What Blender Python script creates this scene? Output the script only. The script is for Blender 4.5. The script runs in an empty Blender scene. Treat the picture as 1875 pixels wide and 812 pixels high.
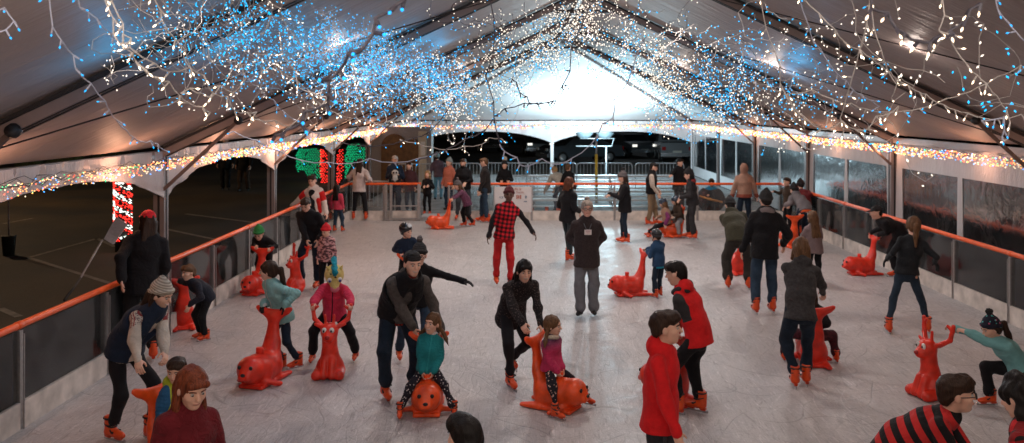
import bpy, math, random, time
import numpy as np
from mathutils import Vector, Matrix
T0 = time.time()
rnd = random.Random(7)
R = math.radians
S = bpy.context.scene
COL = S.collection
F_PX, VX, VY, CAMZ = 1600.0, 965.0, 197.0, 3.1

def ground(px, py, z=0.0):
    """Point on the plane at height z seen at photo pixel (px,py)."""
    Y = (CAMZ - z) * F_PX / (py - VY)
    return Vector(((px - VX) * Y / F_PX, Y, z))

def at(px, py, Y):
    return Vector(((px - VX) * Y / F_PX, Y, CAMZ - (py - VY) * Y / F_PX))

# ------------------------------------------------------------ materials
MATS = {}
def new_mat(name):
    m = bpy.data.materials.new(name); m.use_nodes = True
    nt = m.node_tree
    return m, nt, nt.nodes['Principled BSDF']

def pmat(name, col, rough=0.6, metal=0.0, noise=0.12, scale=30.0, bump=0.0, bscale=200.0, spec=0.5, coat=0.0, sss=0.0):
    if name in MATS: return MATS[name]
    m, nt, b = new_mat(name)
    b.inputs['Roughness'].default_value = rough
    b.inputs['Metallic'].default_value = metal
    b.inputs['Specular IOR Level'].default_value = spec
    if coat: b.inputs['Coat Weight'].default_value = coat
    if sss:
        b.inputs['Subsurface Weight'].default_value = sss
        b.inputs['Subsurface Scale'].default_value = 0.02
    tc = nt.nodes.new('ShaderNodeTexCoord')
    n = nt.nodes.new('ShaderNodeTexNoise'); n.inputs['Scale'].default_value = scale; n.inputs['Detail'].default_value = 5
    nt.links.new(tc.outputs['Object'], n.inputs['Vector'])
    mr = nt.nodes.new('ShaderNodeMapRange')
    mr.inputs[1].default_value = 0.3; mr.inputs[2].default_value = 0.7
    mr.inputs[3].default_value = 1 - noise; mr.inputs[4].default_value = 1 + noise
    nt.links.new(n.outputs['Fac'], mr.inputs[0])
    mx = nt.nodes.new('ShaderNodeVectorMath'); mx.operation = 'SCALE'
    mx.inputs[0].default_value = col[:3]
    nt.links.new(mr.outputs[0], mx.inputs['Scale'])
    nt.links.new(mx.outputs[0], b.inputs['Base Color'])
    if bump:
        n2 = nt.nodes.new('ShaderNodeTexNoise'); n2.inputs['Scale'].default_value = bscale; n2.inputs['Detail'].default_value = 3
        nt.links.new(tc.outputs['Object'], n2.inputs['Vector'])
        bp = nt.nodes.new('ShaderNodeBump'); bp.inputs['Strength'].default_value = bump; bp.inputs['Distance'].default_value = 0.01
        nt.links.new(n2.outputs['Fac'], bp.inputs['Height']); nt.links.new(bp.outputs[0], b.inputs['Normal'])
    MATS[name] = m
    return m

def emis(name, col, strength):
    if name in MATS: return MATS[name]
    m, nt, b = new_mat(name)
    b.inputs['Base Color'].default_value = (*[c * .5 for c in col], 1)
    b.inputs['Emission Color'].default_value = (*col, 1)
    b.inputs['Emission Strength'].default_value = strength
    m.cycles.emission_sampling = 'NONE'
    MATS[name] = m
    return m

def fabric(name, col, kind='plain', col2=(0, 0, 0), sc=0.07, rough=0.85, zipc=None, noise=0.18, bump=0.35, folds=9.0, coord='tc', col3=None):
    """Cloth material; patterns live in the garment's own coordinates (attribute tc: right, front, up)."""
    if name in MATS: return MATS[name]
    m, nt, b = new_mat(name); N = nt.nodes.new; L = nt.links.new
    b.inputs['Roughness'].default_value = rough
    b.inputs['Sheen Weight'].default_value = 0.04
    b.inputs['Specular IOR Level'].default_value = 0.22
    at_ = N('ShaderNodeAttribute'); at_.attribute_name = coord
    sep = N('ShaderNodeSeparateXYZ'); L(at_.outputs['Vector'], sep.inputs[0])
    tco = N('ShaderNodeTexCoord')
    def math_(op, a, bb=None, c=None):
        n = N('ShaderNodeMath'); n.operation = op
        for i, v in enumerate((a, bb, c)):
            if v is None: continue
            if isinstance(v, (int, float)): n.inputs[i].default_value = v
            else: L(v, n.inputs[i])
        return n.outputs[0]
    def mix(fac, A, B):
        n = N('ShaderNodeMix'); n.data_type = 'RGBA'
        for i, v in ((0, fac), (6, A), (7, B)):
            if isinstance(v, (int, float)): n.inputs[i].default_value = v
            elif isinstance(v, tuple): n.inputs[i].default_value = (*v[:3], 1)
            else: L(v, n.inputs[i])
        return n.outputs[2]
    X, Y, Z = sep.outputs
    colr = tuple(col[:3])
    if kind in ('plaid', 'stripe', 'knit', 'check'):
        def band(v, w=.5):
            f = math_('FRACT', math_('DIVIDE', math_('ADD', v, 5.0), sc))
            return math_('LESS_THAN', f, w)
        if kind == 'stripe':
            out = mix(band(Z), colr, col2)
        elif kind == 'knit':
            f = math_('SINE', math_('MULTIPLY', Z, 6.283 / sc))
            out = mix(math_('MULTIPLY_ADD', f, .5, .5), colr, col2)
        else:
            sx = math_('ADD', X, math_('MULTIPLY', Y, .9))
            a = band(sx); c = band(Z)
            s = math_('MULTIPLY', math_('ADD', a, c), .5)
            mid = col3 or tuple((colr[i] * .35 + col2[i] * .65) for i in range(3))
            out = mix(math_('GREATER_THAN', s, .75), mix(math_('GREATER_THAN', s, .25), colr, mid), col2)
    elif kind == 'dots':
        v = N('ShaderNodeTexVoronoi'); v.inputs['Scale'].default_value = 1 / sc
        L(tco.outputs['Object'], v.inputs['Vector'])
        ramp = math_('LESS_THAN', v.outputs['Distance'], .28)
        c2 = col2
        if col3: c2 = mix(math_('GREATER_THAN', N_out(v, 'Color', nt), .5), col2, col3)
        out = mix(ramp, colr, c2)
    elif kind == 'camo':
        n = N('ShaderNodeTexNoise'); n.inputs['Scale'].default_value = 1 / sc; n.inputs['Detail'].default_value = 2
        mp = N('ShaderNodeMapping'); mp.inputs['Scale'].default_value = (1, 1, 2.2)
        L(tco.outputs['Object'], mp.inputs[0]); L(mp.outputs[0], n.inputs['Vector'])
        out = mix(math_('GREATER_THAN', n.outputs['Fac'], .5), colr, col2)
        out = mix(math_('GREATER_THAN', n.outputs['Fac'], .57), out, col3 or colr)
    elif kind == 'grad':
        f = N('ShaderNodeMapRange'); f.inputs[1].default_value = sc; f.inputs[2].default_value = sc + .12
        L(Z, f.inputs[0]); out = mix(f.outputs[0], colr, col2)
    elif kind == 'yoke':      # nordic pattern band across the chest and upper arm, above height sc
        v = N('ShaderNodeTexVoronoi'); v.inputs['Scale'].default_value = 62
        L(tco.outputs['Object'], v.inputs['Vector'])
        w = N('ShaderNodeTexWave'); w.inputs['Scale'].default_value = 14; w.bands_direction = 'Z'; L(at_.outputs['Vector'], w.inputs['Vector'])
        p = mix(math_('GREATER_THAN', v.outputs['Distance'], .42), col2, colr)
        p = mix(math_('GREATER_THAN', w.outputs['Fac'], .8), p, col3 or col2)
        out = mix(math_('MULTIPLY', math_('GREATER_THAN', Z, sc), math_('LESS_THAN', Y, .11)), colr, p)
    elif kind == 'sides':     # front panel col, arms/sides col2
        out = mix(math_('GREATER_THAN', math_('ABSOLUTE', X), sc), colr, col2)
    elif kind == 'sleeves':
        out = mix(math_('MULTIPLY', math_('GREATER_THAN', math_('ABSOLUTE', X), sc), math_('GREATER_THAN', Z, .06)), colr, col2)
    elif kind == 'shoulder':  # raglan: col2 above a rising line
        s = math_('ADD', Z, math_('MULTIPLY', math_('ABSOLUTE', X), 1.1))
        out = mix(math_('GREATER_THAN', s, sc), colr, col2)
    elif kind == 'belt':
        out = mix(math_('LESS_THAN', Z, sc), colr, col2)
    elif kind == 'plaidfront':
        def band(v, w=.5):
            f = math_('FRACT', math_('DIVIDE', math_('ADD', v, 5.0), sc)); return math_('LESS_THAN', f, w)
        s = math_('MULTIPLY', math_('ADD', band(X), band(Z)), .5)
        mid = tuple(c * .35 for c in colr)
        pl = mix(math_('GREATER_THAN', s, .75), mix(math_('GREATER_THAN', s, .25), colr, mid), col2)
        out = mix(math_('GREATER_THAN', math_('ABSOLUTE', X), .205), pl, col2)
    else:
        out = colr
    n = N('ShaderNodeTexNoise'); n.inputs['Scale'].default_value = folds; n.inputs['Detail'].default_value = 6; n.inputs['Roughness'].default_value = .65
    L(tco.outputs['Object'], n.inputs['Vector'])
    mr = N('ShaderNodeMapRange'); mr.inputs[1].default_value = .3; mr.inputs[2].default_value = .7
    mr.inputs[3].default_value = 1 - noise; mr.inputs[4].default_value = 1 + noise; L(n.outputs['Fac'], mr.inputs[0])
    if zipc:
        zz = math_('MULTIPLY', math_('LESS_THAN', math_('ABSOLUTE', X), .007), math_('GREATER_THAN', Y, 0.02))
        out = mix(zz, out, zipc)
    sc_ = N('ShaderNodeVectorMath'); sc_.operation = 'SCALE'
    if isinstance(out, tuple): sc_.inputs[0].default_value = out
    else: L(out, sc_.inputs[0])
    L(mr.outputs[0], sc_.inputs['Scale']); L(sc_.outputs[0], b.inputs['Base Color'])
    n2 = N('ShaderNodeTexNoise'); n2.inputs['Scale'].default_value = 240; n2.inputs['Detail'].default_value = 2
    L(tco.outputs['Object'], n2.inputs['Vector'])
    n3 = N('ShaderNodeTexNoise'); n3.inputs['Scale'].default_value = 14; n3.inputs['Detail'].default_value = 3; n3.inputs['Distortion'].default_value = 1.2
    L(tco.outputs['Object'], n3.inputs['Vector'])
    h = math_('ADD', math_('MULTIPLY', n3.outputs['Fac'], 4.0), math_('MULTIPLY', n2.outputs['Fac'], .35))
    bp = N('ShaderNodeBump'); bp.inputs['Strength'].default_value = bump; bp.inputs['Distance'].default_value = 0.012
    L(h, bp.inputs['Height']); L(bp.outputs[0], b.inputs['Normal'])
    MATS[name] = m
    return m
def N_out(node, sock, nt):
    s = nt.nodes.new('ShaderNodeSeparateColor'); nt.links.new(node.outputs[sock], s.inputs[0]); return s.outputs[0]

# ------------------------------------------------------------ objects
def tag(o, label=None, cat=None, group=None, kind=None):
    if label: o['label'] = label
    if cat: o['category'] = cat
    if group: o['group'] = group
    if kind: o['kind'] = kind
    return o

def empty(name, loc=(0, 0, 0), rz=0.0):
    o = bpy.data.objects.new(name, None); COL.objects.link(o)
    o.location = loc; o.rotation_euler = (0, 0, rz); o.empty_display_size = .1
    return o

def link(name, me, mat, parent=None, loc=None, rz=None):
    o = bpy.data.objects.new(name, me); COL.objects.link(o)
    if mat is not None and len(me.materials) == 0:
        for mm in (mat if isinstance(mat, (list, tuple)) else [mat]): me.materials.append(mm)
    if parent is not None: o.parent = parent
    if loc is not None: o.location = loc
    if rz is not None: o.rotation_euler = (0, 0, rz)
    return o

def np_mesh(name, V, Q, smooth=True, attr=None, midx=None):
    """V (n,3) float, Q (m,k) int."""
    me = bpy.data.meshes.new(name)
    V = np.ascontiguousarray(V, dtype=np.float32); Q = np.ascontiguousarray(Q, dtype=np.int32)
    n, (m, k) = len(V), Q.shape
    me.vertices.add(n); me.vertices.foreach_set('co', V.ravel())
    me.loops.add(m * k); me.loops.foreach_set('vertex_index', Q.ravel())
    me.polygons.add(m); me.polygons.foreach_set('loop_start', np.arange(0, m * k, k, dtype=np.int32))
    me.polygons.foreach_set('use_smooth', np.full(m, smooth, dtype=bool))
    if midx is not None: me.polygons.foreach_set('material_index', np.asarray(midx, dtype=np.int32))
    me.update(calc_edges=True)
    if attr is not None:
        a = me.attributes.new('tc', 'FLOAT_VECTOR', 'POINT'); a.data.foreach_set('vector', np.ascontiguousarray(attr, dtype=np.float32).ravel())
    return me

class MB:
    """Collects polygons, builds one mesh."""
    def __init__(s): s.v = []; s.f = []; s.m = []; s.sm = []
    def add(s, vs, fs, mi=0, smooth=False):
        b = len(s.v); s.v += [tuple(v) for v in vs]
        for f in fs: s.f.append([i + b for i in f]); s.m.append(mi); s.sm.append(smooth)
        return s
    def box(s, c, d, rot=None, mi=0, taper=1.0):
        hx, hy, hz = d[0] / 2, d[1] / 2, d[2] / 2
        vs = []
        for z in (-1, 1):
            t = taper if z > 0 else 1
            for x, y in ((-1, -1), (1, -1), (1, 1), (-1, 1)):
                v = Vector((x * hx * t, y * hy * t, z * hz))
                if rot is not None: v = rot @ v
                vs.append(v + Vector(c))
        return s.add(vs, [(3, 2, 1, 0), (4, 5, 6, 7), (0, 1, 5, 4), (1, 2, 6, 5), (2, 3, 7, 6), (3, 0, 4, 7)], mi)
    def bar(s, a, b, w, h=None, mi=0, up=(0, 0, 1)):
        a, b = Vector(a), Vector(b); h = w if h is None else h
        d = b - a
        if d.length < 1e-6: return s
        y = d.normalized(); x = y.cross(Vector(up))
        if x.length < 1e-3: x = y.cross(Vector((0, 1, 0)))
        x.normalize(); z = x.cross(y)
        vs = []
        for p in (a, b):
            for i, j in ((-1, -1), (1, -1), (1, 1), (-1, 1)): vs.append(p + x * (i * w / 2) + z * (j * h / 2))
        return s.add(vs, [(0, 1, 2, 3), (7, 6, 5, 4), (0, 4, 5, 1), (1, 5, 6, 2), (2, 6, 7, 3), (3, 7, 4, 0)], mi)
    def tube(s, pts, r, seg=6, mi=0, cap=True, r2=None):
        pts = [Vector(p) for p in pts]; n = len(pts)
        vs = []; u = None
        for i, p in enumerate(pts):
            d = (pts[min(i + 1, n - 1)] - pts[max(i - 1, 0)])
            d = d.normalized() if d.length > 1e-9 else Vector((0, 0, 1))
            if u is None:
                u = d.cross(Vector((0.01, 0.02, 1)));
                if u.length < 1e-2: u = d.cross(Vector((1, 0, 0)))
            u = (u - d * u.dot(d)); u.normalize(); w = d.cross(u)
            rr = r if r2 is None else r + (r2 - r) * i / (n - 1)
            for k in range(seg):
                a = 2 * math.pi * k / seg
                vs.append(p + u * (math.cos(a) * rr) + w * (math.sin(a) * rr))
        fs = []
        for i in range(n - 1):
            for k in range(seg):
                k2 = (k + 1) % seg
                fs.append((i * seg + k, i * seg + k2, (i + 1) * seg + k2, (i + 1) * seg + k))
        if cap:
            fs.append(tuple(reversed(range(seg)))); fs.append(tuple((n - 1) * seg + k for k in range(seg)))
        return s.add(vs, fs, mi, smooth=seg > 4)
    def lathe(s, c, prof, seg=16, mi=0, axis=None):
        c = Vector(c); vs = []; n = len(prof)
        for (r, z) in prof:
            for k in range(seg):
                a = 2 * math.pi * k / seg
                v = Vector((r * math.cos(a), r * math.sin(a), z))
                if axis is not None: v = axis @ v
                vs.append(c + v)
        fs = []
        for i in range(n - 1):
            for k in range(seg):
                k2 = (k + 1) % seg
                fs.append((i * seg + k, i * seg + k2, (i + 1) * seg + k2, (i + 1) * seg + k))
        fs.append(tuple(reversed(range(seg)))); fs.append(tuple((n - 1) * seg + k for k in range(seg)))
        return s.add(vs, fs, mi, True)
    def quad(s, a, b, c, d, mi=0): return s.add([a, b, c, d], [(0, 1, 2, 3)], mi)
    def build(s, name, mat, parent=None, loc=None, rz=None):
        me = bpy.data.meshes.new(name); me.from_pydata(s.v, [], s.f)
        me.polygons.foreach_set('material_index', np.array(s.m, dtype=np.int32))
        me.polygons.foreach_set('use_smooth', np.array(s.sm, dtype=bool))
        me.update()
        return link(name, me, mat, parent, loc, rz)

# ------------------------------------------------------------ implicit surfaces
def nrm(v): v = np.asarray(v, dtype=float); return v / (np.linalg.norm(v) + 1e-12)

class SDF:
    def __init__(s, h): s.h = h; s.p = []; s.lo = []; s.hi = []
    def _add(s, kind, lo, hi, k, sub, data):
        s.p.append((kind, np.array(lo, float), np.array(hi, float), k, sub, data))
        if not sub: s.lo.append(lo); s.hi.append(hi)
        return s
    def rc(s, a, b, ra, rb, k=.02, sub=False, sq=None, ring=None):
        """round cone a->b; sq=(axis unit vector, factor<1): flattened along that axis; ring=(count, amp)"""
        a = np.array(a, float); b = np.array(b, float); r = max(ra, rb)
        return s._add('rc', np.minimum(a, b) - r, np.maximum(a, b) + r, k, sub, (a, b, ra, rb, sq, ring))
    def ell(s, c, r, M=None, k=.02, sub=False):
        """ellipsoid, M = 3x3 rows are its local axes"""
        c = np.array(c, float); M = np.eye(3) if M is None else np.array(M, float)
        e = np.sqrt(((M.T * np.array(r)) ** 2).sum(1))
        return s._add('ell', c - e, c + e, k, sub, (c, np.array(r, float), M))
    def box(s, c, r, M=None, k=.01, sub=False, rd=.01):
        c = np.array(c, float); M = np.eye(3) if M is None else np.array(M, float)
        e = (np.abs(M.T) * np.array(r)).sum(1)
        return s._add('box', c - e, c + e, k, sub, (c, np.array(r, float), M, rd))
    def cut(s, c, n, lo=None, hi=None):
        """remove everything on the +n side of the plane through c (so far)"""
        s.p.append(('cut', None if lo is None else np.array(lo), None if hi is None else np.array(hi), 0, True, (np.array(c, float), nrm(n))))
        return s
    def field(s):
        h = s.h
        lo = np.min(s.lo, 0) - 3 * h - .01; hi = np.max(s.hi, 0) + 3 * h + .01
        dim = np.ceil((hi - lo) / h).astype(int) + 1
        F = np.full(dim, .2, dtype=np.float32)
        ax = [(lo[i] + h * np.arange(dim[i])).astype(np.float32) for i in range(3)]
        for kind, plo, phi, k, sub, D in s.p:
            if kind == 'cut' and plo is None: i0 = np.zeros(3, int); i1 = dim
            else:
                m = k + 2.5 * h
                i0 = np.clip(np.floor((plo - m - lo) / h).astype(int), 0, dim); i1 = np.clip(np.ceil((phi + m - lo) / h).astype(int) + 1, 0, dim)
            if (i1 <= i0).any(): continue
            sl = tuple(slice(i0[i], i1[i]) for i in range(3))
            X = ax[0][sl[0]][:, None, None]; Y = ax[1][sl[1]][None, :, None]; Z = ax[2][sl[2]][None, None, :]
            if kind == 'rc':
                a, b, ra, rb, sq, ring = D
                px, py, pz = X - a[0], Y - a[1], Z - a[2]; ba = b - a; sc = 1.0
                if sq is not None:
                    n, f = np.asarray(sq[0], float), sq[1]
                    dn = (px * n[0] + py * n[1] + pz * n[2]) * (1 / f - 1)
                    px = px + dn * n[0]; py = py + dn * n[1]; pz = pz + dn * n[2]
                    ba = ba + n * (ba @ n) * (1 / f - 1); sc = f ** .5
                L2 = ba @ ba + 1e-12
                t = np.clip((px * ba[0] + py * ba[1] + pz * ba[2]) / L2, 0, 1)
                rr = ra + (rb - ra) * t
                if ring is not None: rr = rr + ring[1] * (np.abs(np.sin(t * math.pi * ring[0])) ** .6 - .6)
                d = (np.sqrt((px - ba[0] * t) ** 2 + (py - ba[1] * t) ** 2 + (pz - ba[2] * t) ** 2) - rr) * sc
            elif kind == 'cut':
                c, n = D; d = -((X - c[0]) * n[0] + (Y - c[1]) * n[1] + (Z - c[2]) * n[2])
            else:
                c, r, M = D[:3]
                px, py, pz = X - c[0], Y - c[1], Z - c[2]
                q = [px * M[i][0] + py * M[i][1] + pz * M[i][2] for i in range(3)]
                if kind == 'ell':
                    k0 = np.sqrt((q[0] / r[0]) ** 2 + (q[1] / r[1]) ** 2 + (q[2] / r[2]) ** 2)
                    k1 = np.sqrt((q[0] / r[0] ** 2) ** 2 + (q[1] / r[1] ** 2) ** 2 + (q[2] / r[2] ** 2) ** 2) + 1e-9
                    d = k0 * (k0 - 1) / k1
                else:
                    rd = D[3]; w = [np.abs(q[i]) - (r[i] - rd) for i in range(3)]
                    d = np.sqrt(np.maximum(w[0], 0) ** 2 + np.maximum(w[1], 0) ** 2 + np.maximum(w[2], 0) ** 2) + np.minimum(np.maximum(w[0], np.maximum(w[1], w[2])), 0) - rd
            G = F[sl]
            if sub:
                if k > 0:
                    hh = np.clip(.5 - .5 * (G + d) / k, 0, 1); F[sl] = G + (-d - G) * hh + k * hh * (1 - hh)
                else: F[sl] = np.maximum(G, -d)
            else:
                if k > 0:
                    hh = np.clip(.5 + .5 * (G - d) / k, 0, 1); F[sl] = G + (d - G) * hh - k * hh * (1 - hh)
                else: F[sl] = np.minimum(G, d)
        return F, lo
    def mesh(s, disp=None):
        F, lo = s.field(); h = s.h
        F[0] = F[-1] = .1; F[:, 0] = F[:, -1] = .1; F[:, :, 0] = F[:, :, -1] = .1
        I = F < 0
        n = I[:-1, :-1, :-1].astype(np.int8)
        for a in (0, 1):
            for b in (0, 1):
                for c in (0, 1):
                    if a + b + c: n = n + I[a:a + n.shape[0] if a else n.shape[0], b:b + n.shape[1] if b else n.shape[1], c:c + n.shape[2] if c else n.shape[2]]
        act = np.argwhere((n > 0) & (n < 8))
        if len(act) == 0: return np.zeros((0, 3)), np.zeros((0, 4), int)
        idx = np.full(n.shape, -1, dtype=np.int32); idx[act[:, 0], act[:, 1], act[:, 2]] = np.arange(len(act))
        corners = [(a, b, c) for a in (0, 1) for b in (0, 1) for c in (0, 1)]
        val = {c: F[act[:, 0] + c[0], act[:, 1] + c[1], act[:, 2] + c[2]] for c in corners}
        acc = np.zeros((len(act), 3)); cnt = np.zeros(len(act)); g = np.zeros((len(act), 3))
        for c in corners:
            for ax in range(3):
                if c[ax]: continue
                d = list(c); d[ax] = 1; d = tuple(d)
                v0, v1 = val[c], val[d]; g[:, ax] += v1 - v0
                mk = (v0 < 0) != (v1 < 0)
                t = np.where(mk, v0 / np.where(mk, v0 - v1, 1), 0)
                for q in range(3):
                    acc[:, q] += np.where(mk, c[q] + (t if q == ax else 0), 0)
                cnt += mk
        V = (act + acc / cnt[:, None]) * h + lo
        quads = []
        for ax in range(3):
            sh = [slice(None)] * 3; sh2 = [slice(None)] * 3; sh[ax] = slice(0, -1); sh2[ax] = slice(1, None)
            A, B = I[tuple(sh)], I[tuple(sh2)]
            e = np.argwhere(A != B)
            u, w = (ax + 1) % 3, (ax + 2) % 3
            e = e[(e[:, u] > 0) & (e[:, w] > 0)]
            ins = A[e[:, 0], e[:, 1], e[:, 2]]
            cs = []
            for du, dw in ((-1, -1), (0, -1), (0, 0), (-1, 0)):
                q = e.copy(); q[:, u] += du; q[:, w] += dw
                q[:, 0] = np.minimum(q[:, 0], n.shape[0] - 1); q[:, 1] = np.minimum(q[:, 1], n.shape[1] - 1); q[:, 2] = np.minimum(q[:, 2], n.shape[2] - 1)
                cs.append(idx[q[:, 0], q[:, 1], q[:, 2]])
            Q = np.stack(cs, 1); Q[~ins] = Q[~ins][:, ::-1]
            quads.append(Q)
        Q = np.concatenate(quads); Q = Q[(Q >= 0).all(1)]
        if disp is not None:
            nn = g / (np.linalg.norm(g, axis=1)[:, None] + 1e-9)
            V = V + nn * disp(V)[:, None]
        return V, Q
    def obj(s, name, mat, parent=None, disp=None, frame=None):
        V, Q = s.mesh(disp)
        at_ = V
        if frame is not None:
            o, M = frame; at_ = (V - np.array(o)) @ np.array(M).T
        return link(name, np_mesh(name, V, Q, attr=at_), mat, parent)

def wrink(seed, amp=.005, fr=38.0, vert=.6):
    r = np.random.RandomState(seed); D = []
    for i in range(4):
        d = r.randn(3); d[2] *= (1.6 if vert > .5 else .6); d = nrm(d) * fr * (.6 + .35 * i); D.append((d, r.rand() * 6, nrm(r.randn(3)) * fr * .5, 1.0 / (1 + .6 * i)))
    def f(V):
        o = 0
        for d, ph, e, a in D: o = o + a * np.sin(V @ d + ph + 1.6 * np.sin(V @ e + ph * 2))
        return amp * o / 2
    return f
# ------------------------------------------------------------ people
def hk(k): return sum((i + 3) * ord(c) for i, c in enumerate(k))
SKIN = {
 'fair': (0.70, 0.41, 0.30), 'pink': (0.70, 0.38, 0.29), 'tan': (0.42, 0.22, 0.14), 'dark': (0.11, 0.05, 0.032)}
HEADS = dict()
DEBUG = False
def skinm(k): return pmat('skin_' + k, SKIN[k], rough=.5, noise=.08, scale=18, sss=.08)
HAIR = {'brown': (0.030, 0.015, 0.009), 'dark': (0.006, 0.004, 0.0035), 'red': (0.15, 0.035, 0.014), 'blond': (0.30, 0.18, 0.08),
        'lightbrown': (0.11, 0.055, 0.026), 'grey': (0.30, 0.25, 0.21), 'auburn': (0.09, 0.03, 0.015)}
def hairm(k):
    key = 'hair_' + k
    if key in MATS: return MATS[key]
    m, nt, b = new_mat(key); N = nt.nodes.new; L = nt.links.new
    tc = N('ShaderNodeAttribute'); tc.attribute_name = 'tc'
    mp = N('ShaderNodeMapping'); mp.inputs['Scale'].default_value = (110, 110, 9); L(tc.outputs['Vector'], mp.inputs[0])
    n = N('ShaderNodeTexNoise'); n.inputs['Scale'].default_value = 1; n.inputs['Detail'].default_value = 4; n.inputs['Distortion'].default_value = .6; L(mp.outputs[0], n.inputs['Vector'])
    cr = N('ShaderNodeMapRange'); cr.inputs[1].default_value = .3; cr.inputs[2].default_value = .7; cr.inputs[3].default_value = .45; cr.inputs[4].default_value = 1.6; L(n.outputs['Fac'], cr.inputs[0])
    s = N('ShaderNodeVectorMath'); s.operation = 'SCALE'; s.inputs[0].default_value = HAIR[k]; L(cr.outputs[0], s.inputs['Scale']); L(s.outputs[0], b.inputs['Base Color'])
    b.inputs['Roughness'].default_value = .5; b.inputs['Specular IOR Level'].default_value = .22
    bp = N('ShaderNodeBump'); bp.inputs['Strength'].default_value = .8; bp.inputs['Distance'].default_value = .006; L(n.outputs['Fac'], bp.inputs['Height']); L(bp.outputs[0], b.inputs['Normal'])
    MATS[key] = m; return m

M_BOOT = lambda: pmat('skate_orange', (0.72, 0.075, 0.012), rough=.38, noise=.14, scale=14, bump=.1, bscale=60)
M_BOOTR = lambda: pmat('skate_red_orange', (0.62, 0.05, 0.012), rough=.38, noise=.14, scale=14, bump=.1, bscale=60)
M_STEEL = lambda: pmat('blade_steel', (0.55, 0.55, 0.56), rough=.25, metal=1, noise=.1)
M_STRAP = lambda: pmat('strap_black', (0.012, 0.012, 0.013), rough=.5)

_skate = {}
def skate_meshes():
    if _skate: return _skate
    s = SDF(.008)                                   # origin at the ankle, toe towards +y, sole at z=-.085
    s.rc((0, -.035, -.055), (0, .12, -.066), .040, .034, k=.03, sq=((0, 0, 1), .8))
    s.rc((0, .10, -.064), (0, .165, -.066), .036, .026, k=.03)
    s.rc((0, -.03, -.05), (0, -.02, .10), .046, .054, k=.035)
    s.rc((0, .02, -.02), (0, .05, -.045), .036, .034, k=.03)
    s.rc((0, -.07, -.02), (0, -.07, .07), .018, .022, k=.02)
    s.cut((0, 0, .115), (0, -.15, 1)); s.cut((0, 0, -.092), (0, 0, -1))
    s.ell((0, -.015, .12), (.036, .040, .03), k=.008, sub=True)
    V, Q = s.mesh(); _skate['boot'] = np_mesh('skate_boot', V, Q, attr=V); _skate['boot'].materials.append(M_BOOT())
    m = MB()
    m.box((0, .045, -.128), (.004, .30, .022)); m.box((0, .19, -.116), (.004, .03, .03)); m.box((0, -.10, -.12), (.004, .02, .03))
    _o = m.build('blade', M_STEEL()); _skate['blade'] = _o.data; bpy.data.objects.remove(_o)
    m = MB()
    m.box((0, .105, -.100), (.030, .07, .026), taper=1.5); m.box((0, -.045, -.100), (.030, .06, .026), taper=1.4); m.box((0, .03, -.094), (.02, .12, .012))
    _o = m.build('blade_holder', M_BOOTR()); _skate['blade_holder'] = _o.data; bpy.data.objects.remove(_o)
    m = MB()
    def ring(z, y, rx, ry, w, tilt):
        n = 14; pa = []; 
        for j in range(n):
            a = 2 * math.pi * j / n; pa.append((rx * math.cos(a), y + ry * math.sin(a), z + tilt * math.sin(a)))
        pa.append(pa[0]); m.tube(pa, w, 5, cap=False)
    ring(.085, -.022, .055, .058, .010, .0); ring(.02, -.012, .050, .062, .008, -.02); ring(-.035, .045, .042, .035, .008, -.022)
    for z, x, y in ((.085, .056, 0.0), (.02, .050, .03), (-.04, .042, .06)): m.box((x, y, z), (.012, .03, .018)); m.box((-x, y, z), (.012, .03, .018))
    _o = m.build('strap', M_STRAP()); _skate['strap'] = _o.data; bpy.data.objects.remove(_o)
    return _skate

def ik(p, t, l1, l2, pole):
    p = np.array(p, float); t = np.array(t, float); d = t - p; L = np.linalg.norm(d)
    mx = (l1 + l2) * .995
    if L > mx: t = p + d / L * mx; d = t - p; L = mx
    L = max(L, abs(l1 - l2) + .01)
    a = (l1 * l1 - l2 * l2 + L * L) / (2 * L); hgt = math.sqrt(max(l1 * l1 - a * a, 0))
    dn = d / L; pl = np.array(pole, float); pl = pl - dn * (pl @ dn); pl = nrm(pl)
    return p + dn * a + pl * hgt, t

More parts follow.
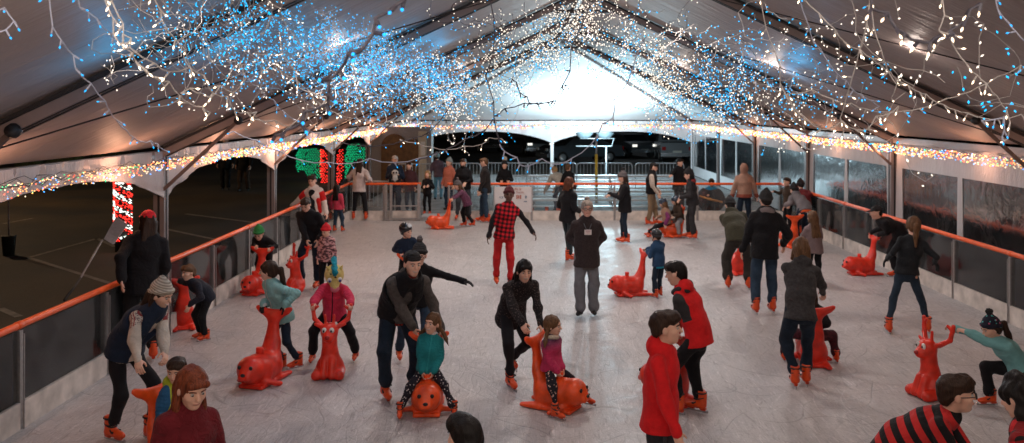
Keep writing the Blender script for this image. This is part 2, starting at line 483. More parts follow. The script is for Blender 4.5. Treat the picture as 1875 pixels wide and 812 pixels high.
def hand_prims(s, wrist, a, n, side, q, curl, infl=0.0, mitt=False):
    """a along the hand, n palm normal (side the fingers curl to); thumb leaves the side of the palm near its base"""
    a = nrm(a); n = nrm(np.array(n) - a * (np.array(n) @ a)); w = np.cross(a, n)
    if mitt:
        M = np.array([w, n, a])
        s.ell(wrist + a * .085 * q, (.040 * q + infl, .022 * q + infl, .085 * q), M, k=.01)
        s.rc(wrist + a * .03 * q + w * .03 * side * q, wrist + a * .08 * q + w * .055 * side * q + n * .01, .015 * q, .013 * q, k=.01); return
    M = np.array([w, n, a])
    s.rc(wrist - a * .02 * q, wrist + a * .03 * q, .024 * q + infl, .026 * q + infl, k=.012, sq=(n, .65))
    s.ell(wrist + a * .052 * q, (.041 * q + infl, .017 * q + infl, .048 * q + infl), M, k=.012)
    fr = max(.0082 * q, s.h * .85) + infl
    for j, (off, ln) in enumerate(((.030, .92), (.0105, 1.0), (-.0095, .94), (-.029, .74))):
        p = wrist + a * (.088 if j != 3 else .080) * q + w * off * side * q
        d = a * 1.0 + w * side * off * 2.2; ang = curl * .55 + .06 * j
        for bl in (.040, .027, .020):
            d2 = nrm(d * math.cos(ang) + n * math.sin(ang))
            e = p + d2 * bl * ln * q
            s.rc(p, e, fr, fr * .93, k=.003)
            p = e; nn = np.cross(w, d2); d = d2
            ang = curl * .85; n_ = nrm(n - d * (n @ d)) if abs(n @ d) < .98 else -a
            d = nrm(d); n = n_
        n = nrm(np.array(M[1]))
    p = wrist + a * .022 * q + w * .030 * side * q
    d = nrm(a * .75 + w * side * .75 + n * (.25 + .6 * curl))
    e = p + d * .038 * q; s.rc(p, e, fr * 1.35, fr * 1.15, k=.008)
    d = nrm(a * .95 + w * side * (.35 - .3 * curl) + n * (.2 + .6 * curl)); s.rc(e, e + d * .030 * q, fr * 1.1, fr * .98, k=.004)

def place(px, py, z=0.0): return ground(px, py, z)

PEOPLE = {}
def person(key, label, px, py, H, hd, lean=0, side=0, twist=0, crouch=0, pf=None, ps=0,
           feet=None, hands=None, head=(0, 0), roll=0, seat=None, top=None, bot=None, hair=('short', 'brown'), hat=None,
           skin='fair', shoes='skate', gloves=None, bw=1.0, hs=None, group='people skating on the ice', curl=(.35, .35),
           scarf=None, extra=None, face=True, smile=False, glasses=False, pole=None, loc=None, fit=True, dry=False):
    P0 = loc if loc is not None else place(px, py)
    if fit and key in HEADS and not dry:
        kw = dict(twist=twist, crouch=crouch, pf=pf, ps=ps, feet=feet, hands=hands, head=head, roll=roll, seat=seat, bw=bw, hs=hs, shoes=shoes, pole=pole)
        tx, ty = HEADS[key]; H0 = H; P0 = P0.copy()
        def err(H, lean, side, P):
            t, c = person(key, label, px, py, H, hd, lean=lean, side=side, loc=P, dry=True, **kw)
            return (VX + F_PX * c.x / c.y) - tx, (VY + F_PX * (CAMZ - t.z) / t.y) - ty, F_PX / c.y
        for _ in range(10):                      # body height first, then how far the figure bends
            ex, ey, s_ = err(H, lean, side, P0)
            H = min(max(H * (1 + ey / s_ / H * .9), H0 * (.94 if lean >= 8 and seat is None else .86)), H0 * 1.06)
        if lean >= 8 and seat is None:
            for _ in range(14):
                ex, ey, s_ = err(H, lean, side, P0)
                lean = min(max(lean - ey / s_ * 45, 2), 66)
        ex, ey, s_ = err(H, lean, side, P0); need = -ex / s_; cmp_ = -math.cos(R(hd))
        if abs(cmp_) > .4:
            ds = max(-9, min(9, math.degrees(math.asin(max(-.5, min(.5, need / (cmp_ * .42 * H))))))); side += ds
        if seat is None:
            ex, ey, s_ = err(H, lean, side, P0); P0.x += max(-.16, min(.16, -ex / s_))
        if DEBUG: print('FIT', key, round(H, 2), round(lean, 1), round(side, 1), [round(v, 1) for v in err(H, lean, side, P0)])
    bw *= 1.07
    if lean > 17 and seat is None and crouch == 0: crouch = .035 * H
    spx = F_PX / P0.y                       # photo pixels per metre
    h = min(max(1.15 / spx, .0072), .016) if spx < 400 else .0062
    near = spx > 118
    if hs is None: hs = 6.9 if H > 1.55 else (6.4 if H > 1.4 else (5.9 if H > 1.2 else 5.3))
    hh = H / hs; q = hh / .232; hq = (H / 1.75) ** .85
    th = R(hd + 180)
    root_rot = Matrix.Rotation(th, 4, 'Z'); inv = (Matrix.Translation(P0) @ root_rot).inverted()
    def loc_(v):
        if isinstance(v, tuple) and len(v) == 2 and v[0] == 'w': return np.array(inv @ Vector(v[1]))
        return np.array(v, float)
    sk = shoes == 'skate'; lift = .145 if sk else .085
    ss = max(.62, min(1.05, H / 1.7)); lift *= ss if sk else 1
    Lt, Ls = .243 * H, .235 * H
    if feet is None: feet = ((.10, .0, 0, 12, 0), (-.10, .0, 0, -12, 0))
    feet = [tuple(f) + (0,) * (5 - len(f)) for f in feet]
    u = nrm((math.sin(R(side)), math.sin(R(lean)) * math.cos(R(side)), math.cos(R(lean))))
    u0 = nrm((math.sin(R(side)) * .4, math.sin(R(lean * .45)), math.cos(R(lean * .45))))
    hw = .050 * H
    py_ = pf if pf is not None else -.30 * H * math.sin(R(lean)) * .55
    if seat is not None: pel = np.array((ps, py_, seat))
    else:
        zs = []
        for f in feet:
            sx = 1 if f is feet[0] else -1
            hx, hy = f[0] - (ps + sx * hw), f[1] - py_
            rr = (Lt + Ls) * .985
            if f[2] < .12: zs.append(f[2] + lift + math.sqrt(max(rr * rr - hx * hx - hy * hy, .02)))
        pel = np.array((ps, py_, min(zs) + .015 * H - crouch))
    right = nrm(np.cross(u0, (0, -1, 0))) if False else nrm(np.array((1, 0, 0)) - u0 * u0[0])
    ct, st = math.cos(R(twist)), math.sin(R(twist))
    f0 = np.cross(u, nrm(np.array((1, 0, 0)) - u * u[0])); r0 = nrm(np.array((1, 0, 0)) - u * u[0])
    rt = r0 * ct + f0 * st; fw = np.cross(u, rt)
    MT = np.array([rt, fw, u])
    waist = pel + u0 * .10 * H
    chest = waist + u * .13 * H
    nb = waist + u * .235 * H            # base of the neck
    shw = .094 * H * (bw * .5 + .5)
    hipR, hipL = pel + right * hw, pel - right * hw
    shR, shL = nb - u * .046 * H + rt * shw, nb - u * .046 * H - rt * shw
    # legs
    legs = []
    for i, (f, hip) in enumerate(zip(feet, (hipR, hipL))):
        sx = 1 if i == 0 else -1
        toe = R(f[3]) ; pit = R(f[4])
        an = np.array((f[0], f[1], f[2] + lift))
        if seat is not None or True:
            fd = np.array((math.sin(toe), math.cos(toe), 0))
        kn, an = ik(hip, an, Lt, Ls, fd + np.array((sx * .15, 0, 0)) if pole is None else np.array(pole[i], float))
        legs.append((hip, kn, an, toe, pit))
    # arms
    La, Lf = .168 * H, .150 * H
    if hands is None: hands = (None, None)
    arms = []
    for i, (hd_, sh) in enumerate(zip(hands, (shR, shL))):
        sx = 1 if i == 0 else -1
        if hd_ is None: t = sh + rt * sx * .055 * H + np.array((0, .03 * H, -.297 * H)); 
        else: t = loc_(hd_)
        tgt = t
        if hd_ is not None:
            d = t - sh; L_ = np.linalg.norm(d); t = t - d / max(L_, .01) * .07 * hq      # the wrist stops a palm short of the target
        pl = np.array((sx * .55, -.6, -.55)) - fw * .3
        el, wr = ik(sh, t, La, Lf, pl)
        a = nrm(wr - el); av = abs(a[2])
        if hd_ is not None and np.linalg.norm(tgt - wr) > .02: a = nrm(a * .5 + nrm(tgt - wr))
        n = np.array((0, 0, -1.)) * (1 - av) + (-rt * sx) * av + np.array((0, -.15, 0))
        arms.append((sh, el, wr, a, n, curl[i], sx))
    # head frame
    hy, hp = R(head[0]), R(head[1])
    up0 = nrm(u * .35 + np.array((0, 0, 1)) * .65)
    r1 = nrm(rt - up0 * (rt @ up0)); f1 = np.cross(up0, r1)
    f2 = f1 * math.cos(hy) - r1 * math.sin(hy); r2 = np.cross(f2, up0)       # + yaw = to the person's left
    f3 = f2 * math.cos(hp) + up0 * math.sin(hp); u3 = np.cross(r2, f3)
    ro = R(roll); r3 = r2 * math.cos(ro) + u3 * math.sin(ro); u3 = np.cross(r3, f3)
    MH = np.array([r3, f3, u3])
    hc = nb + nrm(u * .5 + np.array((0, 0, .5))) * (.035 * H) + u3 * .105 * q + f3 * .018 * q
    def H_(x, y, z): return hc + (r3 * x + f3 * y + u3 * z) * q
    if dry:
        Mw = Matrix.Translation(P0) @ root_rot; t_ = hc + u3 * .11 * q - f3 * .02 * q
        t_ = Mw @ Vector([float(v) for v in t_]); t_.z += .02
        return t_, Mw @ Vector([float(v) for v in hc])
    # ---- body
    s = SDF(h)
    s.ell(H_(0, -.012, .03), np.array((.077, .097, .088)) * q, MH, k=.01)
    s.ell(H_(0, .028, -.035), np.array((.058, .062, .080)) * q, MH, k=.03 * q)
    s.ell(H_(0, .055, -.090), np.array((.027, .026, .020)) * q, MH, k=.02 * q)
    s.ell(H_(0, .074, .032), np.array((.050, .020, .014)) * q, MH, k=.015 * q)
    for x in (-1, 1):
        s.ell(H_(x * .036, .060, -.022), np.array((.024, .024, .022)) * q, MH, k=.02 * q)
        s.ell(H_(x * .078, -.004, -.006), np.array((.010, .021, .031)) * q, MH, k=.006)
        if near: s.ell(H_(x * .031, .104, .006), np.array((.015, .010, .008)) * q, MH, k=.010, sub=True)
    s.rc(H_(0, .090, .010), H_(0, .108, -.022), .009 * q, .0135 * q, k=.010)
    s.ell(H_(0, .087, -.054), np.array((.024, .011, .012)) * q, MH, k=.008)
    s.rc(H_(0, -.02, -.055), nb - u * .01 * H, .049 * q * (1 if H > 1.5 else .85), .056 * q, k=.02)
    for (sh, el, wr, a, n, cu, sx) in arms:
        s.rc(nb - u * .03 * H, sh, .045 * hq, .044 * hq, k=.02)
        s.rc(sh, el, .040 * hq, .032 * hq, k=.02); s.rc(el, wr, .032 * hq, .0235 * hq, k=.015)
        if gloves is None: hand_prims(s, wr, a, n, sx, hq, cu)
        else: s.ell(wr + a * .03, (.02, .02, .04), np.array([np.cross(a, nrm(n - a * (n @ a))), nrm(n - a * (n @ a)), a]), k=.01)
    s.rc(waist, chest, .075 * H * .85, .082 * H * .85, k=.03, sq=(fw, .72)); s.rc(pel, waist, .08 * H * .85, .07 * H * .85, k=.03, sq=(fw, .72))
    s.rc(chest, nb - u * .02 * H, .08 * H * .85, .045 * H, k=.03, sq=(fw, .72))
    for (hip, kn, an, toe, pit) in legs:
        s.rc(hip, kn, .048 * H * .8, .034 * H * .8, k=.02); s.rc(kn, an, .034 * H * .8, .024 * H * .8, k=.015)
    V, Q = s.mesh()
    me = np_mesh('person', V, Q, attr=(V - hc) @ MH.T); me.materials.append(skinm(skin))
    body = bpy.data.objects.new('person', me); COL.objects.link(body)
    body.location = P0; body.rotation_euler = (0, 0, th)
    tag(body, label, 'person', group)
    PEOPLE[key] = dict(body=body, head=(hc, MH), q=q, M=Matrix.Translation(P0) @ root_rot, wr=[a_[2] for a_ in arms], frame=(waist, MT), s=spx)
    # ---- face
    if face and spx > 68:
        fz = .098
        for x in (-1, 1):
            if near:
                m = MB(); c = Vector(H_(x * .031, .083, .006)); ax = Matrix([list(r) for r in MH]).transposed()
                m.lathe(c, [(.0004, -.011 * q), (.008 * q, -.007 * q), (.0110 * q, 0), (.0085 * q, .0075 * q), (.0056 * q, .0096 * q), (.0004, .0112 * q)], 10, 0, axis=ax @ Matrix.Rotation(R(-90), 3, 'X'))
                # the front rings are the iris
                for fi in range(len(m.m)):
                    if fi >= 40: m.m[fi] = 1
                m.m[-2] = 0
                m.build('eye', [pmat('eye_white', (.42, .39, .37), rough=.4), pmat('iris_dark', (.02, .014, .01), rough=.15)], body)
            else:
                m = MB(); c = H_(x * .031, .092, .006); m.tube([c - r3 * .011 * q, c, c + r3 * .011 * q], .0065 * q, 5)
                m.build('eye', pmat('iris_dark', (.02, .014, .01), rough=.15), body)
            bro = HAIR.get(hair[1], HAIR['brown']) if hair else HAIR['brown']
            m = MB(); m.tube([H_(x * .014, fz, .024), H_(x * .031, fz - .002, .031), H_(x * .050, fz - .018, .024)], .0038 * q, 5)
            m.build('eyebrow', pmat('brow_' + (hair[1] if hair else 'brown'), tuple(c * .8 for c in bro), rough=.7), body)
        m = MB(); cy = .0 if not smile else -.007
        if smile:
            m.tube([H_(-.026, .084, -.048), H_(-.012, .097, -.056), H_(.012, .097, -.056), H_(.026, .084, -.048)], .0055 * q, 6)
            m.build('mouth', pmat('teeth', (.5, .40, .35), rough=.4), body)
        else:
            m.tube([H_(-.021, .089, -.053), H_(0, .0985, -.055), H_(.021, .089, -.053)], .0040 * q, 5)
            m.build('mouth', pmat('lip_' + skin, tuple(c * f for c, f in zip(SKIN[skin], (.62, .38, .42))), rough=.5), body)
    if glasses:
        m = MB()
        for x in (-1, 1):
            n = 12; pa = [H_(x * .033 + .024 * math.cos(6.283 * j / n), .108, .004 + .018 * math.sin(6.283 * j / n)) for j in range(n + 1)]
            m.tube(pa, .0032 * q, 4, cap=False); m.tube([H_(x * .057, .107, .008), H_(x * .078, .06, .008), H_(x * .082, -.01, .004)], .003 * q, 4)
        m.tube([H_(-.01, .109, .008), H_(.01, .109, .008)], .003 * q, 4)
        m.build('glasses', M_STRAP(), body)
    # ---- trousers
    bot = bot or {}
    bt = bot.get('t', .010); lw = bot.get('w', 1.0); flare = bot.get('flare', .0)
    s = SDF(max(h, .008))
    s.ell(pel + u0 * .012 * H, (.083 * H * bw + bt, .055 * H + bt * .7, .072 * H), np.array([right, np.cross(u0, right), u0]), k=.02)
    s.rc(pel, pel + u0 * .075 * H, .076 * H * bw, .068 * H * bw, k=.02, sq=(np.cross(u0, right), .70))
    for i, (hip, kn, an, toe, pit) in enumerate(legs):
        end = an + (kn - an) * (.12 if sk else .02)
        s.rc(hip, kn, .047 * H * lw + bt, .036 * H * lw + bt, k=.022)
        s.rc(kn, end, .036 * H * lw + bt, .027 * H * lw + bt + flare, k=.018)
        if bot.get('bunch', True): s.rc(end + (kn - end) * .10, end + (kn - end) * .10, .031 * H * lw + bt + flare, .031 * H * lw + bt + flare, k=.02)
    s.obj('trousers', bot.get('m') or fabric('trousers_black', (.012, .012, .014)), body, disp=wrink(hk(key) % 997, bot.get('wr', .012), 26), frame=(waist, MT))
    # ---- top
    top = top or {}
    t = top.get('t', .014); hem = top.get('hem', .02); puff = top.get('puff', 0); slv = top.get('sleeve', 1.0)
    s = SDF(max(h, .0075))
    lowc = pel - u0 * hem * H
    s.rc(lowc - u0 * .05 * H, waist, .095 * H * bw + t * 1.15, .080 * H * bw + t, k=.02, sq=(fw, top.get('depth', .76) + .10))
    s.rc(waist, chest, .076 * H * bw + t, .086 * H * bw + t, k=.035, sq=(fw, top.get('depth', .76)), ring=(6, puff * 1.5) if puff else None)
    s.rc(chest, nb - u * .035 * H, .092 * H * bw + t, .062 * H * bw + t, k=.035, sq=(fw, .76), ring=(3, puff * 1.5) if puff else None)
    s.cut(lowc, -u0)
    if not top.get('vest'):
        for (sh, el, wr, a, n, cu, sx) in arms:
            aw = top.get('aw', 1.0)
            s.rc(nb - u * .026 * H, sh, .026 * H + t * .5, .026 * H + t * .6, k=.04)
            if slv < 1:
                e2 = sh + (el - sh) * min(1, slv * 1.8)
                s.rc(sh, e2, .033 * H * aw + t, .028 * H * aw + t, k=.02)
            else:
                s.rc(sh, el, .027 * H * aw + t * .85, .023 * H * aw + t * .85, k=.025, ring=(6, puff * 1.5) if puff else None)
                s.rc(el, wr + (wr - el) * .04, .023 * H * aw + t * .85, .0160 * H * aw + t * .75, k=.016, ring=(6, puff * 1.5) if puff else None)
                if top.get('cuff', True): s.rc(wr - a * .03, wr - a * .015, .0200 * H * aw + t * .75, .0195 * H * aw + t * .7, k=.006)
    else:
        for (sh, el, wr, a, n, cu, sx) in arms: s.rc(nb - u * .038 * H, sh - rt * sx * .012 * H, .042 * H + t * .6, .034 * H + t * .7, k=.03)
    col = top.get('collar', .5)
    if col: s.rc(nb - u * .03 * H, nb + u * .020 * H * col, .058 * q + t * .6, .052 * q + t * .35, k=.02)
    if top.get('hood'):
        b0 = nb + u * .012 * H
        s.ell(b0 - fw * .062 * q + np.array((0, 0, -.005)), np.array((.100, .056, .075)) * q + t * .3, MT, k=.015)
        for x in (-1, 1): s.rc(b0 - fw * .04 * q + rt * x * .06 * q, b0 + fw * .055 * q + rt * x * .028 * q - u * .03 * q, .034 * q, .020 * q, k=.015)
    s.obj(top.get('name', 'jacket'), top.get('m') or fabric('jacket_black', (.014, .014, .016)), body,
          disp=wrink(hk(key) % 991 + 3, top.get('wr', .013), 24), frame=(waist, MT))
    if top.get('under'):          # what shows above the trousers / below the jacket
        s = SDF(max(h, .009)); c2 = lowc - u0 * .028 * H
        s.rc(c2 - u0 * .05 * H, waist, .088 * H * bw + t * .6, .080 * H * bw, k=.02, sq=(fw, .76)); s.cut(c2, -u0)
        s.rc(nb - u * .02 * H, nb + u * .03 * H, .050 * q + .004, .048 * q + .004, k=.02)
        s.obj('shirt', top['under'], body, frame=(waist, MT))
    if top.get('over'):           # a vest over a sweater
        o = top['over']; s = SDF(max(h, .008)); t2 = t + o.get('t', .02) + .015
        s.rc(lowc - u0 * .05 * H, waist, .088 * H * bw + t2, .080 * H * bw + t2, k=.02, sq=(fw, .78), ring=(3, .006))
        s.rc(waist, chest, .080 * H * bw + t2, .090 * H * bw + t2, k=.035, sq=(fw, .78), ring=(4, .006))
        s.rc(chest, nb - u * .035 * H, .092 * H * bw + t2, .060 * H * bw + t2, k=.035, sq=(fw, .78))
        s.rc(nb - u * .02 * H, nb + u * .03 * H, .056 * q + t2, .056 * q + t2, k=.02)
        s.cut(lowc + u0 * .0 * H, -u0)
        s.rc(nb + u * .0 * H, nb + u * .09 * H, .046 * q + t, .055 * q + t, k=.01, sub=True)
        for (sh, el, wr, a, n, cu, sx) in arms: s.rc(sh + rt * sx * .012 * H, el, .036 * H + t, .04 * H + t, k=.008, sub=True)
        s.rc(waist - u * .09 * H + fw * .13 * H, nb + fw * .10 * H, .028 * H, .035 * H, k=.01, sub=True)
        s.obj('vest', o['m'], body, disp=wrink(5, .004), frame=(waist, MT))
    # ---- hair
    if hair:
        st_, hc_ = hair[0], hair[1]
        s = SDF(max(h, .0068)); 
        if hat in (None,) or hat[0] != 'hoodup':
            th_ = {'short': .008, 'crop': .003, 'curly': .022}.get(st_, .012)
            if hat is not None: th_ = .004
            s.ell(H_(0, -.018, .034), (np.array((.077, .097, .089)) * q + th_ * q), MH, k=.01)
            s.ell(H_(0, -.055, -.015), (np.array((.070, .058, .075)) * q + th_ * .7 * q), MH, k=.02)
            # face opening
            s.ell(H_(0, .128, -.028), np.array((.078, .086, .100)) * q, MH, k=.008, sub=True)
            if st_ in ('short', 'crop'):
                s.cut(H_(0, .015, .018), f3 * 1.0 - u3 * .9); s.ell(H_(0, .03 if hat is None else 0, .07), np.array((.078 + th_, .072 + th_, .052 + th_)) * q, MH, k=.01)
                s.ell(H_(0, .128, -.012), np.array((.080, .070, .080)) * q, MH, k=.006, sub=True); s.cut(H_(0, 0, -.062), -MH[2] + f3 * .15)
                if st_ == 'short' and hat is None: s.rc(H_(-.035, .060, .108), H_(.04, .064, .106), .013 * q, .013 * q, k=.02)
            for x in (-1, 1):
                if st_ in ('long', 'bob', 'ponytail', 'curly', 'longback', 'twotail'):
                    lo_ = {'long': -.24, 'bob': -.10, 'ponytail': -.03, 'curly': -.20, 'longback': -.06, 'twotail': -.02}[st_]
                    s.rc(H_(x * .068, -.015, .045), H_(x * .074, -.030, -.03), .022 * q, .020 * q, k=.02)
                    if lo_ < -.05:
                        b_ = H_(x * .072, -.03, -.04); e_ = b_ + (np.array((0, 0, -1)) * .6 - u * .4) * abs(lo_ + .03) * 1.0 * q + rt * x * .018 * q + f3 * (.03 if st_ in('long','bob') else -.01) * q
                        s.rc(b_, e_, .026 * q, (.030 if st_ == 'curly' else .022) * q, k=.02)
            if st_ in ('long', 'longback', 'bob', 'curly'):
                ln = {'long': .30, 'longback': .33, 'bob': .11, 'curly': .27}[st_]
                b_ = H_(0, -.075, -.02); dn = nrm(np.array((0, 0, -1.)) * .45 - u * .55 - fw * .18)
                for x in (-.045, 0, .045):
                    s.rc(b_ + r3 * x * q, b_ + r3 * x * 1.35 * q + dn * ln * q, .040 * q, (.030 if st_ != 'curly' else .045) * q, k=.03)
            if st_ == 'ponytail':
                b_ = H_(0, -.105, .03); m_ = H_(0, -.155, .0); dn = nrm(np.array((0, 0, -1.)) * .6 - u * .4 - fw * .05)
                s.rc(b_, m_, .022 * q, .030 * q, k=.015); s.rc(m_, m_ + dn * .13 * q, .034 * q, .036 * q, k=.02); s.rc(m_ + dn * .13 * q, m_ + dn * .27 * q - f3 * .02 * q, .036 * q, .014 * q, k=.02)
            if st_ == 'twotail':
                for x in (-1, 1):
                    b_ = H_(x * .085, -.04, -.03); e_ = b_ + r3 * x * .085 * q + np.array((0, 0, -.12)) * q
                    s.rc(b_, e_, .022 * q, .024 * q, k=.015); s.rc(e_, e_ + r3 * x * .035 * q + np.array((0, 0, -.08)) * q, .022 * q, .008 * q, k=.015)
            if st_ == 'bun':
                s.ell(H_(0, -.035, .145), np.array((.042, .042, .034)) * q, MH, k=.012)
                s.box(H_(0, -.05, -.14), np.array((.12, .12, .05)) * q, MH, k=.012, sub=True)
            if st_ in ('bob', 'long') and (len(hair) > 2): # fringe
                s.rc(H_(-.045, .083, .062), H_(.045, .083, .062), .020 * q, .020 * q, k=.02)
            am = .0035 if st_ != 'curly' else .010
            fr = 90 if st_ != 'curly' else 70
            rr = np.random.RandomState(len(key) * 7 + 1)
            d1 = nrm(r3 + .4 * f3) * fr; d2 = nrm(r3 * .5 - f3) * fr * 1.3
            if st_ in ('curly', 'short'):
                f_ = wrink(len(key), am * (1.9 if st_ == 'short' else 1.5), 85 if st_ == 'short' else fr, .4)
            else:
                f_ = lambda V, d1=d1, d2=d2, am=am: am * (np.sin(V @ d1 + 2 * np.sin(V @ (u3 * 14))) + .6 * np.sin(V @ d2))
            s.obj('hair', hairm(hc_), body, disp=f_, frame=(hc, MH))
    if hat:
        kind = hat[0]; hm = hat[1]; s = SDF(max(h, .0068))
        if kind in ('beanie', 'pompom'):
            s.ell(H_(0, -.016, .052), np.array((.088, .108, .094)) * q, MH, k=.01)
            s.rc(H_(0, -.03, .11), H_(0, -.045, .150), .062 * q, .030 * q, k=.04)
            s.cut(H_(0, .10, .040), f3 * .36 - u3)
            # folded brim
            n = 18
            for j in range(n):
                a0, a1 = 6.283 * j / n, 6.283 * (j + 1) / n
                p = lambda a_: H_(.083 * math.cos(a_), -.014 + .101 * math.sin(a_), .040 + .036 * math.sin(a_) )
                s.rc(p(a0), p(a1), .019 * q, .019 * q, k=.006)
            o = s.obj('hat', hm, body, frame=(hc, MH))
            if kind == 'pompom':
                s = SDF(.008); s.ell(H_(0, -.05, .190), np.array((.040, .040, .038)) * q * (hat[3] if len(hat) > 3 else 1), MH, k=.01)
                s.obj('pompom', hat[2], o, disp=wrink(3, .008, 160))
        elif kind == 'cap':
            sg = -1 if len(hat) > 2 and hat[2] == 'back' else 1
            s.ell(H_(0, -.014, .045), np.array((.084, .104, .088)) * q, MH, k=.01); s.cut(H_(0, 0, .045), -u3)
            s.rc(H_(-.02, sg * .09 - .01, .050), H_(.02, sg * .09 - .01, .050), .05 * q, .05 * q, k=.01, sq=(u3, .2))
            s.rc(H_(0, sg * .11 - .01, .046), H_(0, sg * .135 - .01, .040), .052 * q, .045 * q, k=.02, sq=(u3, .16))
            s.ell(H_(0, -.014, .135), np.array((.01, .01, .008)) * q, MH, k=.004)
            s.obj('cap', hm, body, frame=(hc, MH))
        elif kind == 'helmet':
            s.ell(H_(0, -.018, .042), np.array((.100, .122, .108)) * q, MH, k=.01)
            s.ell(H_(0, .10, -.045), np.array((.10, .075, .080)) * q, MH, k=.01, sub=True)
            s.cut(H_(0, 0, -.02), f3 * .5 - u3)
            for x in (-1, 1): s.rc(H_(x * .085, .0, -.01), H_(x * .080, .01, -.045), .018 * q, .012 * q, k=.01)
            for x in (-.05, 0, .05): s.rc(H_(x, .05, .135), H_(x, -.07, .138), .007 * q, .007 * q, k=.004, sub=True)
            o = s.obj('helmet', hm, body, frame=(hc, MH))
            m = MB()
            for x in (-1, 1): m.tube([H_(x * .083, .01, -.04), H_(x * .055, .05, -.09), H_(0, .06, -.116)], .006 * q, 5)
            m.build('chin_strap', M_STRAP(), o)
            if len(hat) > 2:
                m = MB(); ax = Matrix([list(r) for r in MH]).transposed() @ Matrix.Rotation(R(-62), 3, 'X')
                m.lathe(Vector(H_(0, .083, .112)), [(.036 * q, 0), (.036 * q, .006 * q), (.026 * q, .009 * q), (.0, .010 * q)], 14, 0, axis=ax)
                m.build('helmet_badge', hat[2], o)
        elif kind == 'hoodup':
            s.ell(H_(0, -.020, .030), np.array((.098, .118, .118)) * q, MH, k=.01)
            s.rc(H_(0, -.04, -.03), nb, .085 * q, .085 * q, k=.04)
            s.ell(H_(0, .11, -.025), np.array((.068, .085, .095)) * q, MH, k=.012, sub=True)
            s.obj('hood', hm, body, disp=wrink(8, .004), frame=(hc, MH))
    if scarf:
        s = SDF(max(h, .008)); n = 14
        for j in range(n):
            a0, a1 = 6.283 * j / n, 6.283 * (j + 1) / n
            p = lambda a_: nb + u * (.012 * H + .008 * math.sin(2 * a_)) + (rt * math.cos(a_) * .072 + fw * math.sin(a_) * .068) * q
            s.rc(p(a0), p(a1), .026 * q, .026 * q, k=.01)
        if scarf[1]: s.rc(nb + fw * .09 * q + rt * .02, nb + fw * .135 * q - u * .17 * H + rt * .02, .028 * q, .036 * q, k=.02, sq=(fw, .5))
        s.obj('scarf', scarf[0], body, disp=wrink(4, .004, 60), frame=(waist, MT))
    if gloves is not None:
        for (sh, el, wr, a, n, cu, sx) in arms:
            s = SDF(max(h, .0072)); hand_prims(s, wr, a, n, sx, hq, cu, infl=.003, mitt=(H < 1.15))
            s.rc(wr - a * .045, wr, .026 * hq + .004, .024 * hq + .004, k=.008)
            s.obj('glove', gloves, body)
    # ---- feet
    for (hip, kn, an, toe, pit) in legs:
        if sk:
            sd = skate_meshes(); e = bpy.data.objects.new('skate', sd['boot']); COL.objects.link(e); e.parent = body
            e.location = an; e.rotation_euler = (pit, 0, -toe); e.rotation_euler.order = 'XYZ'
            e.scale = (ss, ss, ss)
            for nme in ('blade', 'blade_holder', 'strap'):
                c = bpy.data.objects.new(nme, sd[nme]); COL.objects.link(c); c.parent = e
        else:
            s = SDF(.009); fd = np.array((math.sin(toe), math.cos(toe), 0)); dz = np.array((0, 0, 1.))
            s.rc(an - dz * .045 - fd * .02, an - dz * .05 + fd * .10 * hq, .040 * hq, .036 * hq, k=.02); s.rc(an, an - dz * .04, .036 * hq, .04 * hq, k=.02)
            s.cut(an - dz * (lift - .002), -dz); s.obj('shoe', shoes, body)
    if extra: extra(body, dict(H=H_, hc=hc, MH=MH, nb=nb, waist=waist, pel=pel, u=u, rt=rt, fw=fw, arms=arms, q=q, inv=inv, u0=u0))
    return body
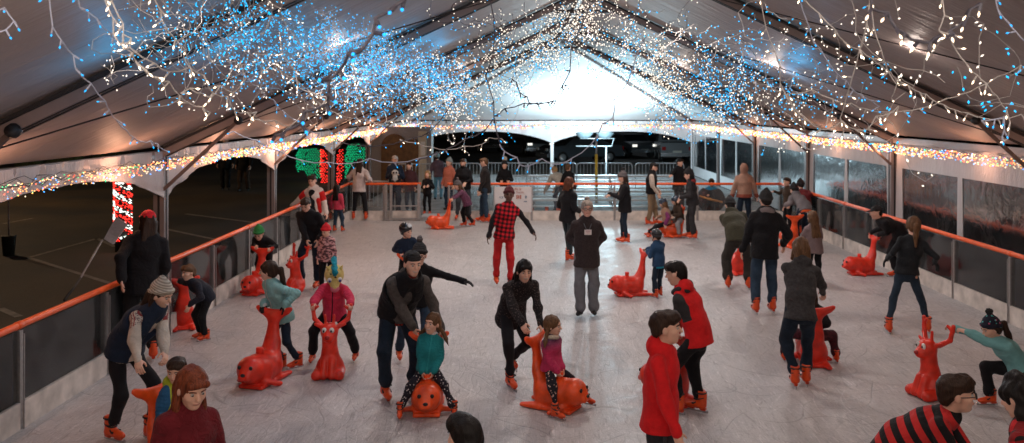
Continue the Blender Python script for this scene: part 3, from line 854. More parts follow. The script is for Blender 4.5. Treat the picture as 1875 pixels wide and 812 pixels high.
# ------------------------------------------------------------ skating aids
def plastic(nm, c):
    return pmat('plastic_' + nm, c, rough=.40, noise=.24, scale=9, bump=.12, bscale=40, spec=.5)
PL_RED = plastic('red', (0.70, 0.030, 0.012)); PL_OR = plastic('orange', (0.80, 0.080, 0.012))
BLK = pmat('painted_black', (.01, .01, .01), rough=.3); WHT = pmat('painted_white', (.75, .73, .70), rough=.4)
SEAL_H = {}
def seal_build(name_mat):
    s = SDF(.011)
    s.rc((0, -.14, .165), (0, .10, .165), .150, .165, k=.03)
    s.ell((0, .26, .200), (.142, .150, .138), k=.05)
    s.ell((0, .375, .175), (.072, .062, .055), k=.03)
    for x in (-1, 1):
        s.ell((x * .03, .418, .155), (.036, .030, .030), k=.02)
        s.rc((x * .12, .16, .07), (x * .225, .06, .030), .050, .035, k=.03, sq=((0, 0, 1), .6))
        s.rc((x * .10, -.16, .04), (x * .125, -.40, .028), .060, .040, k=.03, sq=((0, 0, 1), .6))
    s.rc((0, -.15, .17), (0, -.25, .38), .150, .088, k=.05, sq=((0, 1, 0), .8))
    s.rc((0, -.25, .36), (0, -.285, .62), .088, .052, k=.03, sq=((0, 1, 0), .75))
    for x in (-1, 1): s.rc((0, -.285, .61), (x * .190, -.30, .725), .046, .026, k=.035, sq=((0, 1, 0), .7))
    s.rc((-.15, -.30, .70), (.15, -.30, .70), .014, .014, k=.05)
    s.box((0, -.02, .02), (.135, .30, .022), k=.03)
    s.cut((0, 0, .006), (0, 0, -1))
    V, Q = s.mesh(disp=wrink(77, .004, 14)); V[:, 1] *= .82; me = np_mesh('seal_body', V, Q, attr=V); me.materials.append(name_mat)
    def sm(c, r):
        s = SDF(.006); s.ell(c, r); V, Q = s.mesh(); V[:, 1] *= .82; m_ = np_mesh('bit', V, Q); m_.materials.append(BLK); return m_
    eyes = [sm((x * .064, .392, .250), (.020, .016, .022)) for x in (-1, 1)]
    nose = sm((0, .446, .186), (.026, .018, .018))
    s = SDF(.008); s.rc((0, .055, .30), (0, .055, .385), .042, .040, k=.01); s.cut((0, 0, .385), (0, 0, 1)); V, Q = s.mesh(); V[:, 1] *= .82
    knob = np_mesh('grip_knob', V, Q); knob.materials.append(name_mat)
    SEAL_H[name_mat.name] = (me, eyes, nose, knob)
for m_ in (PL_RED, PL_OR): seal_build(m_)
def aid_frame(P, hd):
    return Matrix.Translation(P) @ Matrix.Rotation(R(hd + 180), 4, 'Z')
def seal(label, px, py, hd, mat=None, sc=1.0, P=None):
    me, eyes, nose, knob = SEAL_H[(mat or PL_RED).name]
    P = P if P is not None else ground(px, py)
    o = bpy.data.objects.new('seal_skating_aid', me); COL.objects.link(o); o.location = P; o.rotation_euler = (0, 0, R(hd + 180)); o.scale = (sc,) * 3
    tag(o, label, 'skating aid', 'seal shaped skating aids')
    for nm, ms in (('eye', eyes), ('nose', [nose]), ('grip_knob', [knob])):
        for m_ in ms:
            c = bpy.data.objects.new(nm, m_); COL.objects.link(c); c.parent = o
    M = aid_frame(P, hd) @ Matrix.Scale(sc, 4)
    return dict(R=('w', M @ Vector((.14, -.246, .715))), L=('w', M @ Vector((-.14, -.246, .715))), knob=('w', M @ Vector((0, .055, .39))),
                kR=('w', M @ Vector((.05, .055, .37))), kL=('w', M @ Vector((-.05, .055, .37))), M=M, o=o)
DEER = []
def deer_build():
    s = SDF(.010)
    s.ell((0, -.03, .12), (.165, .150, .135), k=.03)                     # seated haunches
    for x in (-1, 1):
        s.rc((x * .115, -.02, .07), (x * .135, .14, .055), .070, .062, k=.025)   # hind feet
        s.rc((x * .045, .09, .22), (x * .050, .15, .055), .045, .050, k=.02)      # front legs
    s.rc((0, -.02, .18), (0, .01, .42), .125, .082, k=.04)
    s.rc((0, .01, .42), (0, .02, .52), .085, .095, k=.03)
    s.ell((0, .03, .565), (.105, .100, .095), k=.03)
    s.ell((0, .115, .505), (.070, .065, .060), k=.03)
    for x in (-1, 1):
        s.rc((x * .09, -.0, .60), (x * .175, -.01, .635), .028, .020, k=.02, sq=((0, 1, 0), .6))       # ears
        s.rc((x * .045, .01, .63), (x * .055, .01, .745), .020, .015, k=.015)                         # small horns
        s.rc((x * .10, -.04, .60), (x * .205, -.10, .68), .030, .026, k=.02)                           # handle antler
        s.rc((x * .205, -.10, .68), (x * .235, -.12, .84), .026, .023, k=.015)
        s.rc((x * .225, -.12, .78), (x * .165, -.10, .83), .020, .017, k=.012)
    s.cut((0, 0, .006), (0, 0, -1))
    V, Q = s.mesh(); me = np_mesh('deer_body', V, Q, attr=V); me.materials.append(PL_RED)
    def sm(c, r, mt):
        s = SDF(.006); s.ell(c, r); V, Q = s.mesh(); m_ = np_mesh('bit', V, Q); m_.materials.append(mt); return m_
    DEER.extend([me, [('eye', sm((x * .045, .116, .588), (.030, .016, .036), WHT)) for x in (-1, 1)] + [('nose', sm((0, .178, .515), (.032, .022, .026), pmat('nose_red', (.35, .008, .008), rough=.3)))],
                 [sm((x * .045 + .006, .131, .582), (.013, .008, .017), BLK) for x in (-1, 1)]])
deer_build()
def deer(label, px, py, hd, sc=.95):
    P = ground(px, py)
    o = bpy.data.objects.new('reindeer_skating_aid', DEER[0]); COL.objects.link(o); o.location = P; o.rotation_euler = (0, 0, R(hd + 180)); o.scale = (sc,) * 3
    tag(o, label, 'skating aid', 'reindeer shaped skating aids')
    i = 0
    for nm, m_ in DEER[1]:
        c = bpy.data.objects.new(nm, m_); COL.objects.link(c); c.parent = o
        if nm == 'eye':
            d = bpy.data.objects.new('pupil', DEER[2][i]); COL.objects.link(d); d.parent = c; i += 1
    M = aid_frame(P, hd) @ Matrix.Scale(sc, 4)
    return dict(R=('w', M @ Vector((.235, -.12, .83))), L=('w', M @ Vector((-.235, -.12, .83))), M=M, o=o)
# ------------------------------------------------------------ camera, world
cam = bpy.data.cameras.new('camera'); co = bpy.data.objects.new('camera', cam); COL.objects.link(co); S.camera = co
co.location = (0, 0, CAMZ); co.rotation_euler = (R(90), 0, 0)
cam.sensor_width = 36; cam.lens = 36 * F_PX / 1875
cam.shift_x = -(VX - 937.5) / 1875; cam.shift_y = -(406 - VY) / 1875
cam.clip_end = 2000; cam.clip_start = .05
cam.dof.use_dof = True; cam.dof.focus_distance = 6.0; cam.dof.aperture_fstop = 3.8
w = bpy.data.worlds.new('World'); S.world = w; w.use_nodes = True
bg = w.node_tree.nodes['Background']
sky = w.node_tree.nodes.new('ShaderNodeTexSky'); sky.sky_type = 'NISHITA'; sky.sun_disc = False
sky.sun_elevation = R(-4); sky.sun_rotation = R(200)
w.node_tree.links.new(sky.outputs[0], bg.inputs[0]); bg.inputs[1].default_value = 0.12
S.view_settings.view_transform = 'Standard'; S.view_settings.look = 'None'; S.view_settings.gamma = 1; S.view_settings.exposure = 0.0
cy = S.cycles; cy.use_denoising = True; cy.max_bounces = 7; cy.diffuse_bounces = 3; cy.glossy_bounces = 3; cy.transparent_max_bounces = 14; cy.transmission_bounces = 4
cy.sample_clamp_indirect = 4; cy.sample_clamp_direct = 30; cy.caustics_reflective = False; cy.caustics_refractive = False; cy.use_light_tree = True
try: cy.denoising_prefilter = 'ACCURATE'
except Exception: pass

# rink box (ice), tent box
XL, XR, YB, YN = -4.9, 6.95, 24.0, 1.0
TL, TR, TY0, TY1, BAY = -5.3, 7.6, 1.65, 40.15, 5.5
EZ, RZ, RX = 2.42, 5.45, 1.15
HIPY = 31.0

# ------------------------------------------------------------ ground, ice
def ice_mat():
    m, nt, b = new_mat('ice'); N = nt.nodes.new; L = nt.links.new
    tc = N('ShaderNodeTexCoord'); P = tc.outputs['Object']
    def noise(sc, det=5, dist=0, vec=P, rough=.5):
        n = N('ShaderNodeTexNoise'); n.inputs['Scale'].default_value = sc; n.inputs['Detail'].default_value = det; n.inputs['Distortion'].default_value = dist; n.inputs['Roughness'].default_value = rough
        L(vec, n.inputs['Vector']); return n.outputs['Fac']
    def mr(v, a, b_, c, d):
        n = N('ShaderNodeMapRange'); n.inputs[1].default_value = a; n.inputs[2].default_value = b_; n.inputs[3].default_value = c; n.inputs[4].default_value = d
        L(v, n.inputs[0]); return n.outputs[0]
    def m2(op, a, b_=0.0):
        n = N('ShaderNodeMath'); n.operation = op
        for i, v in enumerate((a, b_)):
            if isinstance(v, (int, float)): n.inputs[i].default_value = v
            else: L(v, n.inputs[i])
        return n.outputs[0]
    # blade cuts: arcs of large circles, each family a set of rings round its own far centre, broken up by noise
    scr = None; lite = None
    for k, (cx_, cy_, sp, wid) in enumerate(((-7.5, 9, 2.1, .035), (11, 6, 2.6, .030), (1, 34, 1.7, .03), (2, -6, 2.4, .035), (-3, 17, 1.3, .03), (8, 17, 1.9, .035), (-12, 24, 3.1, .03), (16, 21, 2.2, .03))):
        mp = N('ShaderNodeMapping'); mp.inputs['Location'].default_value = (-cx_, -cy_, 0); L(P, mp.inputs[0])
        wob = N('ShaderNodeTexNoise'); wob.inputs['Scale'].default_value = .45; wob.inputs['Detail'].default_value = 1; L(mp.outputs[0], wob.inputs['Vector'])
        ln = N('ShaderNodeVectorMath'); ln.operation = 'LENGTH'; L(mp.outputs[0], ln.inputs[0])
        r_ = m2('ADD', ln.outputs['Value'], m2('MULTIPLY', wob.outputs['Fac'], 5.0))
        d = m2('ABSOLUTE', m2('SUBTRACT', m2('FRACT', m2('MULTIPLY', r_, sp)), .5))
        l = mr(d, 0, wid, 1, 0)
        mp2 = N('ShaderNodeMapping'); mp2.inputs['Location'].default_value = (k * 7.3, k * 3.1, 0); L(P, mp2.inputs[0])
        l = m2('MULTIPLY', l, mr(noise(1.3, 3, 0, mp2.outputs[0]), .47, .60, 0, 1))
        if k % 3 == 2: lite = l if lite is None else m2('MAXIMUM', lite, l)
        else: scr = l if scr is None else m2('MAXIMUM', scr, l)
    for ang, sx, sy, wobb, wid in ((20, 2.6, .30, .5, .030), (-35, 3.4, .34, .8, .03), (110, 4.2, .5, 1.4, .03), (50, 7.0, 1.0, 2.4, .04)):
        mp = N('ShaderNodeMapping'); mp.inputs['Rotation'].default_value = (0, 0, R(ang)); mp.inputs['Scale'].default_value = (sx, sy, 1); mp.inputs['Location'].default_value = (ang, ang * .3, 0)
        L(P, mp.inputs[0])
        f = noise(1.0, 2, wobb, mp.outputs[0])
        d = m2('ABSOLUTE', m2('SUBTRACT', m2('FRACT', m2('MULTIPLY', f, 7.0)), .5))
        l = m2('MULTIPLY', mr(d, 0, wid, 1, 0), mr(noise(1.1 + sx * .3, 2, 0), .42, .60, 0, 1))
        scr = m2('MAXIMUM', scr, l)
    big = noise(.35, 4, .6); mid = noise(3.2, 6, 1.0, rough=.65); fine = noise(38, 6, .8, rough=.75)
    v = m2('MULTIPLY', mr(big, .3, .7, .90, 1.06), mr(mid, .3, .7, .90, 1.07))
    v = m2('MULTIPLY', v, mr(fine, .3, .7, .80, 1.16))
    v = m2('MULTIPLY', v, mr(scr, 0, 1, 1.0, .66))
    v = m2('ADD', v, m2('MULTIPLY', lite, .22))
    for k, ang in enumerate((12, 58, 101, 147, -20)):      # short fine nicks in every direction, pale and dark
        mp = N('ShaderNodeMapping'); mp.inputs['Rotation'].default_value = (0, 0, R(ang)); mp.inputs['Scale'].default_value = (26, 2.6, 1); mp.inputs['Location'].default_value = (ang * 2, ang, 0); L(P, mp.inputs[0])
        f = noise(1.0, 3, 1.5, mp.outputs[0], .6)
        if k % 2: v = m2('ADD', v, mr(f, .60, .69, 0, .26))
        else: v = m2('MULTIPLY', v, mr(f, .60, .69, 1, .80))
    gouge = mr(noise(13, 5, 3.0, rough=.7), .64, .70, 0, .30)
    v = m2('ADD', v, gouge)
    s = N('ShaderNodeVectorMath'); s.operation = 'SCALE'; s.inputs[0].default_value = (.50, .478, .478); L(v, s.inputs['Scale']); L(s.outputs[0], b.inputs['Base Color'])
    L(mr(mid, .3, .7, .28, .55), b.inputs['Roughness']); b.inputs['IOR'].default_value = 1.31; b.inputs['Specular IOR Level'].default_value = .8
    h = m2('ADD', m2('MULTIPLY', scr, -.6), m2('ADD', m2('MULTIPLY', fine, .6), m2('MULTIPLY', mid, .9)))
    bp = N('ShaderNodeBump'); bp.inputs['Strength'].default_value = .35; bp.inputs['Distance'].default_value = .02; L(h, bp.inputs['Height']); L(bp.outputs[0], b.inputs['Normal'])
    return m
m = MB(); nx, ny = 1, 1
m.quad((XL - .05, -.5, 0), (XR + .05, -.5, 0), (XR + .05, YB + .06, 0), (XL - .05, YB + .06, 0))
tag(m.build('ice', ice_mat()), kind='structure')

def asphalt_mat():
    m, nt, b = new_mat('dark_ground'); N = nt.nodes.new; L = nt.links.new
    tc = N('ShaderNodeTexCoord'); n = N('ShaderNodeTexNoise'); n.inputs['Scale'].default_value = .22; n.inputs['Detail'].default_value = 8; L(tc.outputs['Object'], n.inputs['Vector'])
    n2 = N('ShaderNodeTexNoise'); n2.inputs['Scale'].default_value = 24; n2.inputs['Detail'].default_value = 4; L(tc.outputs['Object'], n2.inputs['Vector'])
    cr = N('ShaderNodeValToRGB'); cr.color_ramp.elements[0].position = .42; cr.color_ramp.elements[0].color = (.022, .019, .017, 1)
    cr.color_ramp.elements[1].position = .60; cr.color_ramp.elements[1].color = (.060, .042, .024, 1); L(n.outputs['Fac'], cr.inputs[0])
    mr = N('ShaderNodeMapRange'); mr.inputs[3].default_value = .5; mr.inputs[4].default_value = 1.5; L(n2.outputs['Fac'], mr.inputs[0])
    s = N('ShaderNodeVectorMath'); s.operation = 'SCALE'; L(cr.outputs[0], s.inputs[0]); L(mr.outputs[0], s.inputs['Scale']); L(s.outputs[0], b.inputs['Base Color'])
    b.inputs['Roughness'].default_value = .8
    bp = N('ShaderNodeBump'); bp.inputs['Strength'].default_value = .4; bp.inputs['Distance'].default_value = .02; L(n2.outputs['Fac'], bp.inputs['Height']); L(bp.outputs[0], b.inputs['Normal'])
    return m
m = MB(); m.quad((-700, -60, -.03), (700, -60, -.03), (700, 1200, -.03), (-700, 1200, -.03))
tag(m.build('ground', asphalt_mat()), kind='structure')
# ground strip under the tent behind the rink
m = MB(); m.quad((TL, YB + .1, -.02), (TR, YB + .1, -.02), (TR, TY1 + .5, -.02), (TL, TY1 + .5, -.02))
tag(m.build('floor', pmat('concrete', (.22, .22, .22), rough=.8, noise=.25, scale=2.5)), kind='structure')
# parking lines outside on the left
LINE = pmat('line_paint', (.20, .17, .14), rough=.7, noise=.35, scale=5)
def gline(a, b, wd=.11):
    A, B = ground(*a, z=-.026), ground(*b, z=-.026); d = (B - A).normalized(); n = Vector((-d.y, d.x, 0)) * wd / 2
    m.quad(A - n, A + n, B + n, B - n)
m = MB()
for a, b, wd in (((52, 472), (178, 437), .10), ((52, 472), (205, 520), .10), ((178, 437), (210, 452), .10), ((0, 565), (35, 580), .12),
              ((305, 420), (400, 440), .12), ((340, 392), (500, 412), .14), ((60, 400), (5, 410), .1)):
    gline(a, b, wd)
tag(m.build('parking_lines', LINE), kind='structure')

# ------------------------------------------------------------ rink barrier
RAIL = pmat('rail_orange', (0.85, 0.12, 0.025), rough=.35, noise=.12, scale=9, bump=.1, bscale=30)
def kick_mat():
    m = pmat('kickboard_white', (.60, .54, .49), rough=.6, noise=.26, scale=5, bump=.15, bscale=18); return m
KICK = kick_mat()
POST = pmat('post_grey', (.38, .36, .35), rough=.35, metal=.6, noise=.15)
def glass_mat():
    m, nt, b = new_mat('clear_panel'); N = nt.nodes.new; L = nt.links.new
    out = nt.nodes['Material Output']
    tr = N('ShaderNodeBsdfTransparent'); tr.inputs[0].default_value = (.90, .92, .92, 1)
    gl = N('ShaderNodeBsdfGlossy'); gl.inputs['Roughness'].default_value = .06; gl.inputs['Color'].default_value = (.9, .9, .9, 1)
    df = N('ShaderNodeBsdfDiffuse'); df.inputs[0].default_value = (.75, .76, .78, 1)
    lw = N('ShaderNodeFresnel'); lw.inputs[0].default_value = 1.40
    mx = N('ShaderNodeMixShader'); L(lw.outputs[0], mx.inputs[0]); L(tr.outputs[0], mx.inputs[1]); L(gl.outputs[0], mx.inputs[2])
    tc = N('ShaderNodeTexCoord'); n = N('ShaderNodeTexNoise'); n.inputs['Scale'].default_value = 2.2; n.inputs['Detail'].default_value = 8; L(tc.outputs['Object'], n.inputs['Vector'])
    mr = N('ShaderNodeMapRange'); mr.inputs[1].default_value = .35; mr.inputs[2].default_value = .75; mr.inputs[3].default_value = .0; mr.inputs[4].default_value = .06; L(n.outputs['Fac'], mr.inputs[0])
    m3 = N('ShaderNodeMixShader'); L(mr.outputs[0], m3.inputs[0]); L(mx.outputs[0], m3.inputs[1]); L(df.outputs[0], m3.inputs[2]); L(m3.outputs[0], out.inputs[0])
    return m
GLASS = glass_mat()
KH, RH = .26, .97
def barrier(name, label, A, B, n, inward, gap=None, rail=True):
    """Wall of clear panels from A to B; inward = unit vector to the ice"""
    A, B, inward = Vector(A), Vector(B), Vector(inward)
    root = empty(name, A); tag(root, label, 'rink barrier', 'clear panel barriers round the ice')
    d = (B - A) / n; dn = d.normalized()
    def L_(p): return p - A
    for i in range(n):
        p, q = A + d * i, A + d * (i + 1)
        m = MB(); m.bar(L_(p + dn * .03 + Vector((0, 0, KH / 2))), L_(q - dn * .03 + Vector((0, 0, KH / 2))), .07, KH); m.build('kickboard', KICK, root)
        m = MB(); m.bar(L_(p + dn * .03 + Vector((0, 0, (KH + RH) / 2 - .01))), L_(q - dn * .03 + Vector((0, 0, (KH + RH) / 2 - .01))), .012, RH - KH - .02); m.build('clear_panel', GLASS, root)
    for i in range(n + 1):
        p = A + d * i - inward * .0
        m = MB(); m.box(L_(p + Vector((0, 0, (RH - .02) / 2))), (.055 if abs(inward.x) > .5 else .055, .055, RH - .02)); m.box(L_(p + inward * .052 + Vector((0, 0, .46))), (.012, .012, .92)); m.build('post', POST, root)
    m = MB(); n_ = 24
    pts = [L_(A + (B - A) * (i / n_) + Vector((0, 0, RH + .028))) for i in range(n_ + 1)]
    m.tube(pts, .036, 10); hr_ = m.build('handrail', RAIL, root)
    for i in range(0, n + 1, 2):
        m = MB(); c_ = L_(A + d * i + Vector((0, 0, RH + .028))); m.tube([c_ - dn * .045, c_ + dn * .045], .041, 10); m.build('rail_joint', RAIL, hr_)
    return root
barrier('rink_barrier', 'long clear panel barrier with orange handrail along the left side of the ice', (XL, 1.5, 0), (XL, YB, 0), 13, (1, 0, 0))
barrier('rink_barrier', 'long clear panel barrier with orange handrail along the right side by the window walls', (XR, 6.0, 0), (XR, YB, 0), 11, (-1, 0, 0))
xg0, xg1 = (768 - VX) * YB / F_PX, (822 - VX) * YB / F_PX
barrier('rink_barrier', 'short clear panel barrier at the back left, beside the open gate', (XL, YB, 0), (xg0, YB, 0), 2, (0, -1, 0))
barrier('rink_barrier', 'clear panel barrier with orange handrail across the back, in front of the bleachers', (xg1, YB, 0), (XR, YB, 0), 4, (0, -1, 0))

# ------------------------------------------------------------ tent
def canvas_mat(name, col, trans=.25, folds=1.0):
    m, nt, b = new_mat(name); N = nt.nodes.new; L = nt.links.new; out = nt.nodes['Material Output']
    tc = N('ShaderNodeTexCoord')
    n = N('ShaderNodeTexNoise'); n.inputs['Scale'].default_value = .8; n.inputs['Detail'].default_value = 6; n.inputs['Distortion'].default_value = .5; L(tc.outputs['Object'], n.inputs['Vector'])
    mr = N('ShaderNodeMapRange'); mr.inputs[1].default_value = .3; mr.inputs[2].default_value = .7; mr.inputs[3].default_value = .88; mr.inputs[4].default_value = 1.06; L(n.outputs['Fac'], mr.inputs[0])
    s = N('ShaderNodeVectorMath'); s.operation = 'SCALE'; s.inputs[0].default_value = col; L(mr.outputs[0], s.inputs['Scale']); L(s.outputs[0], b.inputs['Base Color'])
    b.inputs['Roughness'].default_value = .55
    mp = N('ShaderNodeMapping'); mp.inputs['Scale'].default_value = (.7, 3.2, .7); L(tc.outputs['Object'], mp.inputs[0])
    n2 = N('ShaderNodeTexNoise'); n2.inputs['Scale'].default_value = 1.3 * folds; n2.inputs['Detail'].default_value = 6; n2.inputs['Distortion'].default_value = 1.2; L(mp.outputs[0], n2.inputs['Vector'])
    bp = N('ShaderNodeBump'); bp.inputs['Strength'].default_value = .35; bp.inputs['Distance'].default_value = .10; L(n2.outputs['Fac'], bp.inputs['Height']); L(bp.outputs[0], b.inputs['Normal'])
    tl = N('ShaderNodeBsdfTranslucent'); L(s.outputs[0], tl.inputs[0])
    mx = N('ShaderNodeMixShader'); mx.inputs[0].default_value = trans; L(b.outputs[0], mx.inputs[1]); L(tl.outputs[0], mx.inputs[2]); L(mx.outputs[0], out.inputs[0])
    return m
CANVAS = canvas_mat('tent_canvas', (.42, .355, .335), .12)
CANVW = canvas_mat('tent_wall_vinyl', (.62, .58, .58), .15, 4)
ALU = pmat('frame_aluminium', (.26, .21, .20), rough=.45, metal=.35, noise=.10, scale=4)
DARK = pmat('frame_groove', (.015, .013, .013), rough=.6)
tent = empty('marquee_tent', (RX, TY0, 0)); tag(tent, 'big white marquee tent with dark grooved rafters covering the ice rink', 'tent')
def T_(v): return Vector(v) - Vector((RX, TY0, 0))
# roof: each bay a slightly sagging sheet
def grid(f, nu, nv):
    V = [f(i / nu, j / nv) for j in range(nv + 1) for i in range(nu + 1)]
    F = [(j * (nu + 1) + i, j * (nu + 1) + i + 1, (j + 1) * (nu + 1) + i + 1, (j + 1) * (nu + 1) + i) for j in range(nv) for i in range(nu)]
    return V, F
ys = [TY0 + BAY * i for i in range(-1, 7)]; ys = [y for y in ys if y < HIPY]
segs = ys + [HIPY]
m = MB()
for side, xe in ((0, TL), (1, TR)):
    for i in range(len(segs) - 1):
        y0, y1 = segs[i], segs[i + 1]
        def f(u, v):
            x = xe + (RX - xe) * u; z = EZ + (RZ - EZ) * u
            sag = math.sin(math.pi * v) * math.sin(math.pi * min(1, u * 1.0)) * .10 + (1 - abs(math.sin(math.pi * v)) ** .3) * -.02
            return T_((x, y0 + (y1 - y0) * v, z + .10 - sag))
        V, F_ = grid(f, 14, 10); m.add(V, F_ if side else [t[::-1] for t in F_], 0, True)
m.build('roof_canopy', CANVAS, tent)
m = MB()      # hip end: two side slopes and the end slope
apex = Vector((RX, HIPY, RZ + .10))
def tri(a, b, c, n=12, sag=.12):
    V = []; F = []; ix = {}
    for i in range(n + 1):
        for j in range(n + 1 - i):
            u, v = i / n, j / n; w_ = 1 - u - v; ix[(i, j)] = len(V)
            p = a * w_ + b * u + c * v; V.append(T_(p - Vector((0, 0, sag * 27 * u * v * w_ * .6 + 0))))
    for i in range(n):
        for j in range(n - i):
            F.append((ix[(i, j)], ix[(i + 1, j)], ix[(i, j + 1)]))
            if i + j < n - 1: F.append((ix[(i + 1, j)], ix[(i + 1, j + 1)], ix[(i, j + 1)]))
    m.add(V, F, 0, True)
EZ1 = EZ + .1
tri(apex, Vector((TL, TY1, EZ1)), Vector((TR, TY1, EZ1)))
tri(apex, Vector((TL, HIPY, EZ1)), Vector((TL, TY1, EZ1))); tri(apex, Vector((TR, HIPY, EZ1)), Vector((TR, TY1, EZ1)))
m.build('hip_end', canvas_mat('hip_canvas_lit', (.62, .62, .63), .1, 3), tent)  # same roof canvas in a whiter colour, floodlit brightness painted in
# rafters
for y in ys[0:]:
    for xe in (TL, TR):
        a, b = T_((xe, y, EZ + .0)), T_((RX, y, RZ + .0)); m = MB()
        m.bar(a, b, .17, .11, 0)
        nn = Vector((0, 0, -.062)); o = .045
        for dy in (-o, o): m.bar(a + nn + Vector((0, dy, 0)), b + nn + Vector((0, dy, 0)), .036, .014, 1)
        m.bar(a + Vector((0, .14, .06)), b + Vector((0, .14, .06)), .05, .03, 1); m.bar(a + Vector((0, -.12, .06)), b + Vector((0, -.12, .06)), .06, .03, 1)
        m.build('rafter', [ALU, DARK], tent)
    m = MB(); zc = RZ - .36; hw = .55
    m.bar(T_((RX - hw, y, zc)), T_((RX + hw, y, zc)), .05, .07); m.build('collar_tie', pmat('tie_dark', (.06, .05, .05), rough=.5, metal=.4), tent)
for a, b in (((TL, TY1, EZ), (RX, HIPY, RZ)), ((TR, TY1, EZ), (RX, HIPY, RZ))):
    m = MB(); m.bar(T_(a), T_(b), .10, .09); m.build('hip_rafter', ALU, tent)
m = MB(); m.bar(T_((RX, ys[0], RZ)), T_((RX, HIPY, RZ)), .08, .10); m.build('ridge_beam', ALU, tent)
for xe in (TL, TR):
    m = MB(); m.bar(T_((xe, ys[0], EZ)), T_((xe, TY1, EZ)), .08, .12); m.build('eave_beam', ALU, tent)
m = MB(); m.bar(T_((TL, TY1, EZ)), T_((TR, TY1, EZ)), .08, .12); m.build('eave_beam', ALU, tent)
PWH = pmat('frame_white', (.62, .58, .58), rough=.45, metal=.1, noise=.08)
py_ = [TY0 + BAY * i for i in range(0, 8)]
for xe, sg in ((TL, 1), (TR, -1)):
    for y in py_:
        if xe == TR and y < 8: continue
        m = MB(); m.box(T_((xe, y, EZ / 2)), (.155, .155, EZ), mi=0)
        m.box(T_((xe - .0, y - .080, EZ / 2)), (.03, .010, EZ), mi=1); m.box(T_((xe + sg * .080, y, EZ / 2)), (.010, .03, EZ), mi=1); m.box(T_((xe, y, .02)), (.3, .3, .03))
        m.build('tent_leg', [ALU if y < 35 else PWH, DARK], tent)
        if y < 33 or True:
            if y > HIPY + 1: continue
            l = 1.15; m = MB(); top = Vector((xe + sg * l, y - .09, EZ + l * (RZ - EZ) / (RX - TL) - .05))
            m.bar(T_((xe + sg * .08, y - .09, 1.92)), T_(top), .045); b_ = m.build('knee_brace', pmat('brace_brown', (.12, .085, .075), rough=.5, metal=.3), tent)
            m = MB(); m.lathe(T_(top), [(.0, -.06), (.05, -.05), (.065, 0), (.05, .05), (0, .06)], 10, axis=Matrix.Rotation(R(90), 3, 'X')); m.build('brace_knuckle', DARK, b_)
m = MB(); xm = (TL + TR) / 2; m.box(T_((xm, TY1, EZ / 2)), (.14, .14, EZ)); m.build('tent_leg', PWH, tent)
# roof cables
CABLE = pmat('cable_dark', (.03, .025, .025), rough=.6)
for y0, y1 in ((TY0 + BAY, TY0 + 2 * BAY), (TY0 + BAY * 2, TY0 + BAY * 3)):
    for xe, sg in ((TL, 1), (TR, -1)):
        m = MB(); m.tube([T_((xe, y0, EZ + .05)), T_((RX - sg * 1.5, y1, RZ - .75))], .008, 4); m.build('wind_cable', CABLE, tent)
# arched valances
def valance(A, B, nrm_, drop0=.62, drop1=.20, up=.05, mat=CANVW, n=20, skew=False):
    A, B, nn = Vector(A), Vector(B), Vector(nrm_); m = MB()
    def f(u, v):
        p = A + (B - A) * u; dr = drop1 + (drop0 - drop1) * (abs(2 * u - 1) ** 2.6)
        wv = .025 * math.sin(u * 37 + v * 3) * v + .015 * math.sin(u * 71)
        return T_(p + Vector((0, 0, up - (dr + up) * v)) + nn * (.05 + wv))
    V, F_ = grid(f, n * 2, 6); m.add(V, F_, 0, True)
    pts = [f(i / (n * 2), 1) for i in range(n * 2 + 1)]; m.tube(pts, .012, 5, 0)
    return m.build('valance', mat, tent)
for i in range(len(py_) - 1): valance((TL, py_[i] + .08, EZ), (TL, py_[i + 1] - .08, EZ), (1, 0, 0))
valance((TL, TY1, EZ), (xm, TY1, EZ), (0, -1, 0), .95, .42); valance((xm, TY1, EZ), (TR, TY1, EZ), (0, -1, 0), .95, .42)

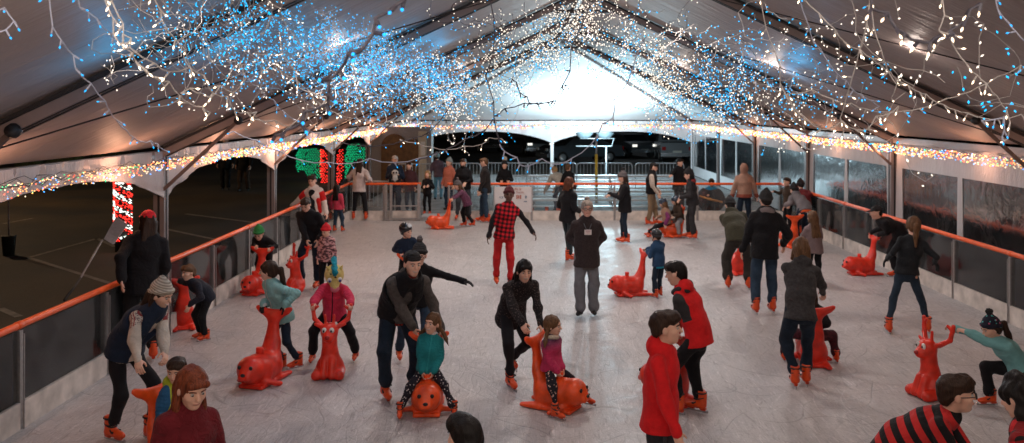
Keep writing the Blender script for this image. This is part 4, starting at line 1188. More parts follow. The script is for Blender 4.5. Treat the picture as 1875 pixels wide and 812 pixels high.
# right wall of vinyl with clear windows
def window_mat():
    m, nt, b = new_mat('window_vinyl'); N = nt.nodes.new; L = nt.links.new; out = nt.nodes['Material Output']
    tc = N('ShaderNodeTexCoord')
    mp = N('ShaderNodeMapping'); mp.inputs['Scale'].default_value = (1, 5.5, .55); L(tc.outputs['Object'], mp.inputs[0])
    n = N('ShaderNodeTexNoise'); n.inputs['Scale'].default_value = 4; n.inputs['Detail'].default_value = 8; n.inputs['Roughness'].default_value = .7; L(mp.outputs[0], n.inputs['Vector'])
    mr = N('ShaderNodeMapRange'); mr.inputs[1].default_value = .52; mr.inputs[2].default_value = .82; mr.inputs[3].default_value = .01; mr.inputs[4].default_value = .20; L(n.outputs['Fac'], mr.inputs[0])
    tr = N('ShaderNodeBsdfTransparent'); tr.inputs[0].default_value = (.13, .16, .20, 1)
    gl = N('ShaderNodeBsdfGlossy'); gl.inputs['Roughness'].default_value = .12
    df = N('ShaderNodeBsdfDiffuse'); df.inputs[0].default_value = (.14, .17, .22, 1)
    n2 = N('ShaderNodeTexNoise'); n2.inputs['Scale'].default_value = 2.6; n2.inputs['Detail'].default_value = 4; n2.inputs['Distortion'].default_value = 1.5; L(tc.outputs['Object'], n2.inputs['Vector'])
    bp = N('ShaderNodeBump'); bp.inputs['Strength'].default_value = .3; bp.inputs['Distance'].default_value = .03; L(n2.outputs['Fac'], bp.inputs['Height']); L(bp.outputs[0], gl.inputs['Normal'])
    fr = N('ShaderNodeFresnel'); fr.inputs[0].default_value = 1.18
    mx = N('ShaderNodeMixShader'); L(fr.outputs[0], mx.inputs[0]); L(tr.outputs[0], mx.inputs[1]); L(gl.outputs[0], mx.inputs[2])
    m3 = N('ShaderNodeMixShader'); L(mr.outputs[0], m3.inputs[0]); L(mx.outputs[0], m3.inputs[1]); L(df.outputs[0], m3.inputs[2]); L(m3.outputs[0], out.inputs[0])
    return m
WIN = window_mat()
bays = [py_[i] for i in range(len(py_) - 1) if py_[i] > 6]
desc = ['nearest of the white window walls, at the right edge of the photo', 'white window wall beside the ponytail skater, second from the camera', 'white window wall just behind the three children at the rail', 'white window wall behind the back right corner of the ice', 'white window wall beside the blanket wrapped onlooker', 'farthest white window wall, next to the end arches']
for i, y0 in enumerate(bays):
    y1 = y0 + BAY; a, b = y0 + .09, y1 - .09
    wall = empty('window_wall', (TR, y0, 0)); tag(wall, desc[i], 'tent wall', 'white vinyl tent walls with windows')
    def W_(x, y, z): return Vector((x - TR, y - y0, z))
    wz0, wz1 = .42, 1.86; st = [a, a + .30, (a + b) / 2 - .09, (a + b) / 2 + .09, b - .30, b]
    m = MB()
    def sheet(ya, yb, za, zb, nz=2):
        def f(u, v):
            y = ya + (yb - ya) * u; z = za + (zb - za) * v
            return W_(TR + .02 * math.sin(y * 17) * math.sin(z * 1.3 + 1) + .03, y, z)
        V, F_ = grid(f, max(2, int((yb - ya) * 9)), nz); m.add(V, F_, 0, True)
    sheet(a, b, wz1, EZ, 4); sheet(a, b, 0, wz0, 3)
    sheet(st[0], st[1], wz0, wz1, 4); sheet(st[2], st[3], wz0, wz1, 4); sheet(st[4], st[5], wz0, wz1, 4)
    m.build('vinyl_sheet', CANVW, wall)
    for ya, yb in ((st[1], st[2]), (st[3], st[4])):
        m = MB()
        def f(u, v): return W_(TR + .045, ya - .02 + (yb - ya + .04) * u, wz0 - .02 + (wz1 - wz0 + .04) * v)
        V, F_ = grid(f, 3, 3); m.add(V, F_, 0, True); m.build('window', WIN, wall)
# ------------------------------------------------------------ behind the rink
STEEL = pmat('galvanised', (.50, .52, .54), rough=.4, metal=.5, noise=.15)
def barricade(x, y, rz, label, w=2.3, h=1.1):
    r = empty('crowd_barrier', (x, y, -.02), rz); tag(r, label, 'barrier', 'metal crowd barriers behind the rink')
    m = MB(); c = .10
    pts = [(-w / 2, 0, .18), (-w / 2, 0, h - c), (-w / 2 + c * .3, 0, h - c * .3), (-w / 2 + c, 0, h), (w / 2 - c, 0, h), (w / 2 - c * .3, 0, h - c * .3), (w / 2, 0, h - c), (w / 2, 0, .18), (-w / 2, 0, .18)]
    m.tube(pts, .021, 8); m.build('frame', STEEL, r)
    m = MB(); n = int(w / .12)
    for i in range(1, n): xx = -w / 2 + w * i / n; m.tube([(xx, 0, .18), (xx, 0, h - .01)], .009, 5, cap=False)
    m.build('bars', STEEL, r)
    for s in (-1, 1):
        m = MB(); m.bar((s * w * .36, -.28, .02), (s * w * .36, .28, .02), .05, .02); m.bar((s * w * .36, 0, .02), (s * w * .36, 0, .2), .03); m.build('foot', STEEL, r)
BY = 36.0
def bx(px, Y): return (px - VX) * Y / F_PX
barricade(bx(1208, 31.6), 31.6, 0, 'crowd barrier at the right, behind the man in the black jacket leaning on the rail', 1.75)
barricade(bx(1107, 31.6), 31.6, 0, 'crowd barrier behind the bleachers, crossed by the yellow pole', 2.0)
barricade(bx(1010, 31.8), 31.8, .0, 'crowd barrier behind the onlooker bending in a white jacket', 1.8)
barricade(bx(955, 29.6), 29.6, .03, 'lower crowd barrier just right of the onlooker with a white pompom hat', 1.1, .80)
barricade(bx(925, 31.7), 31.7, -.03, 'crowd barrier behind the onlooker with a white pompom hat', 1.7)
barricade(bx(835, 31.5), 31.5, .0, 'crowd barrier behind the man in the black shirt', 1.75)
barricade(bx(755, 31.2), 31.2, .04, 'crowd barrier at the left, behind the open gate', 1.7)
barricade(bx(684, 25.6), 25.6, .0, 'crowd barrier behind the short barrier left of the gate', 1.5, .95)
# bleachers
bl = empty('bleachers', (bx(1120, 28.2), 27.0, -.02)); tag(bl, 'low aluminium bleachers with four bench rows behind the back barrier', 'bleachers')
ALB = pmat('bench_aluminium', (.62, .66, .68), rough=.32, metal=.45, noise=.12)
for i in range(4):
    m = MB(); m.box((0, i * .62, .26 + i * .20), (5.4, .26, .045)); m.build('bench', ALB, bl)
    m = MB(); m.box((0, i * .62 - .25, .13 + i * .20 - (.0 if i else .04)), (5.4, .26, .03)); m.build('footboard', ALB, bl)
for k in range(5):
    x = -2.5 + k * 1.25; m = MB()
    m.bar((x, -.2, .04), (x, 2.1, .04), .045); m.bar((x, -.15, .05), (x, 2.0, .84), .04)
    for i in range(4): m.bar((x, i * .62, .04), (x, i * .62, .25 + i * .2), .04)
    m.build('support', STEEL, bl)
# benches with orange rental skates left behind the sign
bn = empty('bench', (bx(1010, 25.4), 25.4, -.02)); tag(bn, 'low white bench behind the glass with skates under it', 'bench')
m = MB(); m.box((0, 0, .44), (1.9, .32, .05)); m.build('seat', ALB, bn)
for s in (-1, 1):
    m = MB(); m.box((s * .8, 0, .21), (.06, .3, .42)); m.build('leg', STEEL, bn)
sd = skate_meshes()
for k, dx in enumerate((-.62, -.15, .22, .60)):
    e = bpy.data.objects.new('skate', sd['boot']); COL.objects.link(e); e.location = (bn.location.x + dx, 25.10, .13); e.rotation_euler = (0, 0, 1.2 + k * 1.7)
    tag(e, ['orange skate under the bench, nearest the white sign', 'orange skate under the bench, second from the white sign', 'orange skate under the bench, third from the white sign', 'orange skate under the bench, farthest from the white sign'][k], 'skate', 'loose skates under the bench')
    for nme in ('blade', 'blade_holder', 'strap'):
        c = bpy.data.objects.new(nme, sd[nme]); COL.objects.link(c); c.parent = e
# sign on the back glass
def text(body, size, loc, mat, parent, name='lettering', rz=0.0, rx=90, bold=.0, align='CENTER', shear=0.0, font=None):
    c = bpy.data.curves.new(name, 'FONT'); c.body = body; c.size = size; c.extrude = .0015; c.offset = bold; c.align_x = align; c.align_y = 'CENTER'; c.shear = shear; c.resolution_u = 3
    t = bpy.data.objects.new(name, c); COL.objects.link(t); bpy.context.view_layer.update()
    me = bpy.data.meshes.new_from_object(t.evaluated_get(bpy.context.evaluated_depsgraph_get())); bpy.data.objects.remove(t)
    o = bpy.data.objects.new(name, me); COL.objects.link(o); o.location = loc; o.rotation_euler = (R(rx), 0, rz); me.materials.clear(); me.materials.append(mat); o.parent = parent
    return o
sx = bx(940, YB); sg = empty('sign', (sx, YB - .045, 0)); tag(sg, 'white sign board with faded red lettering hung on the back barrier', 'sign')
m = MB(); m.box((0, 0, .575), (1.04, .014, .70)); m.build('board', pmat('sign_white', (.66, .62, .62), rough=.5, noise=.06), sg)
RT = pmat('sign_red', (.42, .13, .09), rough=.6, noise=.05); BT = pmat('sign_blue', (.06, .12, .20), rough=.6)
text('Life is', .10, (.10, -.011, .860), RT, sg, bold=.001); text('Better on Skates', .085, (.0, -.011, .775), RT, sg)
m = MB()
for i in range(3): m.box((.10 + i * .05, -.011, .645), (.036, .006, .11 - .02 * (i == 1)))
m.build('printed_figure', RT, sg)
text('ICE', .075, (-.33, -.011, .63), BT, sg, bold=.001); text('8', .11, (.345, -.011, .640), BT, sg, bold=.002); text('rink', .06, (.33, -.011, .52), BT, sg, bold=.002)
# yellow pole
m = MB(); x = bx(1092, 28.9); m.tube([(x, 28.9, -.02), (x, 28.9, 1.55)], .045, 10)
o = m.build('pole', pmat('pole_yellow', (.75, .55, .06), rough=.5)); tag(o, 'yellow padded pole rising behind the bleachers', 'pole')
m = MB(); m.tube([(0, 0, 0), (0, 0, .55)], .032, 8); m.build('upper_pole', STEEL, o).location = (x, 28.9, 1.55)
# floodlight stand
FY = 36.5
fl = empty('floodlight_stand', (bx(1090, FY), FY, -.02)); tag(fl, 'pair of round floodlights on a steel stand aimed up at the tent end', 'floodlight')
fx = lambda px: bx(px, FY) - bx(1090, FY)
m = MB(); m.tube([(fx(1110), 0, 0), (fx(1110), 0, 1.52)], .03, 8); m.tube([(fx(1055), 0, 1.50), (fx(1120), 0, 1.50), (fx(1124), 0, 1.82)], .022, 8); m.tube([(fx(1062), 0, 1.82), (fx(1125), 0, 1.82)], .018, 6)
m.bar((fx(1110) - .5, 0, .02), (fx(1110) + .5, 0, .02), .05); m.bar((fx(1110), -.5, .02), (fx(1110), .5, .02), .05); m.build('stand', STEEL, fl)
SHADE = pmat('lamp_housing', (.16, .20, .22), rough=.45, metal=.4)
for px in (1070, 1108):
    ax = Matrix.Rotation(R(-12), 3, 'X'); m = MB()
    m.lathe((fx(px), 0, 1.98), [(.10, -.16), (.24, -.10), (.36, .03), (.375, .05), (.36, .05)], 20, axis=ax); h_ = m.build('lamp_housing', SHADE, fl)
    m = MB(); m.lathe((fx(px), .01, 2.035), [(.0, .0), (.33, .0), (.33, .004), (0, .006)], 20, axis=ax); m.build('lamp_glass', emis('flood_emit', (.85, .95, 1.0), 2.5), h_)
    ld = bpy.data.lights.new('flood_lamp', 'SPOT'); ld.energy = 1500; ld.color = (.74, .92, 1.0); ld.spot_size = R(172); ld.spot_blend = 1.0; ld.shadow_soft_size = .25
    lo = bpy.data.objects.new('flood_lamp', ld); COL.objects.link(lo); lo.location = (bx(px, FY), FY - .02, 2.20); lo.rotation_euler = (R(180 - 32), R(-34 if px < 1090 else 12), 0)
    lp = bpy.data.lights.new('flood_spill_fill', 'POINT'); lp.energy = 520; lp.color = (.60, .88, 1.0); lp.shadow_soft_size = .15; lo = bpy.data.objects.new('flood_spill_fill', lp); COL.objects.link(lo); lo.location = (bx(px, FY), FY - 1.6, 2.0)  # added point fill in mid-air, brightens the bleachers; no lamp hangs here
# wooden booth, back left
WOOD = pmat('booth_wood', (.13, .065, .02), rough=.6, noise=.35, scale=7, bump=.3, bscale=30); CREAM = pmat('booth_cream', (.55, .50, .38), rough=.6, noise=.12)
bt = empty('ticket_booth', (bx(735, 32), 32, -.02)); tag(bt, 'booth with arched brown wooden doors and cream posts at the back left', 'booth')
for nm, px, w_, zt in (('arched_door', 722, .95, 2.15), ('arched_door', 773 - 17, .42, 2.0)):
    xc = bx(px, 31.9) - bx(735, 32); m = MB(); n = 14
    ring = [(xc - w_ / 2, 0, 0), (xc + w_ / 2, 0, 0)] + [(xc + w_ / 2 * math.cos(math.pi * k / n), 0, zt - w_ * .5 + w_ * .5 * math.sin(math.pi * k / n)) for k in range(n + 1)]
    k = len(ring); m.add([Vector(v) + Vector((0, -.14, 0)) for v in ring] + [Vector(v) + Vector((0, -.06, 0)) for v in ring], [tuple(range(k)), tuple(range(2 * k - 1, k - 1, -1))] + [(i, (i + 1) % k, k + (i + 1) % k, k + i) for i in range(k)])
    m.build(nm, WOOD, bt)
m = MB(); m.box((0, .3, 1.2), (2.2, .7, 2.4)); m.build('wall', pmat('booth_wall', (.30, .28, .27), rough=.7, noise=.1), bt)
m = MB(); m.box((.78, -.10, 1.15), (.30, .06, 2.2)); m.build('cream_panel', CREAM, bt)
m = MB(); m.box((.80, -.15, 1.62), (.16, .02, .5)); m.build('notice', pmat('paper', (.7, .7, .66)), bt)
# gate frame
gx = bx(742, YB); gt = empty('gate', (gx, YB, 0)); tag(gt, 'rink gate panel with grey posts and white kick plate, left of the gate opening', 'gate')
for x in (-.52, -.38, .38): m = MB(); m.box((x, -.06, .50), (.07, .05, 1.0)); m.build('gate_post', POST, gt)
m = MB(); m.box((0, -.065, .05), (1.0, .05, .05)); m.box((0, -.065, .40), (.72, .03, .03)); m.build('gate_rail', POST, gt)
# threshold step of the opening
m = MB(); m.box((bx(797, YB), YB + .35, .05), (.80, .7, .10)); tag(m.build('step', pmat('step_grey', (.42, .44, .46), rough=.6)), 'low grey step in the open gateway of the rink', 'step')
# table with cups behind the back barrier
tb = empty('table', (bx(868, 26.6), 26.6, -.02)); tag(tb, 'folding table with snacks behind the man in the black blazer', 'table')
m = MB(); m.box((0, 0, .74), (1.3, .6, .04)); m.build('table_top', pmat('table_white', (.6, .6, .6)), tb)
for x in (-.6, .6):
    for y in (-.25, .25): m = MB(); m.bar((x, y, 0), (x, y, .72), .03); m.build('leg', STEEL, tb)
for k, (dx, c, n_) in enumerate(((-.35, (.7, .35, .05), 'orange'), (-.12, (.1, .45, .6), 'teal'), (.42, (.75, .5, .08), 'yellow'))):
    m = MB(); m.lathe((bx(868, 26.6) + dx, 26.6 - .1, .745), [(.05, 0), (.075, .02), (.08, .16), (.065, .2), (.03, .215)], 12)
    tag(m.build('jar', pmat('jar_' + n_, c, rough=.4)), n_ + ' jar standing on the folding table behind the barrier', 'jar', 'jars on the folding table')
# cars parked beyond the tent
def car(px, py_base, Y, hd, col, label, kind='car', lit=False):
    x = bx(px, Y); r = empty('parked_car', (x, Y, -.03), R(hd)); tag(r, label, 'car', 'vehicles parked beyond the tent')
    body = pmat('car_' + kind + str(col[0]), col, rough=.25, noise=.04, coat=.5); L_, W_, = 4.6, 1.85
    prof = {'car': [(-2.3, .35), (-2.3, .80), (-1.9, .95), (-1.3, 1.0), (-.7, 1.42), (.7, 1.45), (1.5, 1.05), (2.2, .95), (2.3, .6), (2.3, .35)],
            'truck': [(-2.6, .45), (-2.6, 1.0), (-1.5, 1.12), (-.8, 1.75), (.4, 1.80), (.7, 1.15), (2.6, 1.12), (2.6, .5)]}[kind]
    m = MB(); k = len(prof); vs = []
    for sx_, ins in ((-1, 0), (1, 0)):
        for (yy, zz) in prof: tp = .86 if zz > 1.2 else 1; vs.append((sx_ * W_ / 2 * tp, yy, zz))
    m.add(vs, [tuple(range(k)), tuple(range(2 * k - 1, k - 1, -1))] + [(i, k + i, k + (i + 1) % k, (i + 1) % k) for i in range(k)]); m.build('body', body, r)
    gl = pmat('car_glass', (.02, .025, .03), rough=.08)
    for i in range(k - 1):
        (y0, z0), (y1, z1) = prof[i], prof[i + 1]
        if min(z0, z1) > .9 and abs(z1 - z0) > .3:
            m = MB(); w_ = .72; o_ = Vector((0, -.012 if y0 < 0 else .012, .012))
            p = lambda t, s_: Vector((s_ * w_ * (1 - .05 * t), y0 + (y1 - y0) * t, z0 + (z1 - z0) * t)) + o_
            m.quad(p(.1, -1), p(.1, 1), p(.9, 1), p(.9, -1)); m.build('windscreen', gl, r)
    for sx_ in (-1, 1):
        m = MB(); m.add([(sx_ * (W_ / 2 * .92), -1.0, 1.04), (sx_ * (W_ / 2 * .92), 1.1 if kind == 'car' else .3, 1.06), (sx_ * (W_ / 2 * .87 + .004), .6 if kind == 'car' else .2, 1.36), (sx_ * (W_ / 2 * .87 + .004), -.65, 1.36)], [(0, 1, 2, 3)]); m.build('side_window', gl, r)
        for yy in (-1.45, 1.45):
            m = MB(); m.lathe((sx_ * (W_ / 2 - .10), yy, .33), [(.0, -.12), (.33, -.12), (.34, 0), (.33, .12), (0, .12)], 18, axis=Matrix.Rotation(R(90), 3, 'Y')); t_ = m.build('wheel', pmat('tyre', (.015, .015, .015), rough=.8), r)
            m = MB(); m.lathe((sx_ * (W_ / 2 + .022), yy, .33), [(.0, -.008), (.2, -.008), (.2, .008), (0, .012)], 14, axis=Matrix.Rotation(R(90), 3, 'Y')); m.build('hubcap', STEEL, t_)
        m = MB(); m.box((sx_ * .70, -2.33 if kind == 'car' else -2.62, .78), (.30, .05, .14)); m.build('headlight', emis('lamp_lit', (1, .98, .9), 1.2) if lit else pmat('lamp_off', (.5, .5, .5), rough=.15), r)
        m = MB(); m.box((sx_ * .75, 2.33 if kind == 'car' else 2.62, .80), (.22, .05, .2)); m.build('tail_light', pmat('tail_red', (.35, .01, .01), rough=.2), r)
    m = MB(); m.box((0, (-2.33 if kind == 'car' else -2.62), .50), (.5, .03, .12)); m.build('number_plate', pmat('plate', (.6, .6, .55)), r)
    m = MB(); m.box((0, (2.33 if kind == 'car' else 2.62), .62), (.5, .03, .12)); m.build('number_plate', pmat('plate', (.6, .6, .55)), r)
    for e_ in (1, -1): m = MB(); m.box((0, e_ * (2.32 if kind == 'car' else 2.60), .45), (W_, .12, .2)); m.build('bumper', pmat('bumper_chrome', (.5, .52, .55), rough=.25, metal=.8), r)
car(1232, 290, 52, 176, (.20, .22, .24), 'pale pickup truck seen from the rear, farthest right of the parked vehicles', 'truck')
car(1150, 300, 56, 20, (.05, .06, .07), 'dark car parked between the pale pickup and the tent pole', 'car', True)
car(1062, 300, 50, -70, (.05, .06, .07), 'grey car parked side on just right of the centre tent pole', 'car')
car(985, 300, 58, 4, (.04, .05, .055), 'dark car facing the tent just left of the centre tent pole', 'car', True)
car(880, 300, 62, 30, (.06, .07, .08), 'dark car parked behind the onlooker with a white pompom hat', 'car')
# dark building and trees far behind
m = MB(); m.box((bx(1000, 95), 95, 2.6), (46, 9, 5.4)); m.box((bx(1000, 95), 90.3, 5.3), (47, .6, .5))
for k in range(9): m.box((bx(1000, 95) - 20 + k * 5, 90.44, 1.5), (2.2, .1, 1.5), mi=1)
tag(m.build('building', [pmat('far_wall', (.10, .09, .085), rough=.8), pmat('far_window', (.04, .05, .06), rough=.2)]), 'long dark low building far behind the parked vehicles', 'building')
def tree(x, y, hgt, label, seed):
    rr = random.Random(seed); r = empty('tree', (x, y, -.03)); tag(r, label, 'tree', 'bare trees beyond the window walls')
    BARK = pmat('bark', (.02, .021, .023), rough=.9, noise=.3, scale=6, bump=.4, bscale=20, spec=.05)
    m = MB(); m.tube([(0, 0, 0), (.05, .02, hgt * .35), (-.08, .05, hgt * .7), (0, 0, hgt)], .16, 7, r2=.03); m.build('trunk', BARK, r)
    m = MB()
    for k in range(46):
        z = hgt * rr.uniform(.18, .95); a = rr.uniform(0, 6.28); l = (1.05 - z / hgt) * hgt * .45 + .3; p = Vector((0, 0, z)); d = Vector((math.cos(a), math.sin(a), rr.uniform(.2, .8))); pts = [p]
        for s_ in range(4): p = p + d.normalized() * l / 4; d += Vector((rr.uniform(-.4, .4), rr.uniform(-.4, .4), rr.uniform(-.2, .3))); pts.append(p)
        m.tube(pts, .03, 4, r2=.008)
        for t in range(5):
            q = pts[rr.randint(1, 4)]; m.tube([q, q + Vector((rr.uniform(-.6, .6), rr.uniform(-.6, .6), rr.uniform(0, .7)))], .012, 3, r2=.004)
    m.build('crown', BARK, r)
for k, (x, y, h_, lb) in enumerate(((12.5, 14.5, 6, 'bare tree seen through the nearest window wall, at the right edge'), (14, 20, 7, 'bare tree behind the ponytail skater, outside the window wall'), (13, 26, 6.5, 'bare tree outside the window wall behind the children at the rail'),
                                  (16, 33, 7, 'bare tree outside the back right corner of the tent'), (13.5, 40, 6, 'bare tree outside the farthest window wall'))): tree(x, y, h_, lb, 20 + k)
# a planted bank outside on the right
m = MB()
V, F_ = grid(lambda u, v: Vector((10.5 + 22 * u, -2 + 70 * v, -.03 + 2.1 * min(1, u * 3.2) ** 1.4 + .14 * math.sin(u * 40 + v * 23) + .12 * math.sin(v * 91))), 30, 60); m.add(V, F_, 0, True)
tag(m.build('bank', pmat('bank_ground', (.002, .004, .007), rough=.95, noise=.7, scale=.8, bump=.3, bscale=3, spec=0.0)), kind='structure')

# ------------------------------------------------------------ lit displays outside, left
def bulbs_mesh(m, P, r, L=None, seg=5, dirs=None):
    """small glass bulbs at P (list of Vector)"""
    for i, p in enumerate(P):
        d = dirs[i] if dirs else Vector((rnd.uniform(-1, 1), rnd.uniform(-1, 1), rnd.uniform(-1, .2))).normalized()
        l = L or r * 1.2
        u = d.orthogonal().normalized(); w_ = d.cross(u); b = len(m.v)
        m.v.append(tuple(p - d * l)); 
        for k in range(seg):
            a = 6.283 * k / seg; m.v.append(tuple(p + (u * math.cos(a) + w_ * math.sin(a)) * r))
        m.v.append(tuple(p + d * l))
        for k in range(seg):
            k2 = (k + 1) % seg
            m.f.append([b, b + 1 + k2, b + 1 + k]); m.f.append([b + seg + 1, b + 1 + k, b + 1 + k2]); m.m += [0, 0]; m.sm += [True, True]
E_RED = emis('bulb_red', (1.0, .03, .02), 2.6); E_GRN = emis('bulb_green', (.0, .55, .22), 1.5); E_WHT = emis('bulb_white_cool', (.85, 1, .9), 2.4)
def lit_palm(px0, Y, label, poly_red, poly_green, seed):
    rr = random.Random(seed); r = empty('light_display', (bx(px0, Y), Y, -.03)); tag(r, label, 'light display', 'lit displays left of the booth')
    def inside(p, poly):
        c = False; j = len(poly) - 1
        for i in range(len(poly)):
            if (poly[i][1] > p[1]) != (poly[j][1] > p[1]) and p[0] < (poly[j][0] - poly[i][0]) * (p[1] - poly[i][1]) / (poly[j][1] - poly[i][1]) + poly[i][0]: c = not c
            j = i
        return c
    for nm, poly, em, rad in (('red_bulbs', poly_red, E_RED, .019), ('green_bulbs', poly_green, E_GRN, .019)):
        x0, x1 = min(p[0] for p in poly), max(p[0] for p in poly); y0, y1 = min(p[1] for p in poly), max(p[1] for p in poly); m = MB(); P = []; D = []
        py = y0; row = 0
        while py < y1:
            px = x0 + (row % 2) * 1.6
            while px < x1:
                if inside((px, py), poly) and rr.random() < .93:
                    # the bulbs wrap a rounded body: depth follows the distance from its middle
                    t = (px - (x0 + x1) / 2) / ((x1 - x0) / 2 + .1)
                    P.append(at(px + rr.uniform(-.5, .5), py + rr.uniform(-.5, .5), Y) + Vector((0, .35 * t * t, 0)) - Vector((bx(px0, Y), Y, -.03))); D.append(Vector((rr.choice((-1, 1)) * .8, -.3, -.5)).normalized())
                px += 3.8
            py += 3.1; row += 1
        bulbs_mesh(m, P, rad, rad * 1.9, 5, D); o = m.build(nm, em, r); o['kind'] = 'stuff'
        # dark wire body behind
        m = MB(); k = len(poly); org = Vector((bx(px0, Y), Y, -.03)); vs = [at(*p, Y) + Vector((0, .42, 0)) - org for p in poly] + [at(*p, Y) + Vector((0, .8, 0)) - org for p in poly]
        m.add(vs, [tuple(range(k)), tuple(range(2 * k - 1, k - 1, -1))] + [(i, (i + 1) % k, k + (i + 1) % k, k + i) for i in range(k)]); m.build('wire_frame', DARK, r)
    m = MB(); cx_ = sum(p[0] for p in poly_red) / len(poly_red); by_ = max(p[1] for p in poly_red); a = at(cx_, by_, Y) - Vector((bx(px0, Y), Y, -.03)); m.tube([(a.x, .3, 0), (a.x, .3, a.z + .1)], .09, 8); m.build('stand', DARK, r)
lit_palm(585, 36, 'light display with square green crown and red stem, left of the tent leg', [(583, 272), (592, 274), (606, 292), (605, 330), (598, 343), (588, 341), (583, 320)],
         [(538, 285), (545, 274), (575, 271), (583, 276), (583, 330), (568, 326), (556, 312), (543, 316), (537, 306)], 3)
lit_palm(640, 35, 'light display with round green crown and slanting red stem, above the woman in white', [(617, 276), (626, 272), (628, 300), (624, 335), (617, 341), (613, 330), (616, 300)],
         [(629, 285), (633, 268), (645, 262), (660, 265), (670, 278), (672, 296), (664, 300), (658, 290), (648, 296), (640, 312), (629, 330)], 4)
# candy striped light column
cc = empty('light_column', (bx(226, 19), 19, -.03)); tag(cc, 'dark column wrapped in red and white striped lights outside on the left', 'light column')
m = MB(); m.tube([(0, 0, 0), (0, 0, 1.75)], .17, 12); m.build('column', DARK, cc)
for nm, em, par in (('red_bulbs', E_RED, 0), ('white_bulbs', E_WHT, 1)):
    m = MB(); P = []; D = []
    for i in range(520):
        z = rnd.uniform(.25, 1.75); a = rnd.uniform(-math.pi, 0); ph = (z * 3.6 + a * .35) % 1
        if (ph > .6) == (par == 1) and rnd.random() < .85:
            P.append(Vector((.19 * math.cos(a), .19 * math.sin(a), z))); D.append(Vector((.9, -.2, -.4)).normalized())
    bulbs_mesh(m, P, .013, .028, 5, D); o = m.build(nm, em, cc); o['kind'] = 'stuff'
# little coloured lights on a far hedge
m = MB(); hd_ = empty('hedge', (bx(155, 40), 40, -.03)); tag(hd_, 'dark hedge with a few green and yellow lights far outside on the left', 'hedge')
P = [Vector((rnd.uniform(-.45, .45), -.5 - rnd.uniform(0, .1), rnd.uniform(-.95, -.75) + .0 + 0.0)) for _ in range(26)]
m = MB(); m.box((0, 0, -.35), (6, .8, .7)); 
EO = Vector((0, 0, -.65 + .68))
m = MB(); 
for k in range(60):
    c_ = Vector((rnd.uniform(-3, 3), rnd.uniform(-.3, .3), rnd.uniform(.2, .8))); m.lathe(c_, [(0, -.3), (.22, -.18), (.3, 0), (.2, .2), (0, .3)], 7)
m.build('foliage', pmat('hedge_leaf', (.03, .045, .02), rough=.9, noise=.5, scale=20), hd_)
for nm, em in (('green_bulbs', E_GRN), ('yellow_bulbs', emis('bulb_yellow', (1, .5, .08), 2.2))):
    m = MB(); bulbs_mesh(m, [Vector((rnd.uniform(-.5, .5), -.62, rnd.uniform(.55, .95) - 1.9 + 0)) + Vector((0, 0, .62)) for _ in range(16)], .035, .05); o = m.build(nm, em, hd_); o['kind'] = 'stuff'
    o.location = (0, 0, .95)
# planter with a thin pole, far left
pl_ = ground(16, 468, -.03); o = empty('planter', pl_); tag(o, 'black tub holding a thin pole outside at the far left', 'planter')
m = MB(); m.lathe((0, 0, 0), [(.11, 0), (.14, .40), (.15, .42), (.12, .42)], 16); m.build('tub', pmat('tub_black', (.012, .016, .012), rough=.6), o)
m = MB(); m.tube([(0, 0, .4), (-.01, 0, 1.25)], .016, 6); m.build('pole', pmat('pole_pale', (.35, .30, .28)), o)
# ice scraper leaning on the rail from outside
sc_ = empty('ice_scraper', (0, 0, 0)); tag(sc_, 'long handled grey ice scraper leaning outside the left barrier', 'scraper')
a, b, c_ = Vector((-5.05, 11.1, .80)), at(147, 510, 12.2), at(187, 440, 13.0)
a = at(118, 550, 11.5)
m = MB(); m.tube([a, b], .020, 6); m.build('grip', pmat('grip_black', (.015, .015, .015)), sc_)
m = MB(); m.tube([b, c_], .016, 6); m.build('handle', pmat('handle_grey', (.32, .29, .28), rough=.4), sc_)
d_ = at(213, 405, 13.4); d1 = at(222, 440, 13.2); m = MB(); vs = [at(190, 438, 13.0), at(207, 448, 13.0), at(232, 412, 13.4), at(212, 398, 13.4)]
m.add(vs + [v + Vector((0, .04, 0)) for v in vs], [(0, 1, 2, 3), (7, 6, 5, 4), (0, 4, 5, 1), (1, 5, 6, 2), (2, 6, 7, 3), (3, 7, 4, 0)]); m.build('blade', pmat('scraper_blade', (.30, .28, .29), rough=.4), sc_)
# ------------------------------------------------------------ string lights
E_WARM = emis('bulb_warm', (1.0, .74, .50), 5.0); E_BLUE = emis('bulb_blue', (.01, .42, 1.0), 1.8)
E_WFAR = emis('bulb_warm_far', (1.0, .88, .74), 1.9); E_BFAR = emis('bulb_blue_far', (.002, .46, .95), 2.0)
E_BULB = {'w': emis('eave_white', (1, .80, .54), 1.7), 'r': emis('eave_red', (1, .12, .05), 3.0), 'b': emis('eave_blue', (.06, .36, 1.0), 3.0), 'g': emis('eave_green', (.06, .7, .3), 2.0), 'o': emis('eave_orange', (1, .40, .10), 3.2)}
WIRE_W = pmat('wire_white', (.55, .52, .50), rough=.5); WIRE_D = pmat('wire_dark', (.06, .055, .075), rough=.5); WIRE_B = pmat('wire_bluewhite', (.40, .43, .55), rough=.5)
WIRE_G = pmat('wire_black', (.02, .02, .02), rough=.5)
GLOSS = pmat('socket', (.35, .34, .33), rough=.4)
